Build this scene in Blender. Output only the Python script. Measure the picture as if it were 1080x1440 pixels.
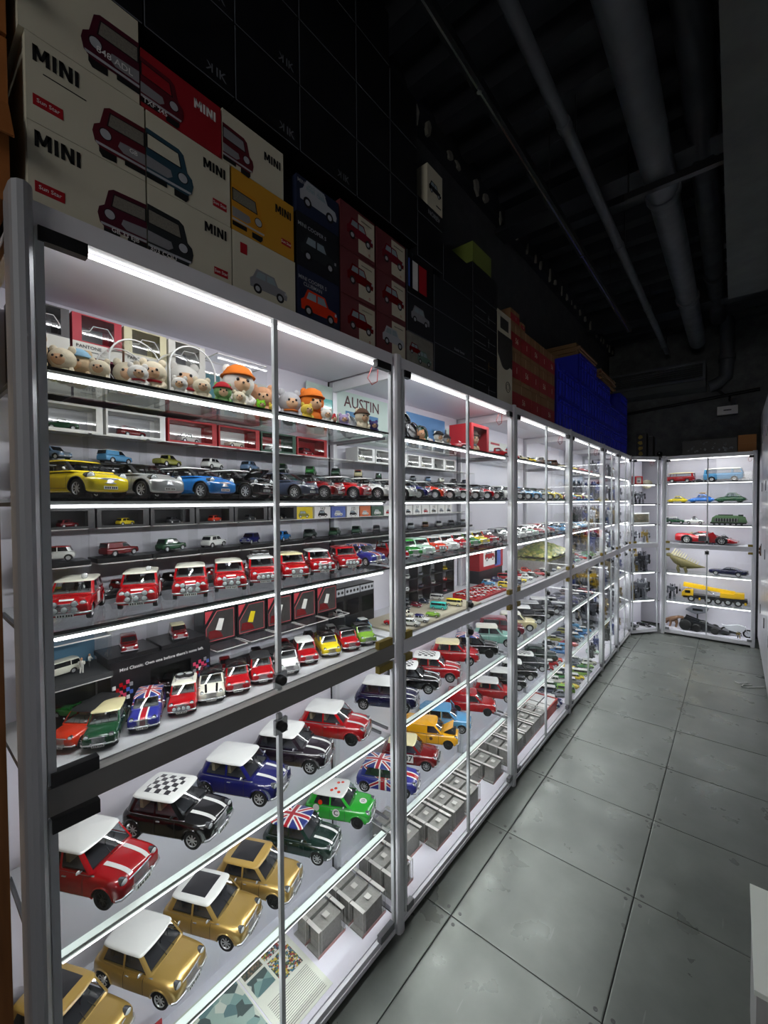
import bpy, bmesh, math, random
import numpy as np
from mathutils import Vector, Matrix

for _o in list(bpy.data.objects):
    bpy.data.objects.remove(_o, do_unlink=True)
SC = bpy.context.scene
COL = SC.collection
rnd = random.Random(7)

# ------------------------------------------------------------------ camera
EYE = 1.803
def _cam():
    yaw, pitch, roll, fpx = math.radians(39.7826), math.radians(-1.297), math.radians(-0.3732), 591.586
    f = Vector((-math.sin(yaw)*math.cos(pitch), math.cos(yaw)*math.cos(pitch), math.sin(pitch)))
    r = Vector((math.cos(yaw), math.sin(yaw), 0)); u = r.cross(f)
    r2 = r*math.cos(roll) + u*math.sin(roll); u2 = r2.cross(f)
    cd = bpy.data.cameras.new('camera'); c = bpy.data.objects.new('camera', cd); COL.objects.link(c)
    cd.sensor_fit = 'VERTICAL'; cd.sensor_height = 36.0; cd.sensor_width = 27.0
    cd.lens = 36.0*fpx/1440.0; cd.clip_start = 0.02; cd.clip_end = 60
    m = Matrix((r2, u2, -f)).transposed().to_4x4(); m.translation = (0, 0, EYE)
    c.matrix_world = m; SC.camera = c
_cam()

# ------------------------------------------------------------------ world, exposure
def srgb(h):
    if isinstance(h, str):
        h = h.lstrip('#'); v = [int(h[i:i+2], 16)/255 for i in (0, 2, 4)]
    else: v = list(h)
    return tuple((c/12.92 if c <= 0.04045 else ((c+0.055)/1.055)**2.4) for c in v)
W = bpy.data.worlds.new('world'); SC.world = W; W.use_nodes = True
W.node_tree.nodes['Background'].inputs[0].default_value = (0.55, 0.62, 0.8, 1)
W.node_tree.nodes['Background'].inputs[1].default_value = 0.035
vs = SC.view_settings
vs.view_transform = 'Standard'; vs.look = 'None'; vs.gamma = 1; vs.use_curve_mapping = False
vs.exposure = 0.25
cy = SC.cycles
cy.use_denoising = True; cy.max_bounces = 7; cy.diffuse_bounces = 3; cy.glossy_bounces = 4
cy.transmission_bounces = 4; cy.transparent_max_bounces = 32
cy.caustics_reflective = False; cy.caustics_refractive = False
cy.sample_clamp_indirect = 4.0; cy.blur_glossy = 0.5

LED_W = 1.35          # watts per metre of cabinet light strip
# ceiling lamps of the shop hall behind the camera (they light box fronts, floor and soffit)
def area(name, loc, size, size_y, power, target, color=(1, 1, 1)):
    ld = bpy.data.lights.new(name, 'AREA'); ld.shape = 'RECTANGLE'; ld.size = size; ld.size_y = size_y
    ld.energy = power; ld.color = color
    o = bpy.data.objects.new(name, ld); COL.objects.link(o); o.location = loc
    d = Vector(target) - Vector(loc); o.rotation_euler = d.to_track_quat('-Z', 'Y').to_euler()
    return o
area('shop_ceiling_lamp', (.15, -2.9, 3.0), 1.2, 1.2, 18, (-0.8, 1.8, 2.2), (1, .97, .93))
area('warm_shop_lamp', (-1.75, -1.3, 3.3), .35, .35, 26, (-1.2, .1, 2.4), (1, .56, .25))

# ------------------------------------------------------------------ materials
MATS = {}
def mat(name, col=(.8, .8, .8), rough=.5, metal=0., coat=0., emit=None, es=0., spec=.5, bump=0., bscale=40., var=0., vscale=6., ior=1.45, alpha=1.):
    if name in MATS: return MATS[name]
    m = bpy.data.materials.new(name); MATS[name] = m; m.use_nodes = True
    nt = m.node_tree; b = nt.nodes['Principled BSDF']
    c = srgb(col) if isinstance(col, str) else col
    b.inputs['Base Color'].default_value = (*c, 1); b.inputs['Roughness'].default_value = rough
    b.inputs['Metallic'].default_value = metal; b.inputs['Coat Weight'].default_value = coat
    b.inputs['Coat Roughness'].default_value = .06
    b.inputs['Specular IOR Level'].default_value = spec
    if emit:
        b.inputs['Emission Color'].default_value = (*(srgb(emit) if isinstance(emit, str) else emit), 1)
        b.inputs['Emission Strength'].default_value = es
    if bump or var:
        tc = nt.nodes.new('ShaderNodeTexCoord')
        if bump:
            n = nt.nodes.new('ShaderNodeTexNoise'); n.inputs['Scale'].default_value = bscale; n.inputs['Detail'].default_value = 4
            nt.links.new(tc.outputs['Object'], n.inputs['Vector'])
            bp = nt.nodes.new('ShaderNodeBump'); bp.inputs['Strength'].default_value = bump; bp.inputs['Distance'].default_value = .01
            nt.links.new(n.outputs['Fac'], bp.inputs['Height']); nt.links.new(bp.outputs['Normal'], b.inputs['Normal'])
        if var:
            n = nt.nodes.new('ShaderNodeTexNoise'); n.inputs['Scale'].default_value = vscale; n.inputs['Detail'].default_value = 5
            nt.links.new(tc.outputs['Object'], n.inputs['Vector'])
            mx = nt.nodes.new('ShaderNodeMix'); mx.data_type = 'RGBA'
            mx.inputs[6].default_value = (*[max(0, x*(1-var)) for x in c], 1)
            mx.inputs[7].default_value = (*[min(1, x*(1+var)) for x in c], 1)
            nt.links.new(n.outputs['Fac'], mx.inputs[0]); nt.links.new(mx.outputs[2], b.inputs['Base Color'])
    return m
def thin_glass(name, tint=(1, 1, 1), refl=1., rough=.0, ior=1.5):
    if name in MATS: return MATS[name]
    m = bpy.data.materials.new(name); MATS[name] = m; m.use_nodes = True; nt = m.node_tree
    nt.nodes.clear(); out = nt.nodes.new('ShaderNodeOutputMaterial')
    tr = nt.nodes.new('ShaderNodeBsdfTransparent'); tr.inputs[0].default_value = (*tint, 1)
    gl = nt.nodes.new('ShaderNodeBsdfGlossy'); gl.inputs['Roughness'].default_value = rough
    lw = nt.nodes.new('ShaderNodeLayerWeight'); lw.inputs[0].default_value = .5
    pw = nt.nodes.new('ShaderNodeMath'); pw.operation = 'POWER'; pw.inputs[1].default_value = 5; nt.links.new(lw.outputs['Facing'], pw.inputs[0])
    mu = nt.nodes.new('ShaderNodeMath'); mu.operation = 'MULTIPLY_ADD'; mu.inputs[1].default_value = .96*min(1, refl); mu.inputs[2].default_value = .04*refl
    nt.links.new(pw.outputs[0], mu.inputs[0]); mu.use_clamp = True
    mx = nt.nodes.new('ShaderNodeMixShader'); nt.links.new(mu.outputs[0], mx.inputs[0])
    nt.links.new(tr.outputs[0], mx.inputs[1]); nt.links.new(gl.outputs[0], mx.inputs[2])
    nt.links.new(mx.outputs[0], out.inputs[0])
    return m
class NX:
    """tiny expression wrapper over math nodes"""
    def __init__(s, nt, sock): s.nt, s.k = nt, sock
    def _op(s, op, o=None, o2=None):
        n = s.nt.nodes.new('ShaderNodeMath'); n.operation = op; s.nt.links.new(s.k, n.inputs[0])
        for i, v in ((1, o), (2, o2)):
            if v is None: continue
            if isinstance(v, NX): s.nt.links.new(v.k, n.inputs[i])
            else: n.inputs[i].default_value = v
        return NX(s.nt, n.outputs[0])
    def __add__(s, o): return s._op('ADD', o)
    def __sub__(s, o): return s._op('SUBTRACT', o)
    def __mul__(s, o): return s._op('MULTIPLY', o)
    def lt(s, o): return s._op('LESS_THAN', o)
    def gt(s, o): return s._op('GREATER_THAN', o)
    def abs(s): return s._op('ABSOLUTE')
    def max(s, o): return s._op('MAXIMUM', o)
    def min(s, o): return s._op('MINIMUM', o)
    def fl(s): return s._op('FLOOR')
    def mod(s, o): return s._op('FLOORED_MODULO', o)
def mixc(nt, fac, a, b):
    n = nt.nodes.new('ShaderNodeMix'); n.data_type = 'RGBA'; nt.links.new(fac.k, n.inputs[0])
    for i, v in ((6, a), (7, b)):
        if isinstance(v, tuple): n.inputs[i].default_value = (*v, 1)
        else: nt.links.new(v, n.inputs[i])
    return n.outputs[2]
def pattern(name, fn, rough=.3, coat=.5):
    """fn(nt, x, y, z) -> colour socket, x y z from object coordinates"""
    if name in MATS: return MATS[name]
    m = mat(name, rough=rough, coat=coat); nt = m.node_tree
    tc = nt.nodes.new('ShaderNodeTexCoord'); sp = nt.nodes.new('ShaderNodeSeparateXYZ'); nt.links.new(tc.outputs['Object'], sp.inputs[0])
    c = fn(nt, *[NX(nt, sp.outputs[i]) for i in range(3)])
    nt.links.new(c, nt.nodes['Principled BSDF'].inputs['Base Color'])
    return m
WH = srgb('#e9ebe6'); BK = srgb('#15161a'); RD = srgb('#b01020'); BL = srgb('#1d2f7c')
def _checker(base):
    def f(nt, x, y, z):
        s = .17
        k = ((x*(1/s)).fl() + ((y+.085)*(1/s)).fl()).mod(2.).gt(.5)
        inside = y.abs().lt(.43)
        return mixc(nt, k*inside*((x+.4).abs().lt(.5)), WH, base)
    return f
def _jack(u0, us, vs_):
    def f(nt, x, y, z):
        u = (x-u0)*(1/us); v = y*(1/vs_)
        d = (u-v).abs().min((u+v).abs())
        c = mixc(nt, d.lt(.24), BL, WH)
        c = mixc(nt, d.lt(.10), c, RD)
        c = mixc(nt, u.abs().min(v.abs()).lt(.24), c, WH)
        return mixc(nt, u.abs().min(v.abs()).lt(.13), c, RD)
    return f
def _jackbody(nt, x, y, z):
    blue = srgb('#2b2f8e')
    side = y.abs().gt(.56); a = (x+.12).abs(); b = y.abs()
    dg = ((x+.12).abs()*.55 - (z-.75).abs()).abs()
    c = mixc(nt, dg.lt(.1)*side, blue, WH); c = mixc(nt, dg.lt(.05)*side, c, RD)
    top = b.lt(.2); c = mixc(nt, top, c, WH); c = mixc(nt, b.lt(.12), c, RD)
    c = mixc(nt, side*a.lt(.2), c, WH)
    return mixc(nt, side*a.lt(.11), c, RD)

def M_(k): return MATS[k]
mat('white_panel', '#e6e4ee', .35); mat('shelf_board', '#c9cacd', .25)
mat('aluminium', '#dcdde2', .36, .15); mat('aluminium_end', '#b2b4b8', .36, .25); mat('aluminium_dark', '#8f8f93', .4, .8); mat('white_rail', '#e4e4e8', .35)
mat('rail_grey', '#83817f', .4, .2)
mat('black_plastic', '#141416', .4); mat('steel', '#bfc2c4', .25, 1.); mat('lamp_ring', '#84878a', .25, .8); mat('chrome', '#e2e4e6', .2, .6)
mat('brass', '#8c7a34', .4, .6)
thin_glass('door_glass', (.985, .99, .99), .55); thin_glass('shelf_glass', (.93, .955, .95), 1.)
thin_glass('case_plastic', (.96, .965, .965), .9, .03)
mat('clear_seal', '#d5dadc', .3); mat('glass_edge', '#0d1512', .2)
mat('led_tube', '#ffffff', .4, emit=(1, 1, 1), es=5.5); MATS['led_tube'].cycles.emission_sampling = 'NONE'
mat('led_channel', '#dfe6e2', .3)
mat('led_diffuser', '#eef4f0', .4, emit=(.92, 1, .96), es=.6); MATS['led_diffuser'].cycles.emission_sampling = 'NONE'
mat('tyre', '#161617', .7); mat('rim_silver', '#cfd1d3', .3, .5); mat('rim_white', '#e8e8e6', .35); mat('rim_black', '#1b1b1d', .35)
mat('dark_trim', '#101012', .5); mat('lamp_lens', '#e2e8e8', .12, .0, .5); mat('grille_grey', '#8e9092', .35, .4); mat('cabin_lightened', '#868684', .7); mat('amber', '#d86a10', .3); mat('red_lens', '#9c0f10', .3)
mat('plate_white', '#efefe9', .4); mat('ink', '#101114', .6); mat('seat_beige', '#b9a888', .7); mat('seat_dark', '#3a3a3e', .7)
thin_glass('car_glass', (.80, .83, .84), 2.)
mat('car_glass_dark', '#0c0f12', .08, 0, .3)
PAINT = {}
def paint(k):
    tab = dict(red='#ae0d16', darkred='#74090f', black='#060607', blue='#171a63', navy='#14163f', purple='#231722', gold='#c3a25a', green='#1e7a2a', lime='#7fae3a',
        brg='#0f2a22', white='#e4e6e2', cream='#e3d9a8', yellow='#e8d021', vanyellow='#f2b011', orange='#d83a1c', teal='#8fc4b4', skyblue='#5aa0cf', midblue='#1f6fb8', silver='#b9bbb9',
        grey='#7d838a', slate='#3c4457', maroon='#7a2030', bluegrey='#6a86a6', olive='#8a8a3a', forest='#1d4a2e', brightgreen='#2fae35', turquoise='#49c4bb', pink='#d98c94', brown='#5a3a28', gunmetal='#33363a', mint='#bfe0cc', ivory='#ecebd9', bbblue='#2f73c9')
    if k in tab: return mat('paint_'+k, tab[k], .16 if k not in ('gold', 'silver') else .28, .55 if k in ('gold', 'silver') else 0., .7)
    return MATS[k]
pattern('roof_checker', _checker(BK)); pattern('roof_jack', _jack(-.42, .62, .55)); pattern('body_jack', _jackbody)
mat('roof_softblack', '#191a1c', .75)

# ------------------------------------------------------------------ mesh helpers
class MB:
    def __init__(s): s.v, s.f, s.m, s.sm = [], [], [], []
    def add(s, vs_, fs, mi=0, smooth=False):
        o = len(s.v); s.v += [tuple(p) for p in vs_]
        for f in fs: s.f.append([i+o for i in f]); s.m.append(mi); s.sm.append(smooth)
        return s
    def box(s, c, d, mi=0, rot=None, taper=None):
        hx, hy, hz = d[0]/2, d[1]/2, d[2]/2; vs_ = []
        for z in (-hz, hz):
            k = 1 if (taper is None or z < 0) else taper
            for x, y in ((-hx, -hy), (hx, -hy), (hx, hy), (-hx, hy)): vs_.append(Vector((x*k, y*k, z)))
        if rot is not None: vs_ = [rot @ v for v in vs_]
        vs_ = [v + Vector(c) for v in vs_]
        return s.add(vs_, [(3, 2, 1, 0), (4, 5, 6, 7), (0, 1, 5, 4), (1, 2, 6, 5), (2, 3, 7, 6), (3, 0, 4, 7)], mi)
    def bb(s, x0, x1, y0, y1, z0, z1, mi=0): return s.box(((x0+x1)/2, (y0+y1)/2, (z0+z1)/2), (x1-x0, y1-y0, z1-z0), mi)
    def lathe(s, prof, n=20, mi=0, M=None, smooth=True, cap=True):
        """prof: (r, h) list, around local Z, then matrix M"""
        vs_ = []
        for r, h in prof:
            for i in range(n):
                a = 2*math.pi*i/n; vs_.append(Vector((r*math.cos(a), r*math.sin(a), h)))
        fs = []
        for j in range(len(prof)-1):
            for i in range(n): fs.append((j*n+i, j*n+(i+1) % n, (j+1)*n+(i+1) % n, (j+1)*n+i))
        if M is not None: vs_ = [M @ v for v in vs_]
        s.add(vs_, fs, mi, smooth)
        if cap:
            o = len(s.v)-len(vs_)
            s.f.append([o+i for i in range(n)][::-1]); s.m.append(mi); s.sm.append(False)
            s.f.append([o+(len(prof)-1)*n+i for i in range(n)]); s.m.append(mi); s.sm.append(False)
        return s
    def ball(s, c, r, n=12, mi=0, sc=(1, 1, 1), M=None):
        prof = [(max(1e-4, r*math.sin(math.pi*k/(n//2+2))), -r*math.cos(math.pi*k/(n//2+2))) for k in range(n//2+3)]
        T = Matrix.Translation(c) @ Matrix.Diagonal((*sc, 1))
        if M is not None: T = M @ T
        return s.lathe(prof, n, mi, T, True, False)
    def tube(s, pts, r, n=8, mi=0, cap=True):
        pts = [Vector(p) for p in pts]; vs_ = []; up = Vector((0, 0, 1)); prev = None
        for i, p in enumerate(pts):
            t = (pts[min(i+1, len(pts)-1)] - pts[max(i-1, 0)]).normalized()
            a = t.cross(up if abs(t.z) < .95 else Vector((1, 0, 0))).normalized() if prev is None else (prev - t*prev.dot(t)).normalized()
            prev = a; b = t.cross(a); rr = r[i] if isinstance(r, (list, tuple)) else r
            for k in range(n):
                th = 2*math.pi*k/n; vs_.append(p + a*(rr*math.cos(th)) + b*(rr*math.sin(th)))
        fs = [(j*n+i, j*n+(i+1) % n, (j+1)*n+(i+1) % n, (j+1)*n+i) for j in range(len(pts)-1) for i in range(n)]
        s.add(vs_, fs, mi, True)
        if cap:
            o = len(s.v)-len(vs_)
            s.f.append([o+i for i in range(n)][::-1]); s.m.append(mi); s.sm.append(False)
            s.f.append([o+(len(pts)-1)*n+i for i in range(n)]); s.m.append(mi); s.sm.append(False)
        return s
    def prism(s, poly, h0, h1, mi=0, M=None):
        """poly in local XY, extruded h0..h1 along Z"""
        n = len(poly); vs_ = [Vector((x, y, h)) for h in (h0, h1) for x, y in poly]
        if M is not None: vs_ = [M @ v for v in vs_]
        fs = [list(range(n))[::-1], list(range(n, 2*n))] + [(i, (i+1) % n, n+(i+1) % n, n+i) for i in range(n)]
        return s.add(vs_, fs, mi)
    def mesh(s, name, nm=1, sharp=38):
        me = bpy.data.meshes.new(name); me.from_pydata(s.v, [], s.f); 
        for _ in range(nm): me.materials.append(None)
        if len(s.f):
            me.polygons.foreach_set('material_index', s.m); me.polygons.foreach_set('use_smooth', s.sm)
        me.update()
        if any(s.sm): me.set_sharp_from_angle(angle=math.radians(sharp))
        return me
def put(name, me, mats, parent=None, loc=None, rot=None, scale=None):
    o = bpy.data.objects.new(name, me); COL.objects.link(o)
    if not isinstance(mats, (list, tuple)): mats = [mats]
    for i, m in enumerate(mats):
        if i < len(o.material_slots):
            o.material_slots[i].link = 'OBJECT'; o.material_slots[i].material = MATS[m] if isinstance(m, str) else m
    if parent: o.parent = parent
    if loc is not None: o.location = loc
    if rot is not None: o.rotation_euler = rot
    if scale is not None: o.scale = scale if isinstance(scale, (tuple, list)) else (scale,)*3
    return o
def tag(o, label=None, cat=None, group=None, kind=None):
    if label: o['label'] = label
    if cat: o['category'] = cat
    if group: o['group'] = group
    if kind: o['kind'] = kind
    return o
def thing(name, label, cat, loc=(0, 0, 0), rz=0, group=None, scale=1., kind=None):
    o = bpy.data.objects.new(name, None); COL.objects.link(o); o.empty_display_size = .02
    o.location = loc; o.rotation_euler = (0, 0, rz); o.scale = (scale,)*3
    return tag(o, label, cat, group, kind)
_MC = {}
def cached(key, fn):
    if key not in _MC: _MC[key] = fn()
    return _MC[key]
def cbox(dx, dy, dz):
    """shared box mesh, base at z=0, centred in x and y"""
    k = ('box', round(dx, 4), round(dy, 4), round(dz, 4))
    return cached(k, lambda: MB().box((0, 0, dz/2), (dx, dy, dz)).mesh('box'))
_FC = {}
def text_mesh(t, bold=.0):
    k = (t, bold)
    if k not in _FC:
        cu = bpy.data.curves.new('txt', 'FONT'); cu.body = t; cu.size = 1; cu.align_x = 'CENTER'; cu.align_y = 'CENTER'; cu.offset = bold; cu.resolution_u = 2
        ob = bpy.data.objects.new('txt', cu); COL.objects.link(ob); bpy.context.view_layer.update()
        me = bpy.data.meshes.new_from_object(ob.evaluated_get(bpy.context.evaluated_depsgraph_get()))
        bpy.data.objects.remove(ob, do_unlink=True); me.materials.clear(); me.materials.append(None); _FC[k] = me
    return _FC[k]
ROT_FACE_PX = Matrix(((0, 0, 1), (1, 0, 0), (0, 1, 0))).to_euler()   # local x->world +Y, y->+Z, normal +X
# ================================================================== structure
def noise_mat(name, c0, c1, scale, rough0, rough1, metal=0., bump=0., stretch=(1, 1, 1), detail=6):
    m = mat(name, rough=.5, metal=metal); nt = m.node_tree; b = nt.nodes['Principled BSDF']
    tc = nt.nodes.new('ShaderNodeTexCoord'); mp = nt.nodes.new('ShaderNodeMapping'); mp.inputs['Scale'].default_value = stretch
    geo = nt.nodes.new('ShaderNodeNewGeometry'); nt.links.new(geo.outputs['Position'], mp.inputs[0])
    n = nt.nodes.new('ShaderNodeTexNoise'); n.inputs['Scale'].default_value = scale; n.inputs['Detail'].default_value = detail; n.inputs['Roughness'].default_value = .65
    nt.links.new(mp.outputs[0], n.inputs['Vector'])
    r = nt.nodes.new('ShaderNodeValToRGB'); r.color_ramp.elements[0].position = .32; r.color_ramp.elements[1].position = .7
    r.color_ramp.elements[0].color = (*srgb(c0), 1); r.color_ramp.elements[1].color = (*srgb(c1), 1)
    nt.links.new(n.outputs['Fac'], r.inputs[0]); nt.links.new(r.outputs[0], b.inputs['Base Color'])
    mr = nt.nodes.new('ShaderNodeMapRange'); mr.inputs[1].default_value = .3; mr.inputs[2].default_value = .7
    mr.inputs[3].default_value = rough0; mr.inputs[4].default_value = rough1
    n2 = nt.nodes.new('ShaderNodeTexNoise'); n2.inputs['Scale'].default_value = scale*3; n2.inputs['Detail'].default_value = 5
    nt.links.new(mp.outputs[0], n2.inputs['Vector']); nt.links.new(n2.outputs['Fac'], mr.inputs[0]); nt.links.new(mr.outputs[0], b.inputs['Roughness'])
    if bump:
        bp = nt.nodes.new('ShaderNodeBump'); bp.inputs['Strength'].default_value = bump; bp.inputs['Distance'].default_value = .004
        nt.links.new(n2.outputs['Fac'], bp.inputs['Height']); nt.links.new(bp.outputs['Normal'], b.inputs['Normal'])
    return m
noise_mat('floor_steel', '#6a6f6a', '#80857f', 1.8, .24, .42, .4, .05)
noise_mat('tile_gap', '#0d0e0e', '#141615', 5, .7, .9)
noise_mat('deck_dark', '#15181f', '#1d2129', 2, .6, .8)
noise_mat('wall_dark', '#3b3d40', '#45474a', 3, .7, .9)
noise_mat('wallpaper', '#4d5052', '#6a6d6e', 9, .6, .8)
noise_mat('concrete_grey', '#4d5152', '#5b5f5f', 3, .7, .9)
noise_mat('pipe_paint', '#50545a', '#5e6268', 4, .5, .7)
noise_mat('oak', '#7a4c22', '#9a6431', 5, .45, .6, 0, .1, (6, 6, .6))
mat('locker_white', '#d9d8dd', .3); mat('plaster', '#8d8a80', .9, bump=.6, bscale=60); mat('screw', '#5c5e5c', .4, .8)
mat('black_metal', '#1a1c20', .5, .4); mat('seam_dark', '#6e6e74', .6)

def struct(name, me, mats, parent=None):
    o = put(name, me, mats, parent)
    if parent is None: o['kind'] = 'structure'
    return o
FX = -1.06           # cabinet door plane
BX = -1.455          # cabinet back
YB = 6.80            # far cabinet door plane
POSTS = [.185, 1.367, 2.547, 3.727, 4.897, 5.640, 6.420]
RW = .245            # right wall (locker fronts)

# floor: steel access panels, each a tile of the floor
def _scuff():
    m = MATS['floor_steel']; nt = m.node_tree; b = nt.nodes['Principled BSDF']; src = b.inputs['Base Color'].links[0].from_socket
    geo = nt.nodes.new('ShaderNodeNewGeometry'); n = nt.nodes.new('ShaderNodeTexNoise'); n.inputs['Scale'].default_value = 95; n.inputs['Detail'].default_value = 2
    nt.links.new(geo.outputs['Position'], n.inputs['Vector'])
    mp = nt.nodes.new('ShaderNodeMapping'); mp.inputs['Scale'].default_value = (9, .7, 1); mp.inputs['Rotation'].default_value = (0, 0, .35); nt.links.new(geo.outputs['Position'], mp.inputs[0])
    n3 = nt.nodes.new('ShaderNodeTexNoise'); n3.inputs['Scale'].default_value = 6; n3.inputs['Detail'].default_value = 2; nt.links.new(mp.outputs[0], n3.inputs['Vector'])
    k = NX(nt, n.outputs['Fac']).gt(.77)*.22; k2 = NX(nt, n3.outputs['Fac']).gt(.735)*.25
    c = mixc(nt, k, src, srgb('#4a4d49')); c = mixc(nt, k2, c, srgb('#a4a8a2')); nt.links.new(c, b.inputs['Base Color'])
_scuff()
floor = struct('floor', MB().bb(-1.60, 1.2, -1.4, 7.4, -.05, -.004).mesh('floor'), 'tile_gap')
def _tile():
    mb = MB(); g = .0022; t = .6; z = 0; e = .004
    o = [(g, g), (t-g, g), (t-g, t-g), (g, t-g)]; i = [(g+e, g+e), (t-g-e, g+e), (t-g-e, t-g-e), (g+e, t-g-e)]
    vs_ = [(x, y, -.004) for x, y in o] + [(x, y, -.001) for x, y in o] + [(x, y, 0) for x, y in i]
    fs = [(8, 9, 10, 11)]
    for k in range(4):
        a, b = k, (k+1) % 4; fs += [(a, b, 4+b, 4+a), (4+a, 4+b, 8+b, 8+a)]
    return mb.add(vs_, fs).mesh('tile')
TILE = _tile()
SCREW = MB().lathe([(.008, -.002), (.008, .0006), (.005, .001), (.003, .0004)], 12).mesh('screw')
for i in range(-1, 4):
    for j in range(-4, 10):
        x0, y0 = -.934+.6*i, 1.56+.6*j
        if x0 > 1.0: continue
        t = put('tile', TILE, 'floor_steel', floor, (x0, y0, 0))
        if i in (-1, 0, 1) and -2 <= j <= 6:
            for a, b in ((.028, .03), (.572, .03), (.028, .57), (.572, .57)):
                put('screw', SCREW, 'screw', t, (a, b, .0002))

# walls
struct('wall_left', MB().bb(-1.62, -1.50, -1.4, 7.5, 0, 4.3).mesh('wall'), 'wall_dark')
struct('wall_back', MB().bb(-1.62, 1.2, 7.25, 7.37, 0, 4.3).mesh('wall'), 'wallpaper')
struct('bounce_wall_right', MB().bb(.66, .78, -1.4, 7.4, 0, 2.9).mesh('wall'), 'locker_white')  # unseen wall, lower part made white to bounce strip light onto the posts
struct('trim_3', MB().bb(.66, .78, -1.4, 7.4, 2.9, 4.3).mesh('wall'), 'wall_dark')
# ceiling: steel deck with ribs running across the aisle
cl = struct('ceiling', MB().bb(-1.6, 1.2, -1.4, 7.4, 4.2, 4.28).mesh('ceiling'), 'deck_dark')
RIB = MB().add([(-1.5, -.11, 0), (-1.5, -.05, -.075), (-1.5, .05, -.075), (-1.5, .11, 0), (.66, -.11, 0), (.66, -.05, -.075), (.66, .05, -.075), (.66, .11, 0)],
               [(0, 4, 5, 1), (1, 5, 6, 2), (2, 6, 7, 3), (0, 1, 2, 3), (7, 6, 5, 4)]).mesh('rib')
for k in range(26): put('deck_rib', RIB, 'deck_dark', cl, (0, -.4+.3*k, 4.2))
for y in (.7, 3.3, 5.9): struct('ceiling_beam', MB().bb(-1.5, .66, y-.05, y+.05, 3.97, 4.13).bb(-1.5, .66, y-.09, y+.09, 3.955, 3.97).mesh('beam'), 'deck_dark')
# wall beam with ragged plaster remains along its lower edge
struct('trim_1', MB().bb(-1.50, -1.43, -1.4, 7.25, 4.02, 4.2).mesh('trim'), 'deck_dark')
r2 = random.Random(3)
for k in range(30):
    y = 1.6+.19*k+r2.uniform(-.05, .05)
    pts = []; n = 8; a0 = r2.random()*6
    sx, sz = r2.uniform(.012, .045), r2.uniform(.02, .065)
    for q in range(n):
        a = a0+q*2*math.pi/n; rr = r2.uniform(.5, 1.2); pts.append((sx*rr*math.cos(a), sz*rr*math.sin(a)))
    mm = Matrix.Translation((-1.43, y, 4.03)) @ ROT_FACE_PX.to_matrix().to_4x4()
    o = put('plaster_patch', MB().prism(pts, -.004, r2.uniform(.006, .02), 0, mm).mesh('plaster'), 'plaster')
    tag(o, 'ragged pale plaster scrap left along the dark beam over the boxes', 'plaster', 'plaster scraps along the beam')
# soffit on the right, running along the aisle
struct('trim_2', MB().bb(-.06, .66, -1.4, 4.9, 3.6, 4.2).mesh('soffit'), 'concrete_grey')

# pipes
def pipe(name, label, x, z, r, y0, y1, m, collar=None):
    t = thing(name, label, 'pipe', (x, y0, z))
    put('pipe_run', MB().tube([(0, 0, 0), (0, (y1-y0)*.5, 0), (0, y1-y0, 0)], r, 20).mesh('pipe'), m, t)
    yy = .8
    while yy < y1-y0:
        put('coupling', MB().lathe([(r*1.12, -.03), (r*1.16, -.02), (r*1.16, .02), (r*1.12, .03)], 18, 0, Matrix.Translation((0, yy, 0)) @ Matrix.Rotation(math.pi/2, 4, 'X')).mesh('coupling'), m, t)
        put('hanger', MB().tube([(0, yy+.2, r), (0, yy+.2, 4.2-z)], .006, 6).mesh('hanger'), 'black_metal', t)
        yy += collar or 1.9
    return t
pipe('ceiling_pipe', 'thick grey painted pipe hung along the ceiling to the back', -.385, 3.86, .088, -1.2, 6.85, 'pipe_paint')
pipe('ceiling_pipe', 'second thick dark pipe beside the thickest ceiling pipe', -.17, 4.02, .075, -1.2, 6.6, 'deck_dark')
pipe('sprinkler_pipe', 'thin grey pipe under the ceiling left of the thick pipe', -.72, 3.82, .032, -1.2, 6.9, 'pipe_paint', 1.4)
t = thing('lighting_track', 'narrow black lighting track hung along the dark ceiling', 'track', (-.865, -1.2, 3.6))
put('track_body', MB().bb(-.02, .02, 0, 6.3, -.02, .02).mesh('track'), 'black_metal', t)
put('track_slot', MB().bb(-.004, .004, .01, 6.29, -.0215, -.02).mesh('slot'), 'steel', t)
for y in (.6, 2.2, 3.8, 5.4): put('hanger', MB().tube([(0, y, .02), (0, y, .6)], .004, 6).mesh('hanger'), 'black_metal', t)
for y in (2.9, 4.5):
    put('joint_clip', MB().lathe([(.012, -.027), (.012, -.02)], 10, 0, Matrix.Translation((0, y, 0))).mesh('clip'), 'steel', t)
t = thing('pipe_bracket', 'short dark strut channel clamped across the thick pipes', 'bracket', (-.28, 3.12, 3.75))
put('channel', MB().bb(-.28, .3, -.02, .02, -.022, .018).mesh('channel'), 'black_metal', t)
for x in (-.26, .28): put('rod', MB().tube([(x, 0, .018), (x, 0, .45)], .006, 6).mesh('rod'), 'black_metal', t)

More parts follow.
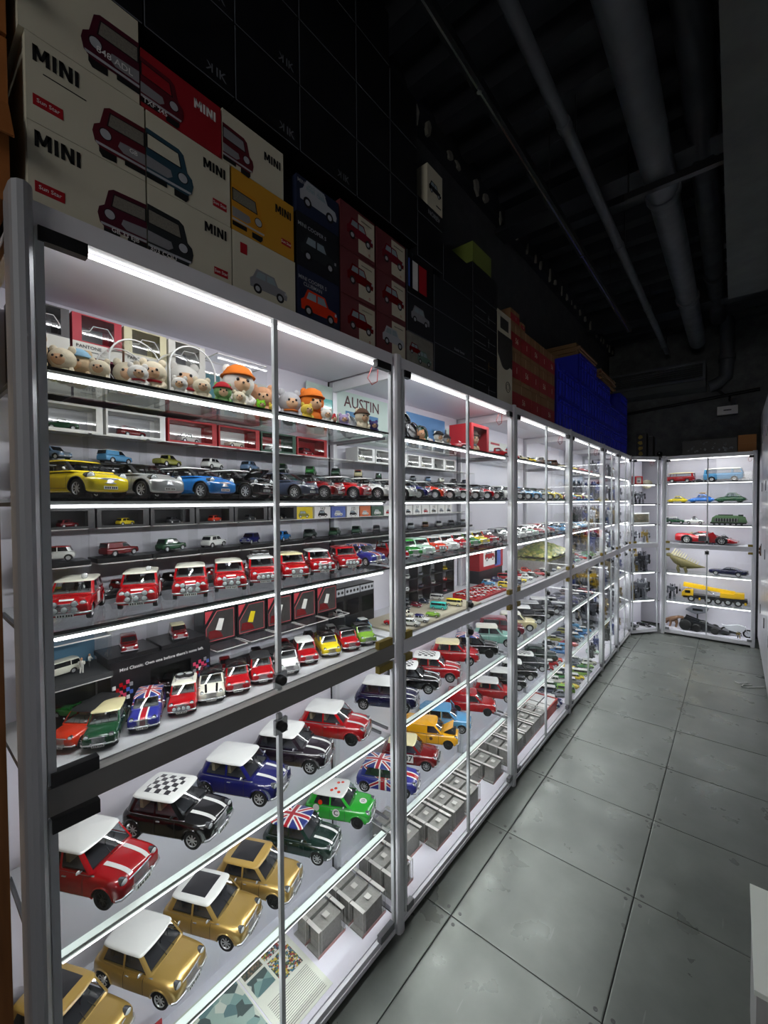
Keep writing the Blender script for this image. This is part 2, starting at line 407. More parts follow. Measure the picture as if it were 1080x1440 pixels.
# ---------------------------------------------------------------- far end services
t = thing('air_duct', 'wide grey duct with slatted louvre grille under the far ceiling', 'duct', (-.85, 6.95, 3.28))
put('duct_body', MB().bb(-.6, .55, -.05, .29, .0, .32).mesh('duct'), 'concrete_grey', t)
put('louvre_frame', MB().bb(-.6, .55, -.09, -.05, .30, .33).bb(-.6, .55, -.09, -.05, .09, .12).bb(-.6, -.57, -.09, -.05, .12, .3).bb(.52, .55, -.09, -.05, .12, .3).mesh('louvre'), 'pipe_paint', t)
for k in range(6): put('slat', MB().box((-.025, -.07, .14+.028*k), (1.09, .034, .004), 0, Matrix.Rotation(.6, 3, 'X')).mesh('slat'), 'pipe_paint', t)
t = thing('drain_pipe', 'grey pipe with elbow dropping in front of the wallpapered wall', 'pipe', (-.1, 7.12, 3.3))
put('pipe_run', MB().tube([(-.17, 0, .02), (-.13, 0, .03), (-.08, 0, .05), (0, 0, .12), (.01, -.02, .3), (.01, -.05, .88)], .075, 16).mesh('drain'), 'pipe_paint', t)
put('flange', MB().lathe([(.09, -.03), (.09, .03)], 16, 0, Matrix.Translation((.01, -.04, .36))).mesh('flange'), 'pipe_paint', t)
t = thing('cable_rail', 'thin black rail crossing the wallpapered wall at the far end', 'rail', (0, 7.22, 3.17))
put('rail_bar', MB().tube([(-1.4, 0, -.08), (.24, 0, .05)], .02, 10).mesh('bar'), 'black_metal', t)
put('bracket', MB().tube([(-.1, 0, .02), (-.2, -.02, .12)], .012, 8).tube([(-.06, 0, .03), (-.06, 0, -.06)], .012, 8).mesh('bracket'), 'black_metal', t)
t = thing('emergency_light', 'white emergency light box hanging on the wallpapered wall', 'light', (-.08, 7.15, 2.98))
put('housing', MB().bb(-.105, .105, -.035, .035, -.055, .055).mesh('housing'), mat('em_white', '#d8d8d4', .4), t)
put('lens', MB().bb(-.04, .04, -.0375, -.035, -.006, .008).mesh('lens'), 'dark_trim', t)
put('bracket', MB().bb(.03, .08, -.01, .03, .055, .15).mesh('bracket'), 'black_metal', t)

# ---------------------------------------------------------------- right hand white lockers
lk = thing('tall_locker', 'tall white locker doors along the aisle facing the cabinets', 'locker', (RW, 0, 0))
put('carcass', MB().bb(.012, .41, 4.95, 7.2, 0.03, 2.86).mesh('carcass'), 'locker_white', lk)
for k in range(3):
    y0 = 4.97+.74*k
    d = put('door', MB().bb(0, .012, y0, y0+.73, .06, 2.85).mesh('door'), 'locker_white', lk)
    for z in (.55, 1.25, 1.95, 2.5): put('hinge', MB().bb(-.006, .0, y0+.02, y0+.05, z-.05, z+.05).mesh('hinge'), 'aluminium_dark', d)
put('latch', MB().bb(-.012, 0, 6.50, 6.58, 1.16, 1.27).bb(-.02, -.012, 6.52, 6.56, 1.18, 1.21).bb(-.02, -.012, 6.52, 6.56, 1.22, 1.25).mesh('latch'), mat('bronze', '#7a5c46', .4, .6), lk)
# white box stand near the right edge
t = thing('white_stool', 'white topped grey box stand at the right edge of the aisle', 'stand', (.30, 1.73, 0))
put('top', MB().bb(-.245, .25, -.21, .21, .435, .45).mesh('top'), mat('stool_white', '#e9efe6', .35), t)
put('body', MB().bb(-.24, .24, -.205, .205, .0, .435).mesh('body'), mat('stool_grey', '#a9aaa8', .5), t)
put('print', MB().bb(.02, .03, .12, .135, .45, .4505).bb(.035, .07, .12, .13, .45, .4505).bb(.02, .07, .1, .106, .45, .4505).mesh('print'), 'ink', t)
put('cable_hole', MB().lathe([(.03, 0), (.03, .003)], 18, 0, Matrix.Translation((-.17, -.205, .3)) @ Matrix.Rotation(math.pi/2, 4, 'X')).mesh('hole'), 'dark_trim', t)
# white cord on the floor
pts = [(.235+.0*i, 5.40, .006) for i in range(1)]
pts += [(.19, 5.36, .006), (.12, 5.30, .006), (.07, 5.28, .006), (.085, 5.36, .006), (.15, 5.40, .006), (.12, 5.43, .006), (.05, 5.36, .006), (.02, 5.39, .006)]
o = put('power_cord', MB().tube(pts, .005, 6).mesh('cord'), mat('cord_white', '#e0e0dc', .5)); tag(o, 'thin white cord lying coiled on the floor by the lockers', 'cord')
# ================================================================== display cabinets
Z_TOP, Z_S1, Z_S2, Z_S3, Z_S4, Z_A, Z_B, Z_F = 2.39, 2.087, 1.817, 1.537, 1.232, .845, .450, .072
SHELF_X0, SHELF_X1 = -1.445, -1.085
POST = None
def strip_light(parent, length, loc, rz, tilt=.45, power=None):
    """LED strip: emissive tube with its own light; local +Y is the run, the light faces down and inward"""
    tb = put('led_strip', cached(('led', round(length, 3)), lambda: MB().bb(-.004, .004, -length/2, length/2, -.003, .003).mesh('led')), 'led_tube', parent, loc, (0, 0, rz))
    ld = bpy.data.lights.new('led_light', 'AREA'); ld.shape = 'RECTANGLE'; ld.size = .008; ld.size_y = length*.97
    ld.energy = (power or LED_W)*length; ld.color = (.97, .985, 1.)
    lo = bpy.data.objects.new('led_light', ld); COL.objects.link(lo); lo.parent = tb
    lo.location = (-.002, 0, -.0045); lo.rotation_euler = (0, tilt, 0)
    return tb
def cabinet(label, Wd, loc, rz, left_post=True, shelves=(Z_S1, Z_S2, Z_S3), lower=(Z_A, Z_B), dp=.395, end_post=False, ndoor=2, opaque4=True, right_post=False):
    """local frame: +X out of the doors, +Y along the run from 0 to Wd, door plane x=0"""
    t = thing('display_cabinet', label, 'cabinet', loc, rz, 'lit display cabinets')
    E0 = 0. if not right_post else 0.
    Wf = Wd; Wd = Wd if right_post else Wd-.0215
    put('back_panel', MB().bb(-dp-.012, -dp, 0, Wd, .03, Z_TOP).mesh('back'), 'white_panel', t)
    put('top_panel', MB().bb(-dp, -.02, .0, Wd, 2.362, 2.386).mesh('top'), 'white_panel', t)
    put('top_rail', MB().bb(-.02, .004, .02, Wd-.02, 2.352, 2.397).mesh('rail'), 'white_rail', t)
    put('base_panel', MB().bb(-dp, -.015, 0, Wd, .05, Z_F).mesh('base'), 'white_panel', t)
    put('base_rail', MB().bb(-.02, .0, .02, Wd-.02, .02, .066).bb(0, .004, .02, Wd-.02, .026, .044).mesh('rail'), 'white_rail', t)
    put('plinth', MB().bb(-dp+.02, -.06, .02, Wd-.02, 0, .05).mesh('plinth'), 'black_plastic', t)
    put('mid_rail', MB().bb(-.025, .006, .02, Wd-.02, 1.172, 1.228).mesh('rail'), 'rail_grey' if end_post or ndoor == 2 and loc[1] < 1 else 'aluminium', t)
    if opaque4: put('mid_panel', MB().bb(-dp, -.025, 0, Wd, Z_S4-.014, Z_S4).mesh('mid'), 'shelf_board', t)
    # posts
    def post(y):
        P = [(-.035, -.021), (-.035, .021), (.0, .021), (.008, .015), (.011, 0), (.008, -.015), (.0, -.021)]
        return put('post', cached('post', lambda: MB().prism(P, 0, 2.404).mesh('post')), 'aluminium', t, (0, y, 0))
    if left_post: post(0)
    if right_post: post(Wd-.021)
    for y in (0., Wd-.021) if right_post else (0.,):
        put('rear_post', MB().bb(-dp, -dp+.025, y-.0125, y+.0125, .07, 2.36).mesh('post'), 'aluminium', t)
        put('side_rail', MB().bb(-dp+.025, -.035, y-.01, y+.01, 2.315, 2.36).mesh('rail'), 'white_rail', t)
    # glass shelves with their lamps
    for z in tuple(shelves) + tuple(lower):
        g = put('glass_shelf', MB().bb(-dp+.008, -.024, .012, Wd-.012, z-.007, z).mesh('shelf'), 'shelf_glass', t)
        put('shelf_edge', MB().bb(-.024, -.0225, .012, Wd-.012, z-.007, z).mesh('edge'), 'glass_edge' if z > 1.4 else 'led_channel', g)
        put('led_channel', MB().bb(-.052 if z < 1 else -.045, -.024, .04, Wd-.04, z-.0125, z-.0075).mesh('chan'), 'led_diffuser' if z < 1 else 'led_channel', g)
        strip_light(g, Wd-.09, (-.034, Wd/2, z-.018), 0, .35)
        for y in (.012, Wd-.012): put('shelf_bracket', MB().box((-dp+.17, y, z-.013), (.3, .008, .01)).mesh('br'), 'aluminium_dark', g)
    strip_light(t, Wd-.09, (-.03, Wd/2, 2.346), 0, .45)
    strip_light(t, Wd-.09, (-.04, Wd/2, 1.205), 0, .45)
    # doors
    dw = (Wd-.046)/ndoor
    for lo, (z0, z1) in enumerate(((1.236, 2.348), (.07, 1.165))):
        for k in range(ndoor):
            y0 = .023+dw*k
            d = put('door', MB().bb(.0, .005, y0+.002, y0+dw-.002, z0, z1).mesh('pane'), 'door_glass', t)
            hy = y0+.05 if k == 0 else y0+dw-.05
            for z in (z0+.012, z1-.012):
                top_ = z > 2; near = loc[1] < 1; sh_ = 0 if near else .02 if k == 0 else -.02
                put('hinge_clip', MB().bb(-.008, .013, hy-sh_-(.048 if near else .022), hy-sh_+(.035 if near else .022), z-.015, z+.013).mesh('clip'), 'black_plastic' if top_ or near and k == 0 else 'brass' if 1 < z < 1.3 else 'aluminium_dark', d)
            ey = y0+dw-.001 if k == 0 else y0+.001
            if ndoor == 2 and k == 0:
                put('edge_seal', MB().bb(-.004, .009, ey-.006, ey+.008, z0, z1).mesh('seal'), 'clear_seal', d)
                zz = z0+.035 if lo == 0 else z1-.035
                l = put('lock', MB().bb(.005, .016, ey-.022, ey+.022, zz-.022, zz+.022).mesh('lock'), 'steel', d)
                put('cylinder', MB().lathe([(.014, 0), (.014, .012), (.011, .015)], 16, 0, Matrix.Translation((.016, ey, zz)) @ Matrix.Rotation(math.pi/2, 4, 'Y')).mesh('cyl'), 'black_plastic', l)
            if k == 0 : put('edge_trim', MB().bb(-.003, .008, y0-.002, y0+.012, z0, z1).mesh('trim'), 'clear_seal', d)
            if k == ndoor-1: put('edge_trim', MB().bb(-.003, .008, y0+dw-.012, y0+dw+.002, z0, z1).mesh('trim'), 'clear_seal', d)
    # loose lamp wire in the corner
    put('lamp_wire', MB().tube([(-.06, Wd-.07, 2.345), (-.07, Wd-.085, 2.30), (-.06, Wd-.07, 2.275), (-.05, Wd-.05, 2.29), (-.05, Wd-.045, 2.345)], .0018, 5).mesh('wire'), mat('wire_red', '#7a1c18', .5), t)
    return t
ordn = ['nearest', 'second', 'third', 'fourth', 'fifth', 'sixth']
for k in range(6):
    y0, y1 = POSTS[k], POSTS[k+1]
    lb = ['tall lit glass display cabinet nearest the camera, first of the left row', 'second tall lit glass display cabinet of the left row',
          'third tall lit glass display cabinet of the left row, under red cartons', 'fourth tall lit glass display cabinet of the left row, under blue crates',
          'fifth, narrower lit glass display cabinet of the left row', 'sixth and last narrow glass cabinet of the left row'][k]
    c = cabinet(lb, y1-y0, (FX, y0, 0), 0, left_post=(k > 0), dp=.395, right_post=(k == 5))
    if k == 0:   # broad rounded end column of the first cabinet
        P = [(-.06, -.03), (-.06, .0), (-.03, .0), (.0, .0)] + [(.0+.026*math.sin(a), -.018+.026*math.cos(a)*.7) for a in [0.2, .7, 1.2, 1.57, 2.1, 2.6]] + [(.0, -.036), (-.05, -.036)]
        put('end_column', MB().prism(P, 0, 2.415).mesh('column'), 'aluminium_end', c, (.0, .02, 0))
# angled corner cabinet and the one across the end of the aisle
CA = thing
lb = 'narrow angled glass corner cabinet between the left row and end wall'
cw = math.hypot(.29, .36)
CC = cabinet(lb, cw, (FX+.005, 6.42, 0), -math.atan2(.29, .36), left_post=False, dp=.30, ndoor=1, shelves=(2.03, 1.765, 1.49), lower=(.84, .46))
for nm, b_ in (('end_panel', (-.775, -.765, 6.84, 7.2)), ('end_panel', (-1.45, -1.10, 6.432, 6.437)), ('rear_panel', (-1.455, -.775, 7.195, 7.205)), ('rear_panel', (-1.465, -1.455, 6.437, 7.195))):
    o = put(nm, MB().bb(b_[0], b_[1], b_[2], b_[3], .03, 2.386).mesh('panel'), 'white_panel'); o.parent = CC; bpy.context.view_layer.update(); o.matrix_parent_inverse = CC.matrix_world.inverted()
cabinet('wide lit glass display cabinet across the far end of the aisle', .945, (-.735, YB-.01, 0), -math.pi/2, dp=.38, right_post=True, shelves=(2.045, 1.775, 1.49), lower=(.835, .455))
# ================================================================== model cars
def pchip(xs, ys, x):
    xs, ys, x = np.asarray(xs, float), np.asarray(ys, float), np.asarray(x, float)
    h = np.diff(xs); d = np.diff(ys)/h; m = np.zeros_like(ys); m[0], m[-1] = d[0], d[-1]
    for i in range(1, len(xs)-1):
        if d[i-1]*d[i] > 0:
            w1, w2 = 2*h[i]+h[i-1], h[i]+2*h[i-1]; m[i] = (w1+w2)/(w1/d[i-1]+w2/d[i])
    i = np.clip(np.searchsorted(xs, x)-1, 0, len(h)-1); t = (x-xs[i])/h[i]
    return ((1+2*t)*(1-t)**2)*ys[i] + t*(1-t)**2*h[i]*m[i] + t*t*(3-2*t)*ys[i+1] + t*t*(t-1)*h[i]*m[i+1]
# lower body stations (x, half width, top, bottom); greenhouse: front/rear x at belt and roof, half widths; wheels
SPECS = {}
SPECS['classic'] = dict(
    st=[(-1.53, .46, .62, .36), (-1.50, .56, .72, .30), (-1.42, .63, .80, .24), (-1.2, .68, .86, .20), (-.9, .70, .865, .19), (0, .705, .865, .19), (.55, .70, .872, .19), (.75, .70, .86, .19), (1.1, .695, .825, .20), (1.3, .685, .785, .20), (1.42, .665, .735, .22), (1.49, .63, .685, .26), (1.525, .57, .63, .31)],
    zm=.50, n=4.2, gh=dict(zb=.845, zt=1.285, xf=(.66, .26), xr=(-1.32, -1.13), w=(.675, .60), bow=.05, xB=-.27), crown=.07, ax=(.97, -1.06), track=.60, wr=.275, ww=.16,
    hl=(1.405, .49, .645, .105), grille=(1.535, .45, .150, .52), bump=(.345, 1.565, -1.57, .665), pillar=None)
SPECS['estate'] = dict(SPECS['classic'], st=[(-1.80, .52, .70, .34), (-1.77, .60, .80, .28), (-1.6, .66, .865, .22)] + [s for s in SPECS['classic']['st'] if s[0] > -1.3],
    gh=dict(zb=.845, zt=1.30, xf=(.66, .20), xr=(-1.76, -1.66), w=(.675, .61), bow=.04, xB=-.27), bump=(.345, 1.565, -1.83, .665))
SPECS['van'] = dict(SPECS['estate'], solid=('rside',))
SPECS['pickup'] = dict(SPECS['estate'], gh=dict(zb=.845, zt=1.285, xf=(.66, .20), xr=(-.62, -.52), w=(.665, .56), bow=.04, xB=-.40))
SPECS['cabrio'] = dict(SPECS['classic'], gh=dict(zb=.845, zt=1.10, xf=(.66, .38), xr=(.30, .26), w=(.64, .58), bow=.05, xB=.34), crown=.01)
SPECS['modern'] = dict(
    st=[(-1.82, .55, .72, .36), (-1.79, .68, .86, .28), (-1.68, .77, .95, .22), (-1.3, .83, .965, .18), (-.6, .84, .955, .17), (.2, .84, .945, .17), (.8, .84, .95, .17), (1.1, .835, .925, .18), (1.45, .815, .86, .19), (1.66, .77, .78, .2), (1.76, .70, .70, .22), (1.81, .60, .62, .27)],
    zm=.55, n=3.6, gh=dict(zb=.925, zt=1.345, xf=(1.0, .36), xr=(-1.66, -1.42), w=(.775, .63), bow=.09, xB=-.42), crown=.06, ax=(1.22, -1.25), track=.72, wr=.335, ww=.2,
    hl=(1.585, .575, .735, .15), grille=(1.80, .42, .085, .60), bump=None, pillar='black')
SPECS['beetle'] = dict(
    st=[(-2.03, .30, .50, .34), (-1.98, .45, .62, .28), (-1.8, .60, .80, .24), (-1.4, .70, .92, .22), (-.8, .72, .93, .2), (0, .70, .90, .2), (.7, .66, .92, .2), (1.1, .62, .88, .2), (1.5, .55, .78, .22), (1.8, .45, .64, .26), (1.98, .32, .50, .32)],
    zm=.5, n=2.6, gh=dict(zb=.89, zt=1.40, xf=(.62, .32), xr=(-1.55, -.75), w=(.60, .47), bow=.08, xB=-.25), crown=.10, ax=(1.2, -1.2), track=.62, wr=.33, ww=.15,
    hl=(1.52, .58, .62, .10), grille=None, bump=(.36, 2.02, -2.06, .60), fender=True, pillar=None)
SPECS['bus'] = dict(
    st=[(-2.14, .70, 1.02, .36), (-2.10, .78, 1.06, .3), (-1.9, .83, 1.08, .27), (0, .86, 1.08, .27), (1.7, .85, 1.08, .27), (2.0, .82, 1.06, .3), (2.12, .74, 1.0, .36)],
    zm=.62, n=7, gh=dict(zb=1.06, zt=1.72, xf=(2.10, 1.86), xr=(-2.10, -2.02), w=(.82, .74), bow=.08, xB=.95), crown=.16, ax=(1.2, -1.2), track=.70, wr=.33, ww=.17,
    hl=(2.08, .52, .80, .11), grille=None, bump=(.40, 2.2, -2.2, .78), pillar=None)
SPECS['sports'] = dict(
    st=[(-2.2, .80, .80, .34), (-2.15, .90, .90, .28), (-1.8, .97, .95, .2), (-1.2, .98, .93, .16), (-.3, .93, .74, .14), (.4, .93, .70, .14), (1.1, .97, .74, .14), (1.6, .96, .62, .14), (2.1, .88, .42, .15), (2.35, .6, .28, .17)],
    zm=.34, n=4, gh=dict(zb=.66, zt=1.10, xf=(.95, .15), xr=(-1.5, -.45), w=(.74, .48), bow=.12, xB=-.35), crown=.04, ax=(1.3, -1.25), track=.80, wr=.36, ww=.26,
    hl=(1.75, .66, .52, .06), grille=None, bump=None, pillar='black')
SPECS['muscle'] = dict(
    st=[(-2.35, .80, .86, .34), (-2.28, .88, .95, .28), (-1.5, .92, .98, .22), (-.5, .93, .94, .2), (.6, .93, .93, .2), (1.6, .92, .90, .2), (2.15, .89, .84, .22), (2.3, .82, .78, .28), (2.35, .76, .72, .34)],
    zm=.55, n=5, gh=dict(zb=.92, zt=1.28, xf=(.75, .2), xr=(-1.75, -.75), w=(.80, .60), bow=.07, xB=-.4), crown=.05, ax=(1.45, -1.3), track=.76, wr=.34, ww=.22,
    hl=(2.26, .66, .66, .085), grille=(2.36, .52, .09, .66), bump=(.42, 2.42, -2.42, .86), pillar=None)

class Car:
    """builds and caches the meshes of one car kind, real size in metres, x forward, z up, wheels on z=0"""
    def __init__(s, kind, fine):
        s.k, s.sp, s.fine = kind, SPECS[kind], fine
        st = np.array(s.sp['st']); s.st = st
        s._make()
    def W(s, x): return float(pchip(s.st[:, 0], s.st[:, 1], x))
    def T(s, x): return float(pchip(s.st[:, 0], s.st[:, 2], x))
    def Bt(s, x): return float(pchip(s.st[:, 0], s.st[:, 3], x))
    def top(s, x, y):
        zm, n, w = s.sp['zm'], s.sp['n'], s.W(x); q = min(1, abs(y)/w)
        return zm + (s.T(x)-zm)*(1-q**n)**(1/n)
    def side(s, x, z):
        zm, n = s.sp['zm'], s.sp['n']; q = (z-zm)/((s.T(x)-zm) if z > zm else (zm-s.Bt(x))); n2 = n if z > zm else n+2
        return s.W(x)*(1-min(1, abs(q))**n2)**(1/n2)
    def lower(s):
        sp = s.sp; N = 34 if s.fine else 16; K = 9 if s.fine else 6
        xs = np.interp(np.linspace(0, len(s.st)-1, N), range(len(s.st)), s.st[:, 0])
        n, zm = sp['n'], sp['zm']; rings = []
        for x in xs:
            w, zt, zb = s.W(x), s.T(x), s.Bt(x); half = []
            for t in np.linspace(-math.pi/2, math.pi/2, 2*K+1):
                c, q = max(0, math.cos(t)), abs(math.sin(t)); nn = n if t > 0 else n+2
                y = w*c**(2/nn); z = zm + ((zt-zm) if t > 0 else -(zm-zb))*q**(2/nn)
                if sp.get('fender') is None and s.k in ('classic', 'estate', 'van', 'pickup', 'cabrio') and x > .6 and t > .3:
                    z -= .022*math.exp(-((y-.40)/.06)**2)*min(1, (x-.6)*5)
                half.append((x, y, z))
            rings.append(half + [(a, -b, c_) for a, b, c_ in half[-2:0:-1]])
        P = len(rings[0]); vs_ = [p for r in rings for p in r]; fs = []
        for i in range(N-1):
            for j in range(P): fs.append((i*P+j, (i+1)*P+j, (i+1)*P+(j+1) % P, i*P+(j+1) % P))
        fs.append(list(range(P))); fs.append([(N-1)*P+j for j in range(P)][::-1])
        mb = MB().add(vs_, fs, 0, True); me = mb.mesh('lower', 2)
        # wheel arches
        ob = bpy.data.objects.new('t', me); COL.objects.link(ob)
        cut = MB()
        ar = sp['wr']*1.2
        for ax in sp['ax']:
            cut.lathe([(ar, -1.2), (ar, 1.2)], 28 if s.fine else 14, 0, Matrix.Translation((ax, 0, sp['wr'])) @ Matrix.Rotation(math.pi/2, 4, 'X'))
        co = bpy.data.objects.new('c', cut.mesh('cut', 2)); COL.objects.link(co)
        md = ob.modifiers.new('b', 'BOOLEAN'); md.operation = 'DIFFERENCE'; md.object = co; md.solver = 'EXACT'
        bpy.context.view_layer.update()
        me2 = bpy.data.meshes.new_from_object(ob.evaluated_get(bpy.context.evaluated_depsgraph_get()))
        bpy.data.objects.remove(ob, do_unlink=True); bpy.data.objects.remove(co, do_unlink=True)
        V = [tuple(v.co) for v in me2.vertices]; F = [list(p.vertices) for p in me2.polygons]; mi = []
        for p in me2.polygons:
            c = p.center; dark = any(math.hypot(c.x-a, c.z-sp['wr']) < ar*1.01 for a in sp['ax']) or c.z < .2
            mi.append(1 if dark else 0)
        out = MB(); out.v = V; out.f = F; out.m = mi; out.sm = [True]*len(F)
        # under tray so that the arches are closed
        out.bb(min(sp['ax'])-.3, max(sp['ax'])+.3, -sp['track']+.1, sp['track']-.1, .2, .6, 1)
        return out
    def ring(s, v, off=0.):
        g = s.sp['gh']; L = lambda p: p[0]+(p[1]-p[0])*v
        xf, xr, w = L(g['xf'])+off, L(g['xr'])-off, L(g['w'])+off; z = g['zb']+(g['zt']-g['zb'])*v
        xB = g['xB']; bow = g['bow']; fi = s.fine
        seg = []   # (x, y, zone of the face that follows)
        def line(p, q, n, zone):
            for i in range(n):
                t = i/n; seg.append((p[0]+(q[0]-p[0])*t, p[1]+(q[1]-p[1])*t, zone))
        def arc(p, c, q, n, zone):
            for i in range(n):
                t = i/n; seg.append(((1-t)**2*p[0]+2*t*(1-t)*c[0]+t*t*q[0], (1-t)**2*p[1]+2*t*(1-t)*c[1]+t*t*q[1], zone))
        n1 = 5 if fi else 2
        f_y, r_y = w*.86, w*.80; ln = xf-xr
        a0 = xf-.10; c0 = xr+min(.26, ln*.25)
        if a0-.1 < xB+.05: xB = (a0+c0)/2
        for i in range(n1):
            t = i/n1; seg.append((xf+bow*(1-t*t), f_y*t, 'screen'))
        arc((xf, f_y), (xf-.015, w*.985), (a0, w), 3, 'A')
        line((a0, w), (xB+.035, w*1.012), n1, 'fside'); line((xB+.035, w*1.012), (xB-.035, w*1.012), 1, 'B')
        line((xB-.035, w*1.012), (c0, w*.985), n1, 'rside')
        arc((c0, w*.985), (xr+.02, w*.97), (xr, r_y), 4, 'C')
        for i in range(n1):
            t = 1-i/n1; seg.append((xr-bow*.6*(1-t*t), r_y*t, 'rear'))
        seg.append((xr-bow*.6, 0, None))
        h = [(x, y, z) for x, y, _ in seg]; zones = [q for _, _, q in seg[:-1]]
        full = h + [(x, -y, zz) for x, y, zz in h[-2:0:-1]]
        return full, zones + [q+'_' for q in zones[::-1]]
    def green(s):
        vs_v = [-.03, .09, .3, .5, .7, .90, 1.0] if s.fine else [-.03, .09, .5, .90, 1.0]
        rings = []; zones = None
        for v in vs_v: r, zones = s.ring(v); rings.append(r)
        P = len(rings[0]); shell = MB(); wins = {}
        vs_ = [p for r in rings for p in r]; fs = []
        solid = s.sp.get('solid', ())
        sm = s.sp.get('pillar')
        for i in range(len(vs_v)-1):
            for j in range(P):
                z = zones[j]; f = (i*P+j, i*P+(j+1) % P, (i+1)*P+(j+1) % P, (i+1)*P+j)
                base = z.rstrip('_')
                if 0 < i < len(vs_v)-2 and base in ('screen', 'fside', 'rside', 'rear') and base not in solid:
                    key = base+('_r' if z.endswith('_') and base in ('fside', 'rside') else ('_l' if base in ('fside', 'rside') else ''))
                    wins.setdefault(key, []).append(f)
                else: fs.append((f, 2 if (sm and 0 < i) else 0))
        for f, m in fs: shell.f.append(list(f)); shell.m.append(m); shell.sm.append(True)
        shell.v = vs_
        c = Vector((0, 0, 0))
        W_ = {}
        for k, fl in wins.items():
            ids = sorted({i for f in fl for i in f}); mp = {i: n for n, i in enumerate(ids)}
            W_[k] = MB().add([vs_[i] for i in ids], [[mp[i] for i in f] for f in fl], 0, True)
        return shell, W_
    def roof(s):
        r1, _ = s.ring(.92, .014); r2_, _ = s.ring(.99, .014); r3, _ = s.ring(1.04, -.004)
        g = s.sp['gh']; P = len(r1); mb = MB(); rings = [r1, r2_, r3]
        cx = (g['xf'][1]+g['xr'][1])/2; z0 = r3[0][2]; cr = s.sp['crown']
        for k in (.94, .82, .6, .35, .12):
            rings.append([(cx+(x-cx)*k, y*k, z0+cr*(1-k**2.2)) for x, y, _ in r3])
        if not s.fine: rings = [rings[i] for i in (0, 1, 2, 3, 4, 6)]
        vs_ = [p for r in rings for p in r]
        fs = [(i*P+j, i*P+(j+1) % P, (i+1)*P+(j+1) % P, (i+1)*P+j) for i in range(len(rings)-1) for j in range(P)]
        fs.append([(len(rings)-1)*P+j for j in range(P)])
        return mb.add(vs_, fs, 0, True)
    def roofz(s, x, y):
        g = s.sp['gh']; r3, _ = s.ring(1.04, -.004); cx = (g['xf'][1]+g['xr'][1])/2; hx = (g['xf'][1]-g['xr'][1])/2
        k = min(1, max(abs(x-cx)/hx, abs(y)/g['w'][1])); return r3[0][2]+s.sp['crown']*(1-k**2.2)
    def patch(s, x0, x1, y0a, y1a, y0b, y1b, fn, off=.006, nx=10, ny=3):
        """thin strip on a height function, y range goes from a (x0) to b (x1)"""
        vs_ = []
        for i in range(nx+1):
            t = i/nx; x = x0+(x1-x0)*t
            for j in range(ny+1):
                u = j/ny; y = (y0a+(y1a-y0a)*u)*(1-t)+(y0b+(y1b-y0b)*u)*t; vs_.append((x, y, fn(x, y)+off))
        fs = [(i*(ny+1)+j, (i+1)*(ny+1)+j, (i+1)*(ny+1)+j+1, i*(ny+1)+j+1) for i in range(nx) for j in range(ny)]
        return MB().add(vs_, fs, 0, True)
    def _make(s):
        sp = s.sp; s.m = {}
        lo = s.lower(); sh, wins = s.green()
        lo.add(sh.v, [], 0); o = len(lo.v)-len(sh.v)
        for f, m_, q in zip(sh.f, sh.m, sh.sm): lo.f.append([i+o for i in f]); lo.m.append(m_); lo.sm.append(q)
        if sp.get('fender'):
            for ax in sp['ax']:
                for sg in (-1, 1):
                    lo.ball((0, 0, 0), .42, 14, 0, (1.15, .42, .80), Matrix.Translation((ax+(.02 if ax > 0 else -.02), sg*.60, .42)))
        if s.fine and not sp.get('fender'):
            ar = sp['wr']*1.2
            for ax in sp['ax']:
                for sg in (-1, 1):
                    pts = [(ax+ar*math.cos(a), sg*(s.side(ax+ar*math.cos(a), min(sp['wr']+ar*math.sin(a), s.T(ax)-.05))-.004), sp['wr']+ar*math.sin(a)) for a in np.linspace(-.12, math.pi+.12, 15)]
                    lo.tube(pts, .024, 6, 2 if sp['pillar'] else 0)
        s.m['body'] = lo.mesh('car_body', 3, 34)
        s.m['roof'] = s.roof().mesh('car_roof', 1, 50)
        gl = MB()
        nm = {'screen': 'windscreen', 'rear': 'rear_window', 'fside_l': 'side_window', 'fside_r': 'side_window', 'rside_l': 'side_window', 'rside_r': 'side_window'}
        s.wins = []
        for k, b in wins.items():
            s.wins.append((nm[k], b.mesh('car_window', 1))); gl.add(b.v, b.f, 0, True)
        s.m['glazing'] = gl.mesh('car_glazing', 1)
        # interior
        g = sp['gh']; mid = (g['xf'][0]+g['xr'][0])/2; hx = (g['xf'][0]-g['xr'][0])/2
        s.m['interior'] = MB().box((mid, 0, g['zb']+.025), (hx*1.8, g['w'][0]*1.8, .03)).mesh('interior', 1)
        ss = MB(); hz = (g['zt']-g['zb'])
        ss.box((0, 0, hz*.36), (.12, .42, hz*.72), 0, Matrix.Rotation(-.15, 3, 'Y'), .86); ss.box((-.03, 0, hz*.8), (.08, .22, hz*.16))
        s.m['seat'] = ss.mesh('seat', 1)
        s.m['steer'] = MB().tube([(.05*math.sin(a)*.3, .15*math.cos(a), .15*math.sin(a)) for a in np.linspace(0, 2*math.pi, 15)], .012, 6).mesh('steering')
        # wheels
        R, w = sp['wr'], sp['ww']; n = 28 if s.fine else 16
        MX = Matrix.Rotation(-math.pi/2, 4, 'X')
        ty = MB().lathe([(R*.66, -w/2), (R*.9, -w/2), (R*.985, -w*.38), (R, -w*.2), (R, w*.2), (R*.985, w*.38), (R*.9, w/2), (R*.66, w/2), (R*.62, w*.3)], n, 0, MX)
        s.m['tyre'] = ty.mesh('tyre', 1, 30)
        rm = MB().lathe([(R*.70, w*.30), (R*.70, w*.46), (R*.64, w*.47), (R*.60, w*.36), (R*.57, w*.22)], n, 0, MX, True, False)
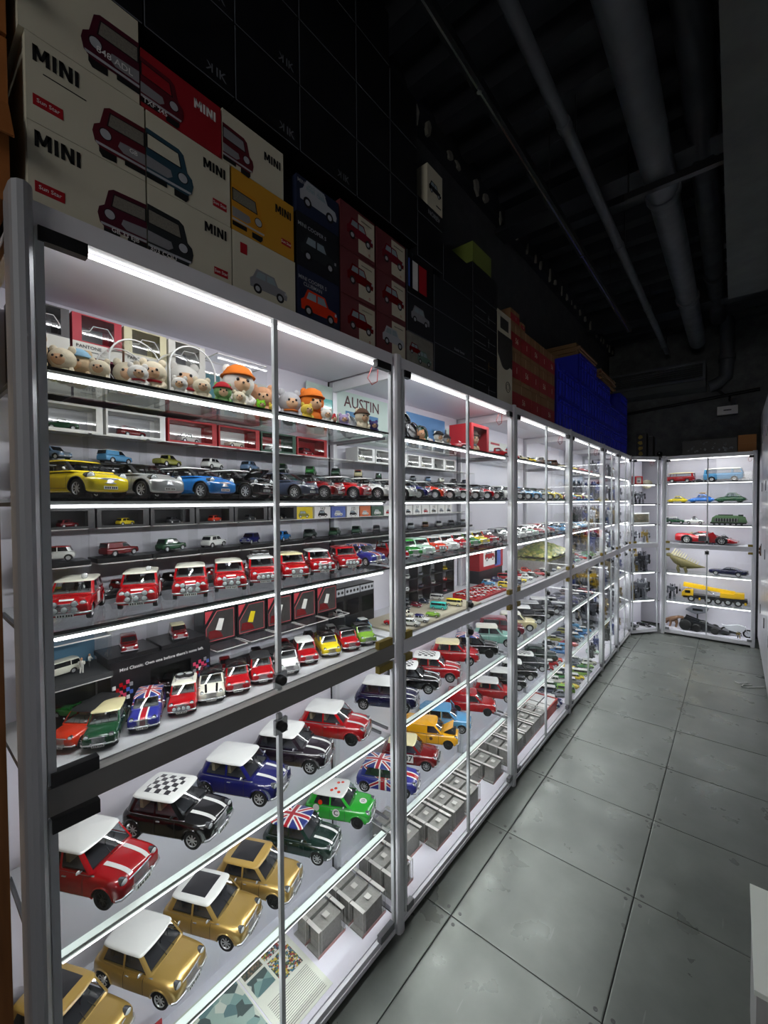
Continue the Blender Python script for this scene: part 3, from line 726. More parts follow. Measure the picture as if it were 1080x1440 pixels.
        rm.lathe([(R*.58, w*.10), (R*.58, w*.16)], n, 1, MX)
        for k in range(8):
            a = 2*math.pi*k/8; rm.box((R*.37*math.cos(a), w*.30, R*.37*math.sin(a)), (R*.50, w*.14, R*.11), 0, Matrix.Rotation(-a, 3, 'Y'))
        rm.lathe([(R*.20, w*.2), (R*.19, w*.40), (R*.10, w*.44)], 14, 0, MX)
        s.m['rim'] = rm.mesh('rim', 2, 30)
        whl = MB(); whl.v, whl.f, whl.m, whl.sm = list(ty.v), [list(f) for f in ty.f], list(ty.m), list(ty.sm)
        whl.lathe([(R*.68, w*.3), (R*.66, w*.44), (R*.5, w*.36), (R*.2, w*.40), (R*.18, w*.46), (.001, w*.47)], n, 1, MX)
        s.m['wheel'] = whl.mesh('wheel', 2, 30)
        # lamps and brightwork
        hx_, hy, hz, hr = sp['hl']
        MF = Matrix.Rotation(math.pi/2, 4, 'Y')
        hl = MB().lathe([(hr*1.02, -.16), (hr*1.12, .02), (hr*1.14, .05), (hr*.96, .065)], 18, 0, MF).lathe([(hr*.95, .06), (hr*.8, .085), (hr*.4, .10), (.001, .104)], 18, 1, MF)
        s.m['headlight'] = hl.mesh('headlight', 2, 40)
        s.m['spot'] = MB().lathe([(.03, -.06), (.10, -.02), (.108, .03), (.098, .04)], 16, 0, MF).lathe([(.097, .037), (.06, .055), (.001, .06)], 16, 1, MF).mesh('spot', 2, 40)
        s.m['ind'] = MB().lathe([(.04, -.05), (.036, .02), (.001, .035)], 12, 0, MF).mesh('indicator', 1)
        if sp['grille']:
            gx, gw, gh_, gz = sp['grille']; gm = MB()
            out = [(gw*math.copysign(abs(math.cos(a))**.62, math.cos(a)), gh_*math.copysign(abs(math.sin(a))**.8, math.sin(a))) for a in np.linspace(0, 2*math.pi, 30)[:-1]]
            fx = lambda y: gx-.14*(y/.6)**2
            gm.tube([(fx(y)+.015, y, gz+z) for y, z in out] + [(fx(out[0][0])+.015, out[0][0], gz+out[0][1])], .016, 6, 0, False)
            for k in range(-3, 4):
                z = gh_*k/4; yy = gw*(1-abs(k/4)**2)**.5
                gm.tube([(fx(y)+.012, y, gz+z) for y in (-yy, -yy/2, 0, yy/2, yy)], .009, 5, 0)
            gm.add([(fx(y)+.004, y*.98, gz+z*.98) for y, z in out], [list(range(len(out)))], 1)
            s.m['grille'] = gm.mesh('grille', 2, 60)
        if sp['bump']:
            bz, fx_, rx_, bw = sp['bump']
            def bar(x, sg):
                mb = MB(); pts = [(x-sg*.16, -bw*1.06, bz), (x-sg*.05, -bw*.95, bz), (x, -bw*.6, bz), (x+sg*.01, 0, bz), (x, bw*.6, bz), (x-sg*.05, bw*.95, bz), (x-sg*.16, bw*1.06, bz)]
                mb.tube(pts, .032, 8)
                for y in (-.28, .28): mb.box((x+sg*.02, y, bz+.03), (.045, .05, .13))
                return mb.mesh('bumper', 1, 50)
            s.m['fbump'] = bar(fx_, 1); s.m['rbump'] = bar(rx_, -1)
        s.m['plate'] = MB().box((0, 0, 0), (.012, .50, .11)).mesh('plate')
        pk = MB()
        for y in (-.19, -.115, -.04, .055, .12, .19): pk.box((.0075, y, 0), (.004, .045, .065))
        s.m['plate_marks'] = pk.mesh('plate_marks')
        # seams, handle, mirror, wiper
        for sg, nme in ((1, 'l'), (-1, 'r')):
            sm_ = MB(); d = .007
            xa, xb = g['xf'][0]-.25, g['xB']-.01
            zlo, zhi = sp['zm']-.2, g['zb']-.03
            def sidestrip(p, q, wdt):
                vs_ = []; n_ = 8
                for i in range(n_+1):
                    t = i/n_; x, z = p[0]+(q[0]-p[0])*t, p[1]+(q[1]-p[1])*t
                    dx, dz = (wdt/2, 0) if abs(q[0]-p[0]) < abs(q[1]-p[1]) else (0, wdt/2)
                    for e in (-1, 1): vs_.append((x+e*dx, sg*(s.side(x+e*dx, z+e*dz)+.004), z+e*dz))
                f = [(2*i, 2*i+1, 2*i+3, 2*i+2) for i in range(n_)]
                sm_.add(vs_, f if sg < 0 else [q_[::-1] for q_ in f], 0)
            sidestrip((xa, zlo), (xa, zhi), .014); sidestrip((xb, zlo), (xb, zhi), .014); sidestrip((xb, zlo), (xa, zlo), .012)
            s.m['seam_'+nme] = sm_.mesh('seam', 1)
            tr = MB(); sm_ = tr; sidestrip((g['xr'][0]+.1, g['zb']-.055), (xa+.3, g['zb']-.055), .018); s.m['belt_'+nme] = tr.mesh('belt', 1)
        s.m['handle'] = MB().box((0, 0, 0), (.12, .025, .02)).mesh('handle'); s.handle = (g['xB']+.12, s.side(g['xB']+.12, g['zb']-.14)+.01, g['zb']-.14)
        s.m['mirror'] = MB().box((0, .05, -.02), (.02, .1, .02)).ball((0, .12, .03), .06, 10, 0, (.5, 1, .8)).mesh('mirror', 1); s.mirror = (g['xf'][0]-.28, g['w'][0]-.015, g['zb']+.08)
        r0, _ = s.ring(.12); r1_, _ = s.ring(.5)
        a_, b_ = Vector(r0[2]), Vector(r1_[1]); c_, d_ = Vector((r0[2][0], -r0[2][1]*.3, r0[2][2])), Vector((r1_[2][0], -.45*r1_[2][1], r1_[2][2]))
        s.m['wiper'] = MB().tube([a_+Vector((.02, 0, 0)), b_+Vector((.02, .05, 0))], .008, 5).tube([c_+Vector((.03, 0, 0)), d_+Vector((.03, .02, 0))], .008, 5).mesh('wiper', 1)
        gx0 = sp['st'][-1][0]
        x0, x1 = g['xf'][0]+.04, gx0-.045
        s.stripes = [s.patch(x0, x1, .24*q, .36*q, .22*q, .33*q, s.top).mesh('stripe', 1) if q > 0 else s.patch(x0, x1, .36*q, .24*q, .33*q, .22*q, s.top).mesh('stripe', 1) for q in (1, -1)]
        s.ctr = [s.patch(x0, x1, -.13, .13, -.12, .12, s.top).mesh('stripe', 1)]
_CARS = {}
def carmesh(kind, fine): 
    if (kind, fine) not in _CARS: _CARS[(kind, fine)] = Car(kind, fine)
    return _CARS[(kind, fine)]
def heading(phi): return math.radians(90-phi)
CARN = [0]
def car(kind, body, roof, label, x, y, z, phi, sc, lvl=2, group=None, ref='c', cat='model car', rim='rim_silver', stripes=None, spots=0, rack=False, plate=True, seats='seat_beige', name='model_car', bonnet_open=False, extra=None, roofbox=None):
    """x,y: ref 'c' centre, 'fr' front right wheel contact, 'fl' front left wheel, 'f' front centre"""
    C = carmesh(kind, lvl >= 2); sp = C.sp
    if sc > .5: sc = 1/sc
    th = heading(phi); off = {'c': (0, 0), 'fr': (sp['ax'][0], -sp['track']), 'fl': (sp['ax'][0], sp['track']), 'f': (sp['st'][-1][0], 0)}[ref]
    ox, oy = off[0]*sc, off[1]*sc
    px, py = x-(ox*math.cos(th)-oy*math.sin(th)), y-(ox*math.sin(th)+oy*math.cos(th))
    t = thing(name, label, cat, (px, py, z+.0005), th, group, sc)
    bm = paint(body); rf = paint(roof) if roof else bm
    put('body', C.m['body'], [bm, 'dark_trim', 'dark_trim' if sp['pillar'] else bm], t)
    if kind != 'cabrio': put('roof', C.m['roof'], rf, t)
    R = sp['wr']
    for ax in sp['ax']:
        for sg in (1, -1):
            rz = 0 if sg > 0 else math.pi
            if lvl >= 3:
                w_ = put('wheel', C.m['tyre'], 'tyre', t, (ax, sg*sp['track'], R), (0, 0, rz)); put('rim', C.m['rim'], [rim, 'dark_trim'], w_)
            else: put('wheel', C.m['wheel'], ['tyre', rim], t, (ax, sg*sp['track'], R), (0, 0, rz))
    g = sp['gh']
    if lvl >= 3:
        for nm, me in C.wins: put(nm, me, 'car_glass', t)
        put('dashboard', C.m['interior'], 'cabin_lightened' if z > 1 else 'seat_dark', t)  # plate greyed on upper shelves to imitate light reflected in the windscreens
        if kind not in ('van',):
            for xs_, ys_ in ((g['xB']+.02, .3), (g['xB']+.02, -.3), (g['xr'][0]+.45, .3), (g['xr'][0]+.45, -.3)):
                put('seat', C.m['seat'], seats, t, (xs_, ys_, g['zb']-.05))
        put('steering_wheel', C.m['steer'], 'dark_trim', t, (g['xf'][0]-.42, .3, g['zb']+.12))
    else: put('glazing', C.m['glazing'], 'car_glass_dark' if lvl < 2 or sc < .05 else 'car_glass', t)
    if lvl == 2: put('seats', C.m['interior'], 'cabin_lightened' if z > 1 else 'seat_dark', t)  # same lightened plate, window brightness put into its colour
    hx, hy, hz, hr = sp['hl']
    for sg in (1, -1): put('headlight', C.m['headlight'], ['lamp_ring', 'lamp_lens'], t, (hx, sg*hy, hz))
    if lvl >= 1:
        if 'grille' in C.m: put('grille', C.m['grille'], ['chrome', 'grille_grey' if kind != 'modern' else 'dark_trim'], t)
        if kind == 'modern': put('air_intake', cached('intake', lambda: MB().bb(1.66, 1.795, -.52, .52, .33, .43).mesh('intake')), 'dark_trim', t)
        if 'fbump' in C.m: put('front_bumper', C.m['fbump'], 'chrome', t)
    if lvl >= 2:
        if 'rbump' in C.m: put('rear_bumper', C.m['rbump'], 'chrome', t)
        if plate:
            zz = (sp['bump'][0]-.0 if sp['bump'] else .42)-.06; xx = sp['bump'][1]+.03 if sp['bump'] else sp['st'][-1][0]+.01
            p_ = put('number_plate', C.m['plate'], 'plate_white', t, (xx, 0, zz)); put('plate_marks', C.m['plate_marks'], 'ink', p_)
    if lvl >= 3:
        if kind not in ('modern', 'sports'):
            for sg in (1, -1): put('indicator', C.m['ind'], 'amber', t, (hx+.06, sg*hy, hz-.17))
        for sg, q in ((1, 'l'), (-1, 'r')):
            put('door_seam', C.m['seam_'+q], 'dark_trim', t)
            if kind != 'modern': put('belt_trim', C.m['belt_'+q], 'chrome', t)
            hxx, hyy, hzz = C.handle; put('door_handle', C.m['handle'], 'chrome', t, (hxx, sg*hyy, hzz))
            mx, my, mz = C.mirror; put('mirror', C.m['mirror'], 'chrome' if body not in ('black',) else 'dark_trim', t, (mx, sg*my, mz), None, (1, sg, 1))
        put('wiper', C.m['wiper'], 'dark_trim', t)
    if stripes:
        for me in (C.stripes if stripes[0] == '2' else C.ctr): put('bonnet_stripe', me, paint(stripes[1:]), t)
    if spots and sp['grille']:
        gx, gw, gh_, gz = sp['grille']
        L = {1: [(0, 0)], 2: [(-.2, 0), (.2, 0)], 3: [(-.26, -.01), (0, .0), (.26, -.01)], 4: [(-.33, 0), (-.11, .0), (.11, 0), (.33, 0)], 5: [(-.28, -.03), (0, -.02), (.28, -.03), (-.29, .17), (.29, .17)]}[spots]
        for yy, zz in L: put('spot_lamp', C.m['spot'], ['lamp_ring', 'lamp_lens'], t, (gx+.09, yy, gz+zz))
        put('lamp_bar', cached('lampbar', lambda: MB().tube([(0, -.42, 0), (0, .42, 0)], .014, 6).mesh('bar')), 'chrome', t, (gx+.05, 0, gz-.1))
    cx = (g['xf'][1]+g['xr'][1])/2; rzv = C.roofz(cx, 0)
    if rack:
        def _rk():
            mb = MB()
            for yy in (-.42, .42): mb.tube([(-.5, yy, .1), (.5, yy, .1)], .015, 5)
            for q in np.linspace(-.5, .5, 6): mb.tube([(q, -.42, .1), (q, .42, .1)], .012, 5)
            for q in (-.45, .45):
                for yy in (-.42, .42): mb.tube([(q, yy, .1), (q, yy*1.05, -.06)], .014, 5)
            return mb.mesh('rack')
        put('roof_rack', cached('rack', _rk), 'chrome', t, (cx, 0, rzv-.02))
        if rack == 'w':
            for yy in (-.22, .22): put('spare_wheel', C.m['wheel'], ['tyre', rim], t, (cx+.05, yy, rzv+.14), (math.pi/2, 0, 0))
        if rack == 'b':
            put('luggage', cached('lugg', lambda: MB().box((-.1, 0, .2), (.7, .5, .18)).box((.3, .1, .18), (.2, .4, .14)).mesh('lug')), mat('luggage_brown', '#7a5a38', .7), t, (cx, 0, rzv))
            put('surfboard', cached('surf', lambda: MB().prism([(-.9, 0), (-.5, .16), (.5, .17), (.9, .08), (1.0, 0), (.9, -.08), (.5, -.17), (-.5, -.16)], .30, .34).mesh('surf')), paint('cream'), t, (cx, 0, rzv))
    if roofbox == 'lamp':
        put('roof_lamp', C.m['spot'], ['chrome', 'lamp_lens'], t, (g['xf'][1]-.12, .30, rzv+.05))
    return t, C
def decal_disc(t, x, y, z, r, nrm, m, name='roundel', n=20):
    """flat round sticker at local point, facing nrm"""
    me = cached(('disc', n), lambda: MB().lathe([(1, 0), (1, .05)], n).mesh('disc'))
    return put(name, me, m, t, (x, y, z), Vector(nrm).to_track_quat('Z', 'Y').to_euler(), (r, r, .08))
# ================================================================== contents of the left row of cabinets
NTH = ['first', 'second', 'third', 'fourth', 'fifth', 'sixth', 'seventh', 'eighth', 'ninth', 'tenth', 'eleventh', 'twelfth', 'thirteenth', 'fourteenth', 'fifteenth', 'sixteenth', 'seventeenth', 'eighteenth', 'nineteenth', 'twentieth']
CABN = ['nearest cabinet', 'second cabinet', 'third cabinet', 'fourth cabinet', 'fifth cabinet', 'sixth cabinet']
COLW = dict(brg='dark green', bbblue='blue', vanyellow='bright yellow', body_jack='flag-painted blue', roof_checker='checkered', roof_jack='flag-painted', roof_softblack='black', skyblue='sky-blue', midblue='blue', bluegrey='grey-blue', brightgreen='bright green', gunmetal='dark grey', darkred='dark red', purple='dark purple', forest='dark green')
def cw_(c): return COLW.get(c, c)
def tiny(kind):
    """one small car as a single mesh: slots paint, trim, roof, glass, tyre, lamps"""
    def f():
        C = carmesh(kind, False); mb = MB()
        def merge(me, mp, M=None):
            vs_ = [(M @ v.co) if M is not None else v.co for v in me.vertices]
            o = len(mb.v); mb.v += [tuple(v) for v in vs_]
            for p in me.polygons: mb.f.append([o+i for i in p.vertices]); mb.m.append(mp[p.material_index]); mb.sm.append(p.use_smooth)
        merge(C.m['body'], [0, 1, 1 if C.sp['pillar'] else 0]); merge(C.m['glazing'], [3])
        if kind != 'cabrio': merge(C.m['roof'], [2])
        for ax in C.sp['ax']:
            for sg in (1, -1): merge(C.m['wheel'], [4, 5], Matrix.Translation((ax, sg*C.sp['track'], C.sp['wr'])) @ Matrix.Rotation(0 if sg > 0 else math.pi, 4, 'Z'))
        hx, hy, hz, hr = C.sp['hl']
        for sg in (1, -1): mb.ball((hx, sg*hy, hz), hr, 8, 5)
        if C.sp['grille']:
            gx, gw, gh_, gz = C.sp['grille']; mb.box((gx-.02, 0, gz), (.06, gw*1.5, gh_*1.8), 5)
        return mb.mesh('small_car', 6, 40)
    return cached(('tiny', kind), f)
def small_car(kind, body, roof, label, x, y, z, phi, sc, group=None, name='small_model_car', cat='model car'):
    o = put(name, tiny(kind), [paint(body), 'dark_trim', paint(roof or body), 'car_glass_dark', 'tyre', 'rim_silver'], None, (x, y, z+.0004), (0, 0, heading(phi)), 1/sc)
    return tag(o, label, cat, group)
def lab(body, roof, noun, where):
    r = '' if not roof or roof == body else ' with '+cw_(roof)+' roof'
    return cw_(body)+' '+noun+r+', '+where

# ---------------- fifth shelf: large saloons, front wheels near the shelf edge
A1 = [('red', 'white', -1.138, .322, dict(stripes='2white', rim='rim_black')), ('black', 'roof_checker', -1.146, .539, dict(stripes='2white')), ('blue', 'white', -1.144, .752, dict(stripes='2white')),
      ('purple', 'white', -1.143, .956, dict(stripes='2white')), ('red', 'white', -1.150, 1.172, dict(stripes='2white', rim='rim_black'))]
A2 = [('navy', 'white', -1.140, 1.505, dict(stripes='2white')), ('black', 'roof_checker', -1.165, 1.735, dict(stripes='2white')), ('red', 'roof_checker', -1.150, 1.92, dict(stripes='2white')),
      ('red', 'cream', -1.180, 2.19, {}), ('black', 'roof_jack', -1.145, 2.375, dict(stripes='2silver', rim='rim_black')), ('teal', 'ivory', -1.14, 2.63, dict(rim='rim_white'))]
A3 = [('maroon', 'maroon', -1.17, 2.86, dict(kind='estate')), ('cream', 'ivory', -1.15, 3.05, {}), ('black', 'white', -1.16, 3.27, {}), ('black', 'silver', -1.16, 3.47, dict(kind='estate')), ('gunmetal', 'white', -1.15, 3.66, {})]
B1 = [('gold', 'roof_softblack', -1.17, .265, {}), ('gold', 'white', -1.169, .457, {}), ('gold', 'roof_sunroof', -1.169, .647, {}), ('gold', 'gold', -1.168, .818, dict(rim='rim_black', sun=True)),
      ('brg', 'roof_jack', -1.185, 1.022, dict(stripes='2white')), ('brightgreen', 'white', -1.190, 1.243, dict(rim='rim_black', deco='C'))]
B2 = [('body_jack', 'roof_jack', -1.145, 1.51, {}), ('darkred', 'cream', -1.178, 1.735, dict(spots=4, deco='37')), ('vanyellow', 'vanyellow', -1.19, 1.965, dict(kind='van', rim='rim_black', hood=True)), ('skyblue', 'skyblue', -1.21, 2.15, dict(kind='estate', wood=True)),
      ('red', 'red', -1.185, 2.43, dict(kind='van', rim='rim_black')), ('red', 'white', -1.16, 2.68, dict(rim='rim_white'))]
B3 = [('black', 'white', -1.17, 2.90, {}), ('black', 'white', -1.17, 3.12, {}), ('gunmetal', 'roof_checker', -1.16, 3.34, {}), ('brg', 'brg', -1.16, 3.56, {})]
def _sun(nt, x, y, z):
    k = (x+.42).abs().lt(.46)*y.abs().lt(.43)
    return mixc(nt, k, WH, srgb('#1c1d20'))
pattern('roof_sunroof', _sun)
def _sung(nt, x, y, z):
    k = (x+.42).abs().lt(.46)*y.abs().lt(.43)
    return mixc(nt, k, srgb('#b8974e'), srgb('#1c1d20'))
pattern('roof_goldsun', _sung); COLW['roof_sunroof'] = 'black sunroof and white'; COLW['roof_goldsun'] = 'black sunroof and gold'
def big_row(L, z, cabn, shelf, phi, lvl):
    for i, (b, r, x, y, kw) in enumerate(L):
        kw = dict(kw); kind = kw.pop('kind', 'classic'); deco = kw.pop('deco', None); hood = kw.pop('hood', False); wood = kw.pop('wood', False)
        if kw.pop('sun', False): r = 'roof_goldsun'
        if i == 0 and b == 'gold': r = 'roof_goldsun'
        if b == 'black' and r == 'roof_jack': pass
        noun = {'classic': 'large saloon model', 'estate': 'large estate model', 'van': 'large panel van model'}[kind]
        if kw.get('stripes'): noun = 'striped '+noun
        t, C = car(kind, b, r, lab(b, r, noun, '%s on %s, %s' % (NTH[i], shelf, cabn)), x, y, z, phi+rnd.uniform(-1.5, 1.5), 10.6, lvl, 'large model saloons', 'fr', seats='seat_beige' if b in ('red', 'black', 'blue') else 'seat_dark', **kw)
        if deco == 'C':
            for xx, yy in ((-.15, .2), (-.15, -.2), (.02, .3), (-.3, -.33), (.05, -.38), (-.72, .28)): decal_disc(t, xx, yy, C.roofz(xx, yy)+.002, .075, (xx*.15, yy*.2, 1), paint('orange'), 'roof_dot')
            d = decal_disc(t, .02, -C.side(.02, .62)-.004, .62, .17, (0, -1, .05), 'plate_white')
            put('lettering', text_mesh('C', .02), 'ink', t, (.02, -C.side(.02, .62)-.02, .62), (math.pi/2, 0, 0), .3)
            decal_disc(t, -.92, -C.side(-.92, .7)-.002, .72, .15, (0, -1, .1), 'plate_white')
            d = decal_disc(t, 1.08, 0, C.top(1.08, 0)+.003, .17, (.1, 0, 1), 'plate_white')
            put('lettering', text_mesh('13', .02), 'ink', t, (1.08, 0, C.top(1.08, 0)+.02), (0, .1, math.pi/2), .22)
            decal_disc(t, -.72, -C.sp['gh']['w'][0]-.005, .98, .1, (0, -1, .25), paint('orange'), 'roof_dot')
        if deco == '37':
            put('door_number_panel', cached('nump', lambda: MB().box((0, 0, 0), (.52, .008, .42)).mesh('np')), 'plate_white', t, (.02, -C.side(.02, .6)-.004, .60))
            put('lettering', text_mesh('37', .02), 'ink', t, (.02, -C.side(.02, .6)-.01, .6), (math.pi/2, 0, 0), .42)
        if wood:
            wm = mat('wood_trim', '#c9b36a', .5)
            fr = MB()
            for xa, xb, za, zb_ in ((-1.7, -.3, .80, .84), (-1.7, -.3, .46, .50), (-1.7, -1.66, .46, 1.25), (-1.02, -.98, .46, 1.25), (-.33, -.29, .46, 1.25)):
                fr.bb(xa, xb, -.722, -.700 if zb_ < 1 else -.60, za, zb_)
            put('wood_frame', fr.mesh('wood'), wm, t)
            dr = put('open_door', MB().box((-.0, -.0, .75), (.62, .03, .85)).mesh('door'), paint('skyblue'), t, (.30, .99, 0), (0, 0, -1.13))
            put('door_trim', MB().bb(-.3, .3, -.02, .02, .80, .84).bb(-.3, .3, -.02, .02, .36, .40).bb(-.3, -.26, -.02, .02, .36, 1.17).bb(.26, .3, -.02, .02, .36, 1.17).mesh('trim'), wm, dr)
            put('door_window', MB().bb(-.24, .24, -.018, .018, .87, 1.12).mesh('win'), 'car_glass_dark', dr)
        if hood:
            put('engine_bay', MB().bb(.72, 1.38, -.42, .42, .80, .868).mesh('bay'), 'dark_trim', t)
            en = MB()
            for q, (dx_, dy_, s_) in enumerate(((.0, 0, .13), (.2, .2, .09), (-.15, -.22, .1), (.15, -.15, .08))): en.box((1.02+dx_, dy_, .88), (s_, s_*1.4, .07))
            put('engine', en.mesh('engine'), 'steel', t)
            put('open_bonnet', MB().box((.3, 0, .02), (.66, .9, .03)).mesh('hood'), paint('vanyellow'), t, (.70, 0, .89), (0, -.55, 0))
            decal_disc(t, -.02, -C.side(-.02, .58)-.004, .58, .1, (0, -1, 0), paint('brown'))
            put('lettering', text_mesh('o  :::::::', .01), 'ink', t, (-1.1, -C.side(-1.1, .85)-.01, .86), (math.pi/2, 0, 0), .12)
PHI_A = 63
big_row(A1, Z_A, CABN[0], 'fifth shelf', PHI_A, 3); big_row(A2, Z_A, CABN[1], 'fifth shelf', PHI_A, 3); big_row(A3, Z_A, CABN[2], 'fifth shelf', PHI_A, 2)
big_row(B1, Z_B, CABN[0], 'sixth shelf', 64, 3); big_row(B2, Z_B, CABN[1], 'sixth shelf', 64, 3); big_row(B3, Z_B, CABN[2], 'sixth shelf', 64, 2)

# ---------------- second shelf: modern hatchbacks in a row
S2 = [('yellow', 'yellow', .289), ('silver', 'black', .423), ('midblue', 'white', .575), ('black', 'white', .713), ('slate', 'slate', .897), ('darkred', 'black', 1.03), ('red', 'white', 1.18), ('white', 'white', 1.325),
      ('white', 'white', 1.50), ('blue', 'white', 1.62), ('orange', 'white', 1.76), ('silver', 'black', 1.90), ('darkred', 'white', 2.04), ('silver', 'silver', 2.18), ('red', 'black', 2.33), ('black', 'black', 2.46),
      ('white', 'white', 2.68), ('gunmetal', 'white', 2.83), ('skyblue', 'skyblue', 2.98), ('skyblue', 'black', 3.14), ('forest', 'forest', 3.30), ('yellow', 'black', 3.45), ('yellow', 'yellow', 3.6)]
cnt = {}
for b, r, y in S2:
    c = 0 if y < 1.367 else 1 if y < 2.547 else 2; cnt[c] = cnt.get(c, 0)+1
    hood = (b, y) == ('black', .713)
    t, C = car('modern', b, r, lab(b, r, 'modern hatchback model' + (' with open bonnet' if hood else ''), '%s along second shelf, %s' % (NTH[cnt[c]-1], CABN[c])), -1.135, y, Z_S2, 72, 15.2, 3 if c == 0 else 2, 'hatchbacks along the second shelf', 'fr', seats='seat_dark', rim='rim_silver')
    if hood:
        put('open_bonnet', MB().box((.32, 0, .03), (.7, 1.15, .04)).ball((.3, 0, .03), .5, 12, 0, (.7, 1.1, .12)).mesh('hood'), paint('black'), t, (.98, 0, .95), (0, -.62, 0))
        en = MB().box((1.35, 0, .92), (.5, .9, .04))
        for q in range(5): en.box((1.25+.08*(q % 3), -.35+.17*q, .96), (.13, .12, .06))
        put('engine', en.mesh('engine'), 'steel', t)

# ---------------- third shelf: front-facing cars
S3 = [('red', 'ivory', .260, dict(spots=5, roofbox='lamp')), ('red', 'ivory', .405, dict(spots=5, roofbox='lamp')), ('red', 'ivory', .540, dict(spots=5)), ('red', 'ivory', .662, dict(spots=5)), ('red', 'white', .780, dict(spots=4, rack='w')),
      ('red', 'cream', .905, dict(spots=2)), ('red', 'white', 1.030, dict(spots=5)), ('red', 'red', 1.172, dict(spots=4)), ('body_jack', 'roof_jack', 1.335, {}),
      ('red', 'black', 1.49, {}), ('green', 'brightgreen', 1.60, {}), ('mint', 'mint', 1.71, {}), ('orange', 'white', 1.83, dict(spots=3)), ('white', 'white', 1.95, {}), ('red', 'white', 2.07, {}), ('green', 'white', 2.19, {}), ('yellow', 'white', 2.31, {}), ('red', 'white', 2.44, {}),
      ('silver', 'silver', 2.66, {}), ('white', 'black', 2.78, {}), ('white', 'white', 2.90, {}), ('silver', 'black', 3.02, {}), ('mint', 'white', 3.14, {}), ('red', 'white', 3.26, {}), ('white', 'red', 3.38, {}), ('red', 'white', 3.5, {}), ('skyblue', 'white', 3.63, {})]
cnt = {}
for b, r, y, kw in S3:
    c = 0 if y < 1.367 else 1 if y < 2.547 else 2; cnt[c] = cnt.get(c, 0)+1
    noun = 'rally car model with front lamps' if kw.get('spots') else 'small saloon model'
    ph = 116 if b != 'body_jack' else 92
    if c > 0: ph = 112
    nx = dict(kw)
    t, C = car('classic', b, r, lab(b, r, noun, '%s on third shelf, %s' % (NTH[cnt[c]-1], CABN[c])).replace('lamps with', 'lamps and'), -1.14, y, Z_S3, ph, 15.4 if c == 0 else 15.8, 3 if c == 0 else 2, 'cars along the third shelf', 'f', rim='rim_silver' if kw.get('spots') else 'rim_white', seats='seat_dark', **nx)
    if kw.get('spots') == 5 and c == 0:
        put('bonnet_badge', C.patch(1.28, 1.40, -.22, .22, -.20, .20, C.top, .012).mesh('badge'), 'plate_white', t)
        put('door_number_panel', cached('nump2', lambda: MB().box((0, 0, 0), (.40, .008, .40)).mesh('np')), 'plate_white', t, (.02, C.side(.02, .6)+.004, .60))

# ---------------- fourth shelf: small cars along the front
S4 = [('orange', 'roof_softblack', -1.185, .252, 146, dict(kind='estate', rim='rim_white')), ('forest', 'cream', -1.122, .312, 120, {}), ('body_jack', 'roof_jack', -1.126, .408, 120, {}), ('red', 'ivory', -1.13, .506, 120, dict(rack='w', spots=4)), ('ivory', 'black', -1.134, .592, 118, dict(stripes='2black')),
      ('red', 'black', -1.128, .672, 118, {}), ('red', 'roof_softblack', -1.13, .760, 118, {}), ('white', 'black', -1.12, .855, 118, {}), ('red', 'white', -1.14, .955, 118, {}), ('yellow', 'black', -1.13, 1.055, 118, {}), ('red', 'black', -1.118, 1.148, 118, {}), ('lime', 'black', -1.11, 1.235, 118, {})]
for i, (b, r, x, y, ph, kw) in enumerate(S4):
    kw = dict(kw); kind = kw.pop('kind', 'classic')
    car(kind, b, r, lab(b, r, 'small estate model' if kind == 'estate' else 'small saloon model' + (' with roof rack' if kw.get('rack') else ''), '%s along fourth shelf, nearest cabinet' % NTH[i]).replace('rack with', 'rack and'), x, y, Z_S4, ph, 19.6, 3 if i < 7 else 2, 'small cars along the fourth shelf', 'f', **kw)

# ---------------- clear display cases
mat('case_black', '#121214', .35); mat('case_white', '#e8e8e6', .45); mat('card_red', '#a8141c', .5); mat('card_grey', '#8b8c90', .5); mat('card_silver', '#b9bbc0', .35); mat('card_green', '#1f4a35', .5); mat('case_rim', '#d9d9d6', .4)
def open_box(dx, dy, dz):
    """five thin clear walls of a case cover, open below"""
    def f():
        x, y = dx/2, dy/2; vs_ = [(-x, -y, 0), (x, -y, 0), (x, y, 0), (-x, y, 0), (-x, -y, dz), (x, -y, dz), (x, y, dz), (-x, y, dz)]
        return MB().add(vs_, [(4, 5, 6, 7), (0, 1, 5, 4), (1, 2, 6, 5), (2, 3, 7, 6), (3, 0, 4, 7)]).mesh('cover')
    return cached(('cover', round(dx, 4), round(dy, 4), round(dz, 4)), f)
def edges_mesh(dx, dy, dz, r):
    def f():
        x, y = dx/2, dy/2; mb = MB()
        for a, b in (((-x, -y), (x, -y)), ((x, -y), (x, y)), ((x, y), (-x, y)), ((-x, y), (-x, -y))):
            mb.bb(min(a[0], b[0])-r, max(a[0], b[0])+r, min(a[1], b[1])-r, max(a[1], b[1])+r, dz-r, dz+r)
        return mb.mesh('rim')
    return cached(('edges', round(dx, 4), round(dy, 4), round(dz, 4), r), f)
def clear_case(label, x, y, z, dx, dy, dz, base=.018, bm='case_black', group='clear display cases', rim=True, name='display_case', back=None):
    t = thing(name, label, 'display case', (x, y, z), 0, group)
    put('base', cbox(dx, dy, base), bm, t)
    c = put('cover', open_box(dx-.003, dy-.003, dz-base), 'case_plastic', t, (0, 0, base))
    if rim: put('cover_edge', edges_mesh(dx-.004, dy-.004, dz-base, .0013), 'case_rim', c)
    if back: put('back_card', cached(('bk', round(dy, 4), round(dz, 4)), lambda: MB().box((0, 0, (dz-base)/2), (.0015, dy-.008, dz-base-.004)).mesh('card')), back, t, (-dx/2+.005, 0, base))
    return t
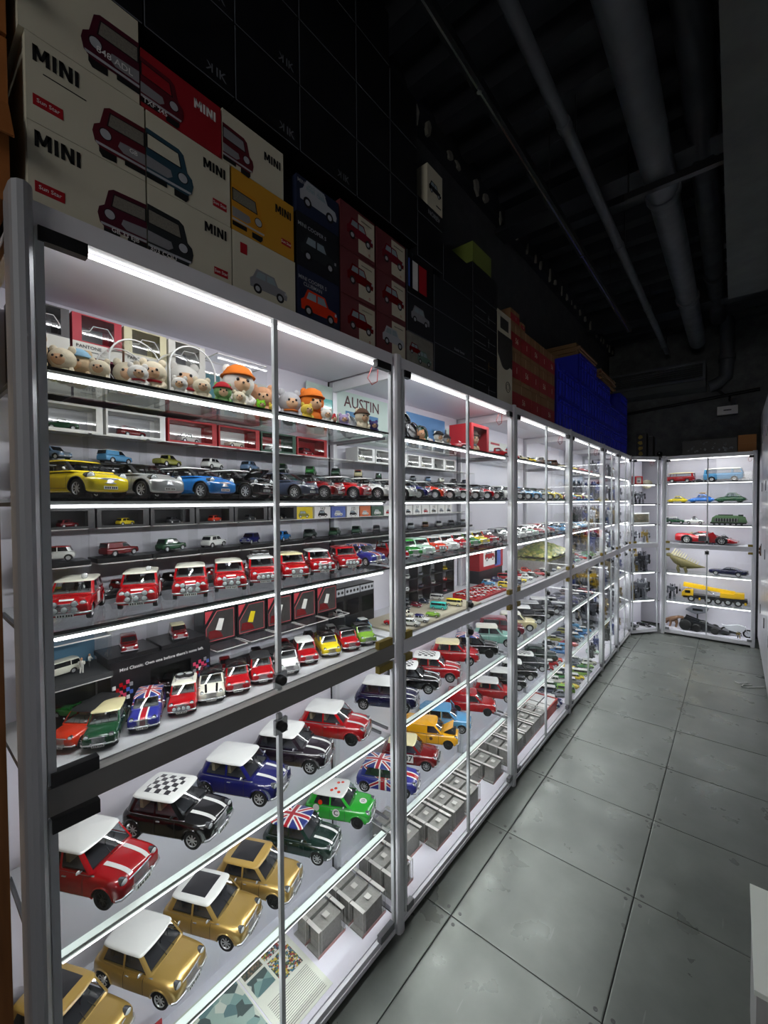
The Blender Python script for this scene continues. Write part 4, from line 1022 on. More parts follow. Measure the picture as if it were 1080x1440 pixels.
def window_box(label, x, y, z, dx, dy, dz, m, win=(.12, .88, .15, .9), group=None, wm='case_plastic', inner='ink', name='window_box', text=None, tm='ink', rz=0):
    """carton with a framed clear window on its front (+X) face"""
    t = thing(name, label, 'box', (x, y, z), rz, group)
    h = dx/2; a0, a1, b0, b1 = -dy/2+win[0]*dy, -dy/2+win[1]*dy, win[2]*dz, win[3]*dz; th = .003
    mb = MB().bb(-h, -h+th, -dy/2, dy/2, 0, dz).bb(-h+th, h, -dy/2, dy/2, 0, th).bb(-h+th, h, -dy/2, dy/2, dz-th, dz).bb(-h+th, h, -dy/2, -dy/2+th, th, dz-th).bb(-h+th, h, dy/2-th, dy/2, th, dz-th)
    mb.bb(h-th, h, -dy/2+th, a0, th, dz-th).bb(h-th, h, a1, dy/2-th, th, dz-th).bb(h-th, h, a0, a1, th, b0).bb(h-th, h, a0, a1, b1, dz-th)
    put('carton', mb.mesh('carton'), m, t)
    put('window', MB().add([(h-.001, a0, b0), (h-.001, a1, b0), (h-.001, a1, b1), (h-.001, a0, b1)], [(0, 1, 2, 3)]).mesh('window'), wm, t)
    put('lining', MB().bb(-h+th, -h+th+.001, a0, a1, b0, b1).mesh('lining'), inner, t)
    if text:
        for s_, yy, zz, sz in text: put('lettering', text_mesh(s_, .015), tm, t, (h+.0006, yy, zz), ROT_FACE_PX, sz)
    return t

BXC = -1.395   # case centre at the back of a shelf
# back of second shelf: lower hidden cases, then cars in clear cases, then packed cars above
tier = [('bluegrey', 'bluegrey', 'classic'), ('skyblue', 'ivory', 'van'), ('olive', 'olive', 'pickup'), ('white', 'white', 'classic'), ('bluegrey', 'bluegrey', 'classic'), ('brg', 'green', 'classic'), ('green', 'forest', 'classic'), ('forest', 'forest', 'classic'), ('cream', 'orange', 'classic'),
        ('forest', 'gunmetal', 'classic'), ('bluegrey', 'blue', 'classic'), ('grey', 'gunmetal', 'pickup'), ('bluegrey', 'bluegrey', 'estate'), ('ivory', 'ivory', 'classic'), ('gunmetal', 'gunmetal', 'classic'), ('slate', 'slate', 'classic')]
for i in range(16):
    y = .30+.148*i
    c = 0 if y < 1.367 else 1
    wh = '%s in upper back row, second shelf, %s' % (NTH[i if c == 0 else i-8], CABN[c])
    clear_case('clear stacking case, '+'%s in lower back row, second shelf, %s' % (NTH[i if c == 0 else i-8], CABN[c]), BXC, y, Z_S2, .085, .143, .088, .02)
    clear_case('clear stacking case, '+wh, BXC, y, Z_S2+.089, .085, .143, .09, .014)
    b, r, k = tier[i]
    if i < 9: car(k, b, r, lab(b, r, 'miniature %s' % ('van' if k == 'van' else 'pickup' if k == 'pickup' else 'saloon'), wh), BXC, y, Z_S2+.104, 60 if i in (0,) else -28 if i < 5 else -40, 36, 1, 'miniatures in clear cases')
    else: small_car(k, b, r, lab(b, r, 'miniature', wh), BXC, y, Z_S2+.104, -45, 44, 'miniatures in clear cases')
pk = [('case_white', 'card_silver', 'forest', 'pickup'), ('case_white', 'card_silver', 'darkred', 'estate'), ('card_red', 'case_white', 'white', 'classic'), ('card_red', 'case_white', 'ivory', 'cabrio'), ('card_green', 'card_red', 'white', 'classic'), ('card_red', 'card_red', 'darkred', 'estate')]
for i, (m, inn, b, k) in enumerate(pk):
    y = .325+.168*i; wh = '%s in packed row over clear cases, second shelf, nearest cabinet' % NTH[i]
    window_box('small carton with window, '+wh, BXC, y, Z_S2+.181, .08, .16, .074, m, (.03, .9, .08, .92), 'packed miniatures', inner=inn)
    small_car(k, b, b, cw_(b)+' packed miniature, '+wh, BXC, y+.0, Z_S2+.186, -15 if i else 20, 44, 'packed miniatures in cartons')
for i in range(7):
    y = 1.50+.13*i; wh = '%s in packed row over clear cases, second shelf, second cabinet' % NTH[i]
    window_box('small carton with window, '+wh, BXC, y, Z_S2+.181, .08, .122, .066, 'case_white', (.03, .85, .08, .92), 'packed miniatures', inner='card_grey')
    small_car('classic', 'gunmetal' if i % 2 else 'ivory', None, 'packed miniature, '+wh, BXC, y, Z_S2+.186, -20, 46, 'packed miniatures in cartons')

# back of third shelf: three tiers
t3 = [('white', 'red', 'classic', 200), ('darkred', 'darkred', 'van', -20), ('forest', 'forest', 'classic', -20), ('white', 'white', 'classic', -25), ('blue', 'blue', 'classic', 150), ('midblue', 'midblue', 'classic', -30), ('brg', 'brg', 'classic', -35), ('forest', 'forest', 'classic', -35), ('forest', 'forest', 'classic', -35),
      ('gunmetal', 'gunmetal', 'pickup', -40), ('gunmetal', 'gunmetal', 'classic', -40), ('grey', 'gunmetal', 'estate', -40), ('brown', 'olive', 'classic', -40), ('silver', 'grey', 'classic', -40), ('gunmetal', 'grey', 'classic', -40), ('grey', 'grey', 'estate', -40)]
for i in range(16):
    y = .312+.146*i if i else .30
    c = 0 if y < 1.367 else 1
    wh = '%s in middle back row, third shelf, %s' % (NTH[i if c == 0 else i-8], CABN[c])
    clear_case('dark clear case, '+'%s in bottom back row, third shelf, %s' % (NTH[i if c == 0 else i-8], CABN[c]), BXC, y, Z_S3, .10, .142, .100, .012)
    if i < 6: small_car('classic', ['yellow', 'darkred', 'black', 'red', 'darkred', 'black'][i], None, ['yellow', 'dark red', 'black', 'red', 'dark red', 'black'][i]+' miniature, %s in bottom back row, third shelf, nearest cabinet' % NTH[i], BXC, y, Z_S3+.013, 60, 44, 'miniatures in clear cases')
    clear_case('clear case with black plinth, '+wh, BXC-.01, y, Z_S3+.101, .085, .142, .098, .012)
    b, r, k, ph = t3[i]
    if i < 9: car(k, b, r, lab(b, r, 'miniature '+('van' if k == 'van' else 'saloon'), wh), BXC-.01, y, Z_S3+.114, ph, 33, 1, 'miniatures in clear cases')
    else: small_car(k, b, r, lab(b, r, 'miniature', wh), BXC-.01, y, Z_S3+.114, ph, 36, 'miniatures in clear cases')
for i in range(6):
    y = .315+.140*i; wh = '%s in top back row, third shelf, nearest cabinet' % NTH[i]
    window_box('black window carton, '+wh, BXC-.005, y, Z_S3+.200, .08, .135, .054, 'case_black', (.08, .88, .12, .9), 'black window cartons')
    b = ['darkred', 'yellow', 'gunmetal', 'orange', 'gunmetal', 'black'][i]
    small_car('classic', b, None, cw_(b)+' tiny saloon inside carton, '+wh, BXC+.01, y+.01, Z_S3+.2035, -25, 62, 'tiny cars in black cartons')
car('classic', 'black', 'black', 'black packed saloon standing right of the black cartons, third shelf', BXC, 1.16-.02, Z_S3+.200, 140, 60, 1, 'miniatures in clear cases') if False else None
def carton(label, x, y, z, dx, dy, dz, m, group=None, name='small_carton', prints=(), cat='box', rz=0):
    t = thing(name, label, cat, (x, y, z), rz, group)
    put('carton', cbox(dx, dy, dz), m, t)
    for kind, a in prints:
        if kind == 't': s_, yy, zz, sz, mm = a; put('lettering', text_mesh(s_, .015), mm, t, (dx/2+.0005, yy, zz), ROT_FACE_PX, sz)
        if kind == 'r': yy, zz, w_, h_, mm = a; put('printed_panel', cached(('pp', round(w_, 4), round(h_, 4)), lambda: MB().box((0, 0, 0), (.0006, w_, h_)).mesh('pp')), mm, t, (dx/2+.0002, yy, zz))
        if kind == 'c': yy, zz, sc, mm = a; put('printed_car', car_print(), [mm, 'ink', 'print_glass', 'plate_white'], t, (dx/2+.0006, yy, zz), ROT_FACE_PX, sc)
    return t
mat('print_glass', '#8fa0a8', .5)
def car_print():
    """flat side-on printed saloon in local XY, about 1 unit long"""
    def f():
        mb = MB()
        def poly(p, mi, h): mb.add([(x, y, h) for x, y in p], [list(range(len(p)))], mi)
        poly([(-.5, .1), (.5, .1), (.52, .2), (.47, .3), (.25, .33), (.15, .52), (-.33, .54), (-.43, .34), (-.51, .28)], 0, 0)
        poly([(-.36, .34), (-.1, .34), (-.1, .49), (-.30, .49)], 2, .0004); poly([(-.06, .34), (.2, .34), (.12, .49), (-.06, .49)], 2, .0004)
        for cx in (-.31, .31):
            poly([(cx+.11*math.cos(a), .1+.11*math.sin(a)) for a in np.linspace(0, 2*math.pi, 15)[:-1]], 1, .0006)
            poly([(cx+.06*math.cos(a), .1+.06*math.sin(a)) for a in np.linspace(0, 2*math.pi, 13)[:-1]], 3, .0009)
        poly([(.44, .22), (.49, .22), (.49, .28), (.44, .28)], 3, .0004)
        return mb.mesh('car_print', 4)
    return cached('car_print', f)
pc = [('paint_yellow', 1.13, .10), ('case_white', 1.235, .095), ('card_blue', 1.33, .09), ('case_white', 1.425, .085), ('card_orange', 1.51, .08), ('card_green', 1.60, .09)] + [('case_white', 1.69+.085*k, .08) for k in range(8)]
mat('card_blue', '#4a64b8', .5); mat('card_orange', '#d8692c', .5)
for i, (m, y, w_) in enumerate(pc):
    c = 0 if y < 1.37 else 1
    carton('%s little carton printed with a car, %s, top back row, third shelf, %s' % ({'paint_yellow': 'yellow', 'case_white': 'white', 'card_blue': 'blue', 'card_orange': 'orange', 'card_green': 'green'}[m], NTH[i if c == 0 else i-3], CABN[c]),
           -1.40, y, Z_S3+.200, .05, w_*.96, .05, (paint('yellow') if m == 'paint_yellow' else m), 'printed little cartons', prints=[('c', (0, .004, w_*.55, paint(['olive', 'black', 'white', 'black', 'white', 'white', 'red', 'maroon', 'black', 'grey', 'red', 'black', 'grey', 'black'][i])))] + ([('t', (['257', '155'][(i//2) % 2], 0, .038, .02, 'ink'))] if m == 'case_white' and i % 2 else []))

# ---------------- back of fourth shelf, nearest cabinet
mat('diorama_sky', '#4f7f9c', .6); mat('asphalt', '#3a3c3e', .8); mat('grass_green', '#5f7a35', .9); mat('skin', '#c99a78', .6); mat('jacket_white', '#dcdad2', .7)
t = clear_case('clear diorama case with a street scene on top of another case, fourth shelf', -1.345, .325, Z_S4+.112, .14, .135, .11, .012, 'asphalt', None, True, 'diorama_case', 'diorama_sky')
small_car('bus', 'ivory', 'ivory', 'cream delivery van inside the street scene case', -1.35, .262+.03, Z_S4+.125, -10, 46, None)
def figure(label, x, y, z, h, jm, pm, rz=0, arm=.4):
    t = thing('figurine', label, 'figurine', (x, y, z), rz, None, h)
    put('legs', cached('flegs', lambda: MB().tube([(0, .06, 0), (0, .055, .25), (0, .05, .48)], [.05, .055, .075], 8).tube([(.03, -.08, 0), (.02, -.06, .25), (0, -.05, .48)], [.05, .055, .075], 8).mesh('legs')), pm, t)
    put('torso', cached('ftorso', lambda: MB().tube([(0, 0, .44), (0, 0, .55), (.01, 0, .72), (.01, 0, .82)], [.11, .115, .14, .07], 10).mesh('torso')), jm, t)
    for sg in (1, -1): put('arm', cached(('farm', sg), lambda: MB().tube([(0, sg*.14, .78), (.05, sg*.19, .62), (.16, sg*.15, .58)], [.05, .042, .035], 7).mesh('arm')), jm, t)
    put('head', cached('fhead', lambda: MB().ball((.01, 0, .92), .085, 12, 0, (1, .85, 1.1)).tube([(0, 0, .80), (0, 0, .86)], .04, 8).mesh('head')), 'skin', t)
    return t
figure('small figurine in white jacket beside the cream van', -1.325, .335, Z_S4+.125, .04, 'jacket_white', 'jacket_white', -.5)
figure('second small white figurine behind the first one', -1.36, .362, Z_S4+.125, .035, 'jacket_white', 'asphalt', .8)
clear_case('clear case holding the dark green roadster, fourth shelf', -1.345, .325, Z_S4, .14, .135, .11, .015, 'case_black', None, back='case_black')
car('cabrio', 'green', None, 'green open roadster in the case under the street scene', -1.33, .315, Z_S4+.016, 60, 36, 1)
tag(put('grass_patch', MB().bb(-.03, .03, -.025, .025, 0, .004).mesh('grass'), 'grass_green', None, (-1.30, .37, Z_S4+.0155)), 'green grass square beside the roadster in its case', 'grass')
# black presentation carton
t = window_box('black presentation carton with white slogan and coloured checks, fourth shelf', -1.335, .527, Z_S4, .11, .278, .142, 'case_black', (.36, .78, .08, .68), None, inner='case_black')
put('lettering', text_mesh("Mini Classic. Own one before there's none left.", .012), 'case_white', t, (.0556, 0, .118), ROT_FACE_PX, .0123)
ck = random.Random(5); ckc = [paint('red'), mat('check_pink', '#d83a62', .5), 'case_white', mat('check_blue', '#4a68c0', .5), 'card_grey', 'case_black']
for sx, y0 in ((-1, -.132), (1, .088)):
    for a in range(6):
        for b in range(5):
            if (a+b) % 2: continue
            m = ckc[ck.randrange(5)]
            put('check_square', cached('cks', lambda: MB().box((0, 0, 0), (.0006, .0085, .0105)).mesh('ck')), m, t, (.0553, y0+.0085*a, .032+.0105*b+.002*a))
car('classic', 'darkred', 'black', 'dark red saloon behind the window of the black presentation carton', -1.33, .51, Z_S4+.012, 100, 38, 1)
car('classic', 'black', 'black', 'black saloon behind the window of the black presentation carton', -1.345, .57, Z_S4+.012, 140, 38, 1)
for i, (y, b, r, dy) in enumerate(((.448, 'darkred', 'darkred', .13), (.587, 'darkred', 'cream', .132))):
    clear_case('clear case with chequered print, %s above the black slogan carton' % NTH[i], -1.34, y, Z_S4+.143, .115, dy, .088, .012, 'case_black', None)
    car('classic', b, r, lab(b, r, 'rally saloon in clear case', '%s above black slogan carton' % NTH[i]), -1.325, y, Z_S4+.156, 105, 32, 1)
for i in range(5):
    y = .735+.122*i; wh = '%s from the black slogan carton' % NTH[i]
    clear_case('low clear case behind the front cars, '+wh, -1.325, y, Z_S4, .13, .116, .098, .012, 'case_black', None)
    b = ['darkred', 'red', 'darkred', 'darkred', 'silver'][i]
    car('classic', b, 'black' if i % 2 else b, cw_(b)+' miniature saloon in low clear case, '+wh, -1.315, y, Z_S4+.013, 115, 38, 1)
    # cartons with a diagonal window
    t = thing('window_box', 'black carton with red edged diagonal window, '+wh, 'box', (-1.375, y, Z_S4+.100), 0, 'diagonal window cartons')
    put('carton', cbox(.07, .114, .118), 'case_black', t)
    P = [(-.05, .01), (-.05, .055), (-.012, .108), (.05, .108), (.05, .01)]
    fr = MB()
    for (a, b_) in zip(P, P[1:]+P[:1]):
        fr.tube([(.0355, a[0], a[1]), (.0355, b_[0], b_[1])], .0014, 5)
    put('window_edge', fr.mesh('edge'), mat('edge_red', '#c9525a', .5), t)
    mm = Matrix.Translation((.0352, 0, 0)) @ ROT_FACE_PX.to_matrix().to_4x4()
    put('window', MB().prism(P, 0, .0004, 0, mm).mesh('window'), mat('box_photo', '#3c3a38', .3, var=.6, vscale=60), t)
    put('label_band', MB().prism([(-.053, .07), (-.053, .112), (-.025, .112)], .0001, .0008, 0, mm).mesh('band'), mat('label_red', '#c83a44', .5), t)
    put('printed_roof', MB().prism([(-.018, .045), (-.004, .082), (.014, .078), (.003, .04)], .0004, .001, 0, mm).mesh('roofp'), paint('yellow') if i == 1 else 'plate_white', t)
    put('printed_car', MB().prism([(-.045, .018), (-.04, .045), (-.018, .045), (.0, .035), (.01, .016)], .0004, .0009, 0, mm).mesh('carp'), paint('darkred'), t)
# dark cases at the right end
for i in range(3):
    y = 1.345+.1*i-.06
    hb = window_box('dark carton with silver punched header, %s at right end of fourth shelf' % NTH[i], -1.385, y, Z_S4+.055*0, .08, .098, .19, 'case_black', (.06, .94, .3, .68), 'silver header cartons')
    o = put('header_strip', MB().box((0, 0, 0), (.001, .094, .03)).mesh('hd'), 'card_silver', hb, (.0405, 0, .168))
    for k in range(4): put('round_mark', cached('rmk', lambda: MB().lathe([(.007, 0), (.007, .0006)], 12, 0, Matrix.Rotation(math.pi/2, 4, 'Y')).mesh('rm')), 'ink', o, (.0006, -.034+.0225*k, 0))
for i, (b, r, x, y) in enumerate((('gunmetal', 'gunmetal', -1.27, 1.25), ('bluegrey', 'ivory', -1.24, 1.325), ('skyblue', 'white', -1.30, 1.41), ('white', 'white', -1.35, 1.30))):
    small_car('classic', b, r, lab(b, r, 'miniature saloon', '%s of four at the right end of fourth shelf' % NTH[i]), x, y, Z_S4+(.0 if i < 3 else .062), 110, 34 if i < 3 else 44, 'right end miniatures')
# ================================================================== cartons, crates and other things on top of the cabinets
mat('box_cream', '#cfcbb6', .6, var=.06); mat('box_red', '#93131f', .55, var=.1); mat('box_yellow', '#c8922a', .55, var=.1); mat('box_blue', '#1c2540', .5, var=.3); mat('box_night', '#14171d', .5, var=.3)
mat('box_black', '#0f1014', .4); mat('box_maroon', '#6a2f33', .55); mat('box_beige', '#c9c3ae', .6); mat('kraft', '#8a6a45', .75, var=.12); mat('carton_red', '#97151c', .55); mat('edge_light', '#6f737a', .5)
mat('crate_blue', '#2430c4', .35); mat('box_photo_grey', '#7d7a70', .5, var=.5, vscale=30); mat('foil_gold', '#a9803a', .35, .5); mat('silver_ink', '#aeb2b8', .4)
mat('poster_blue', '#3f7fb0', .5); mat('sunstar_red', '#a5121f', .5)
def half_car(side=1):
    """printed front half of a saloon, cut at local x=0, growing to x=+1; slots body, ink, glass, white, grey"""
    def f():
        mb = MB(); S = side
        def poly(p, mi, h):
            p = [(x*S, y) for x, y in p]
            mb.add([(x, y, h) for x, y in (p if S > 0 else p[::-1])], [list(range(len(p)))], mi)
        poly([(.55, -.06), (.80, -.08), (.86, .0), (.86, .2), (.55, .2)], 1, 0)
        poly([(0, .08), (.84, .08), (.93, .16), (.97, .34), (.94, .48), (.84, .56), (.76, .90), (.66, .97), (0, 1.0)], 0, .0003)
        poly([(0, .60), (.72, .58), (.66, .88), (0, .91)], 1, .0006); poly([(.03, .62), (.69, .605), (.64, .86), (.03, .885)], 2, .0009)
        poly([(0, .22), (.42, .22), (.52, .30), (.48, .42), (0, .45)], 4, .0006)
        poly([(0, .13), (.9, .13), (.92, .18), (0, .18)], 3, .0008)
        for cx, cy, r in ((.74, .40, .115),):
            poly([(cx+r*math.cos(a), cy+r*math.sin(a)) for a in np.linspace(0, 2*math.pi, 17)[:-1]], 1, .0007)
            poly([(cx+r*.84*math.cos(a), cy+r*.84*math.sin(a)) for a in np.linspace(0, 2*math.pi, 17)[:-1]], 3, .001)
        poly([(0, .0), (.40, .0), (.40, .11), (0, .11)], 1, .0009)
        return mb.mesh('half_car', 5)
    return cached(('half', side), f)
def bold_mini():
    def f():
        mb = MB(); h = .36; s = .15
        def poly(p): mb.prism(p, 0, .01)
        x = -.82
        poly([(x, -h), (x+s, -h), (x+s, h), (x, h)]); poly([(x+.47, -h), (x+.62, -h), (x+.62, h), (x+.47, h)])
        poly([(x, h), (x+.25, -.22), (x+.37, -.22), (x+.19, h)]); poly([(x+.62, h), (x+.43, h), (x+.25, -.22), (x+.37, -.22)])
        x = -.10; poly([(x, -h), (x+s, -h), (x+s, h), (x, h)])
        x = .15; poly([(x, -h), (x+s, -h), (x+s, h), (x, h)]); poly([(x+.37, -h), (x+.52, -h), (x+.52, h), (x+.37, h)]); poly([(x, h), (x+.36, -h), (x+.52, -h), (x+.17, h)])
        x = .76; poly([(x, -h), (x+s, -h), (x+s, h), (x, h)])
        return mb.mesh('bold')
    return cached('bold_mini', f)
FXB = -1.095     # front face of the boxes
def top_box(label, y0, y1, z0, z1, m, prints=(), dx=.33, x=None, name='model_car_box', group='model car boxes on the cabinets'):
    xf = FXB if x is None else x
    t = thing(name, label, 'box', (xf-dx/2, (y0+y1)/2, z0), 0, group)
    put('carton', cbox(dx, y1-y0-.002, z1-z0-.001), m, t)
    h = dx/2
    for k, a in prints:
        if k == 't': s_, yy, zz, sz, mm = a; put('lettering', text_mesh(s_, .008), mm, t, (h+.0012, yy, zz), ROT_FACE_PX, sz)
        if k == 'm': s_, yy, zz, sz, mm = a; put('lettering', text_mesh(s_, .0), mm, t, (h+.0012, yy, zz), ROT_FACE_PX, (-sz, sz, sz))
        if k == 'b': yy, zz, sz, mm = a; put('lettering', bold_mini(), mm, t, (h+.0006, yy, zz), ROT_FACE_PX, sz)
        if k == 'r': yy, zz, w_, h_, mm = a; put('printed_panel', cached(('pp', round(w_, 4), round(h_, 4)), lambda: MB().box((0, 0, 0), (.0006, w_, h_)).mesh('pp')), mm, t, (h+.0003, yy, zz))
        if k == 'h': sd, yy, zz, sc, bm, gm = a; put('printed_car', half_car(sd), [bm, 'ink', gm, 'silver_ink', 'card_grey'], t, (h+.0007, yy, zz), ROT_FACE_PX, sc)
        if k == 'c': yy, zz, sc, mm = a; put('printed_car', car_print(), [mm, 'ink', 'print_glass', 'silver_ink'], t, (h+.0008, yy, zz), ROT_FACE_PX, sc)
        if k == 'e': put('fold_edge', cached(('fe', round(y1-y0, 3), round(z1-z0, 3)), lambda: MB().bb(-.001, .0006, -(y1-y0)/2+.002, (y1-y0)/2-.002, .0, .0022).bb(-.001, .0006, -(y1-y0)/2+.001, -(y1-y0)/2+.003, .0022, z1-z0-.003).mesh('fe')), 'edge_light', t, (h, 0, 0))
    return t
Z0 = 2.398; ZR = [Z0, 2.578, 2.752, 2.925]
def sunstar(y, z, w=.05, h=.022): return [('r', (y, z, w, h, 'sunstar_red')), ('t', ('Sun Star', y, z, .0115, 'case_white'))]
MT = lambda y, z, s=.045, m='ink': ('b', (y, z, s, m))
rd = 'box_darkcarred'; mat(rd, '#5a1020', .5); mat('car_plum', '#4a0d24', .5); mat('car_teal', '#29495a', .5); mat('car_charcoal', '#23282b', .5); mat('car_amber', '#c98a1e', .5)
# column one
top_box('cream car box with plum saloon rear, bottom of the first column', .205, .428, ZR[0], ZR[1], 'box_cream', [MT(-.062, .148), ('t', ('GB 33 EJB', .065, .03, .014, 'case_white')), ('h', (-1, .111, .02, .105, 'car_plum', 'box_photo_grey'))] + sunstar(-.075, .052))
top_box('cream car box with dark red saloon, middle of the first column', .205, .428, ZR[1], ZR[2], 'box_cream', [MT(-.062, .138), ('r', (-.045, .105, .075, .002, 'ink')), ('h', (-1, .111, .012, .112, rd, 'box_photo_grey')), ('t', ('GB', .085, .052, .014, 'case_white'))] + sunstar(-.075, .045))
top_box('cream car box with plum saloon, top of the first column', .195, .418, ZR[2], ZR[3]+.02, 'box_cream', [('h', (-1, .111, .022, .12, 'car_plum', 'box_photo_grey')), ('t', ('848 ADL', .06, .06, .02, 'case_white'))])
# column two
top_box('cream car box with charcoal saloon front, bottom of the second column', .430, .652, ZR[0], ZR[1], 'box_cream', [MT(.062, .148, .036), ('h', (1, -.111, .015, .115, 'car_charcoal', 'box_photo_grey')), ('t', ('303 COU', -.075, .025, .016, 'case_white'))] + sunstar(.078, .042, .04, .02))
top_box('cream car box with teal saloon front, middle of the second column', .430, .650, ZR[1], ZR[2], 'box_cream', [MT(.062, .135, .036), ('h', (1, -.110, .012, .118, 'car_teal', 'box_cream'))] + sunstar(.078, .045, .04, .02))
top_box('red car box with red saloon, top of the second column', .420, .626, ZR[2], ZR[3]-.035, 'box_red', [MT(.055, .100, .034, 'case_white'), ('h', (1, -.103, .01, .105, rd, 'box_red')), ('t', ('TXF 245', -.07, .018, .016, 'case_white'))])
# column three
top_box('cream car box with small grey saloon, bottom of the third column', .654, .876, ZR[0], ZR[1], 'box_cream', [('c', (.01, .03, .13, 'card_grey')), ('r', (-.075, .14, .022, .03, 'sunstar_red'))])
top_box('yellow car box with amber saloon, middle of the third column', .654, .872, ZR[1], ZR[2], 'box_yellow', [MT(.066, .135, .034), ('h', (1, -.108, .012, .115, 'car_amber', 'box_photo_grey'))] + sunstar(.078, .045, .036, .018))
top_box('cream car box with dark red rally saloon, top of the third column', .628, .834, ZR[2], ZR[3]-.03, 'box_cream', [MT(.06, .095, .034), ('h', (1, -.102, .004, .100, rd, 'card_grey'))])
# column four: dark blue boxes
for i, (tx, cm) in enumerate((('MINI COOPER S\nCLUBMAN', 'paint_orange'), ('MINI COOPER S', 'car_charcoal'), ('MINI COOPER S\nPOLICE', 'silver_ink'))):
    if cm == 'paint_orange': paint('orange')
    top_box(['dark blue car box with orange saloon, bottom of the fourth column', 'dark blue car box with charcoal saloon, middle of the fourth column', 'dark blue car box with silver saloon, top of the fourth column'][i], .884, 1.074, ZR[i], ZR[i+1]-(.055 if i == 2 else 0), 'box_blue' if i != 1 else 'box_night',
            [('t', (tx, -.03, .135-(.045 if i == 2 else 0), .0175, 'silver_ink')), ('c', (.0, .028, .16, cm))])
# maroon boxes
ORD4 = ['bottom', 'second', 'third', 'top']
for c, (y0, y1) in enumerate(((1.080, 1.270), (1.278, 1.470))):
    for i in range(3):
        cm = ['paint_darkred', 'paint_darkred', 'paint_maroon'][i] if not (c == 1 and i == 0) else 'silver_ink'
        paint('darkred'); paint('maroon')
        z0 = Z0+.166*i
        top_box('maroon car box with %s saloon, %s of the %s maroon column' % ('white' if cm == 'silver_ink' else 'red', ['bottom', 'middle', 'top'][i], ['first', 'second'][c]), y0, y1, z0, z0+.165, 'box_maroon',
                [('r', (.045, .085, .09, .14, 'box_beige')), ('r', (.045, .137, .06, .004, 'ink')), ('c', (.01, .05, .14, cm)), ('t', ('o', .06, .028, .02, 'sunstar_red'))])
# mixed dark columns
top_box('car box printed with red and green cars beside the maroon boxes', 1.478, 1.684, Z0, Z0+.15, 'box_photo_grey', [('c', (-.04, .06, .09, 'paint_darkred')), ('c', (.03, .03, .11, mat('car_sage', '#5a7a6c', .5)))])
top_box('black car box with pale rally car print over the mixed print box', 1.478, 1.684, Z0+.151, Z0+.315, 'box_night', [('c', (0, .05, .14, 'card_grey')), ('e', 0)])
top_box('black car box with flag print, top of the mixed column', 1.478, 1.684, Z0+.316, Z0+.50, 'box_black', [('r', (-.05, .09, .06, .12, 'case_white')), ('r', (.02, .09, .06, .12, 'sunstar_red')), ('r', (-.075, .09, .03, .12, 'card_blue')), ('e', 0)])
for i in range(3): top_box('wide dark car box, %s of the wide dark column' % ['bottom', 'middle', 'top'][i], 1.692, 2.066, Z0+.16*i, Z0+.159+.16*i, 'box_night', [('e', 0)] + ([('t', ('Austin Seven', .05, .02, .02, 'silver_ink'))] if i == 1 else []))
for i in range(4): top_box('black car box with outlined panels, %s of four beside the pale carton' % ['bottom', 'second', 'third', 'top'][i], 2.074, 2.378, Z0+.135*i, Z0+.134+.135*i, 'box_black', [('r', (-.06, .07, .13, .0016, 'silver_ink')), ('r', (-.06, .02, .13, .0016, 'silver_ink')), ('r', (.08, .05, .10, .0016, 'foil_gold' if i == 1 else 'silver_ink')), ('r', (.04, .045, .0016, .05, 'foil_gold' if i == 1 else 'silver_ink')), ('e', 0)])
t = top_box('tall pale carton printed with an arched dark photo and round seal', 2.386, 2.600, Z0, Z0+.43, 'box_beige', [], name='tall_carton')
t_ = [(-.107+.0, .43), (.107, .43), (.107, .24)] + [(.107*math.cos(a)*1.0, .34-.12*math.sin(a)) for a in np.linspace(.9, 2.0, 7)] + [(-.107, .30)]
put('printed_seal', MB().tube([(.1655, .04+.032*math.cos(a), .12+.032*math.sin(a)) for a in np.linspace(0, 2*math.pi, 25)], .0018, 5).tube([(.1655, .04+.02*math.cos(a), .12+.02*math.sin(a)) for a in np.linspace(0, 2*math.pi, 25)], .0012, 5).mesh('seal'), 'ink', t)
put('printed_photo', MB().prism(t_, .0, .0006, 0, Matrix.Translation((.1652, 0, 0)) @ ROT_FACE_PX.to_matrix().to_4x4()).mesh('photo'), 'box_photo', t)
top_box('smaller pale carton with dark car photo on the tall pale carton', 2.386, 2.58, Z0+.431, Z0+.56, 'box_beige', [('r', (0, .06, .12, .07, 'box_photo'))], name='tall_carton')
# upper rows: black cartons with a mirrored mark
rows = [(2.946, [(.185, .428), (.430, .668), (.670, .898), (.900, 1.166), (1.168, 1.366), (1.368, 1.558)]), (3.156, [(.185, .428), (.430, .668), (.670, .898), (.900, 1.166), (1.168, 1.366), (1.368, 1.558)]), (3.366, [(.428, .668), (.670, .898), (.900, 1.166), (1.168, 1.366), (1.368, 1.558)]), (3.576, [(.670, .898), (.900, 1.166), (1.168, 1.366)])]
for ri, (z, L) in enumerate(rows):
    for ci, (y0, y1) in enumerate(L):
        top_box('plain black carton, %s in %s row of black cartons' % (NTH[ci], ['lowest', 'second', 'third', 'top'][ri]), y0, y1, z, z+.208, 'box_black',
                [('e', 0), ('m', ('K', .045, .03, .035, 'edge_light')), ('t', ('IK', .078, .03, .035, 'edge_light'))] if (ri, ci) in ((0, 1), (0, 2), (1, 2), (0, 3), (1, 1)) else [('e', 0)], name='black_carton', group='black cartons stacked high')
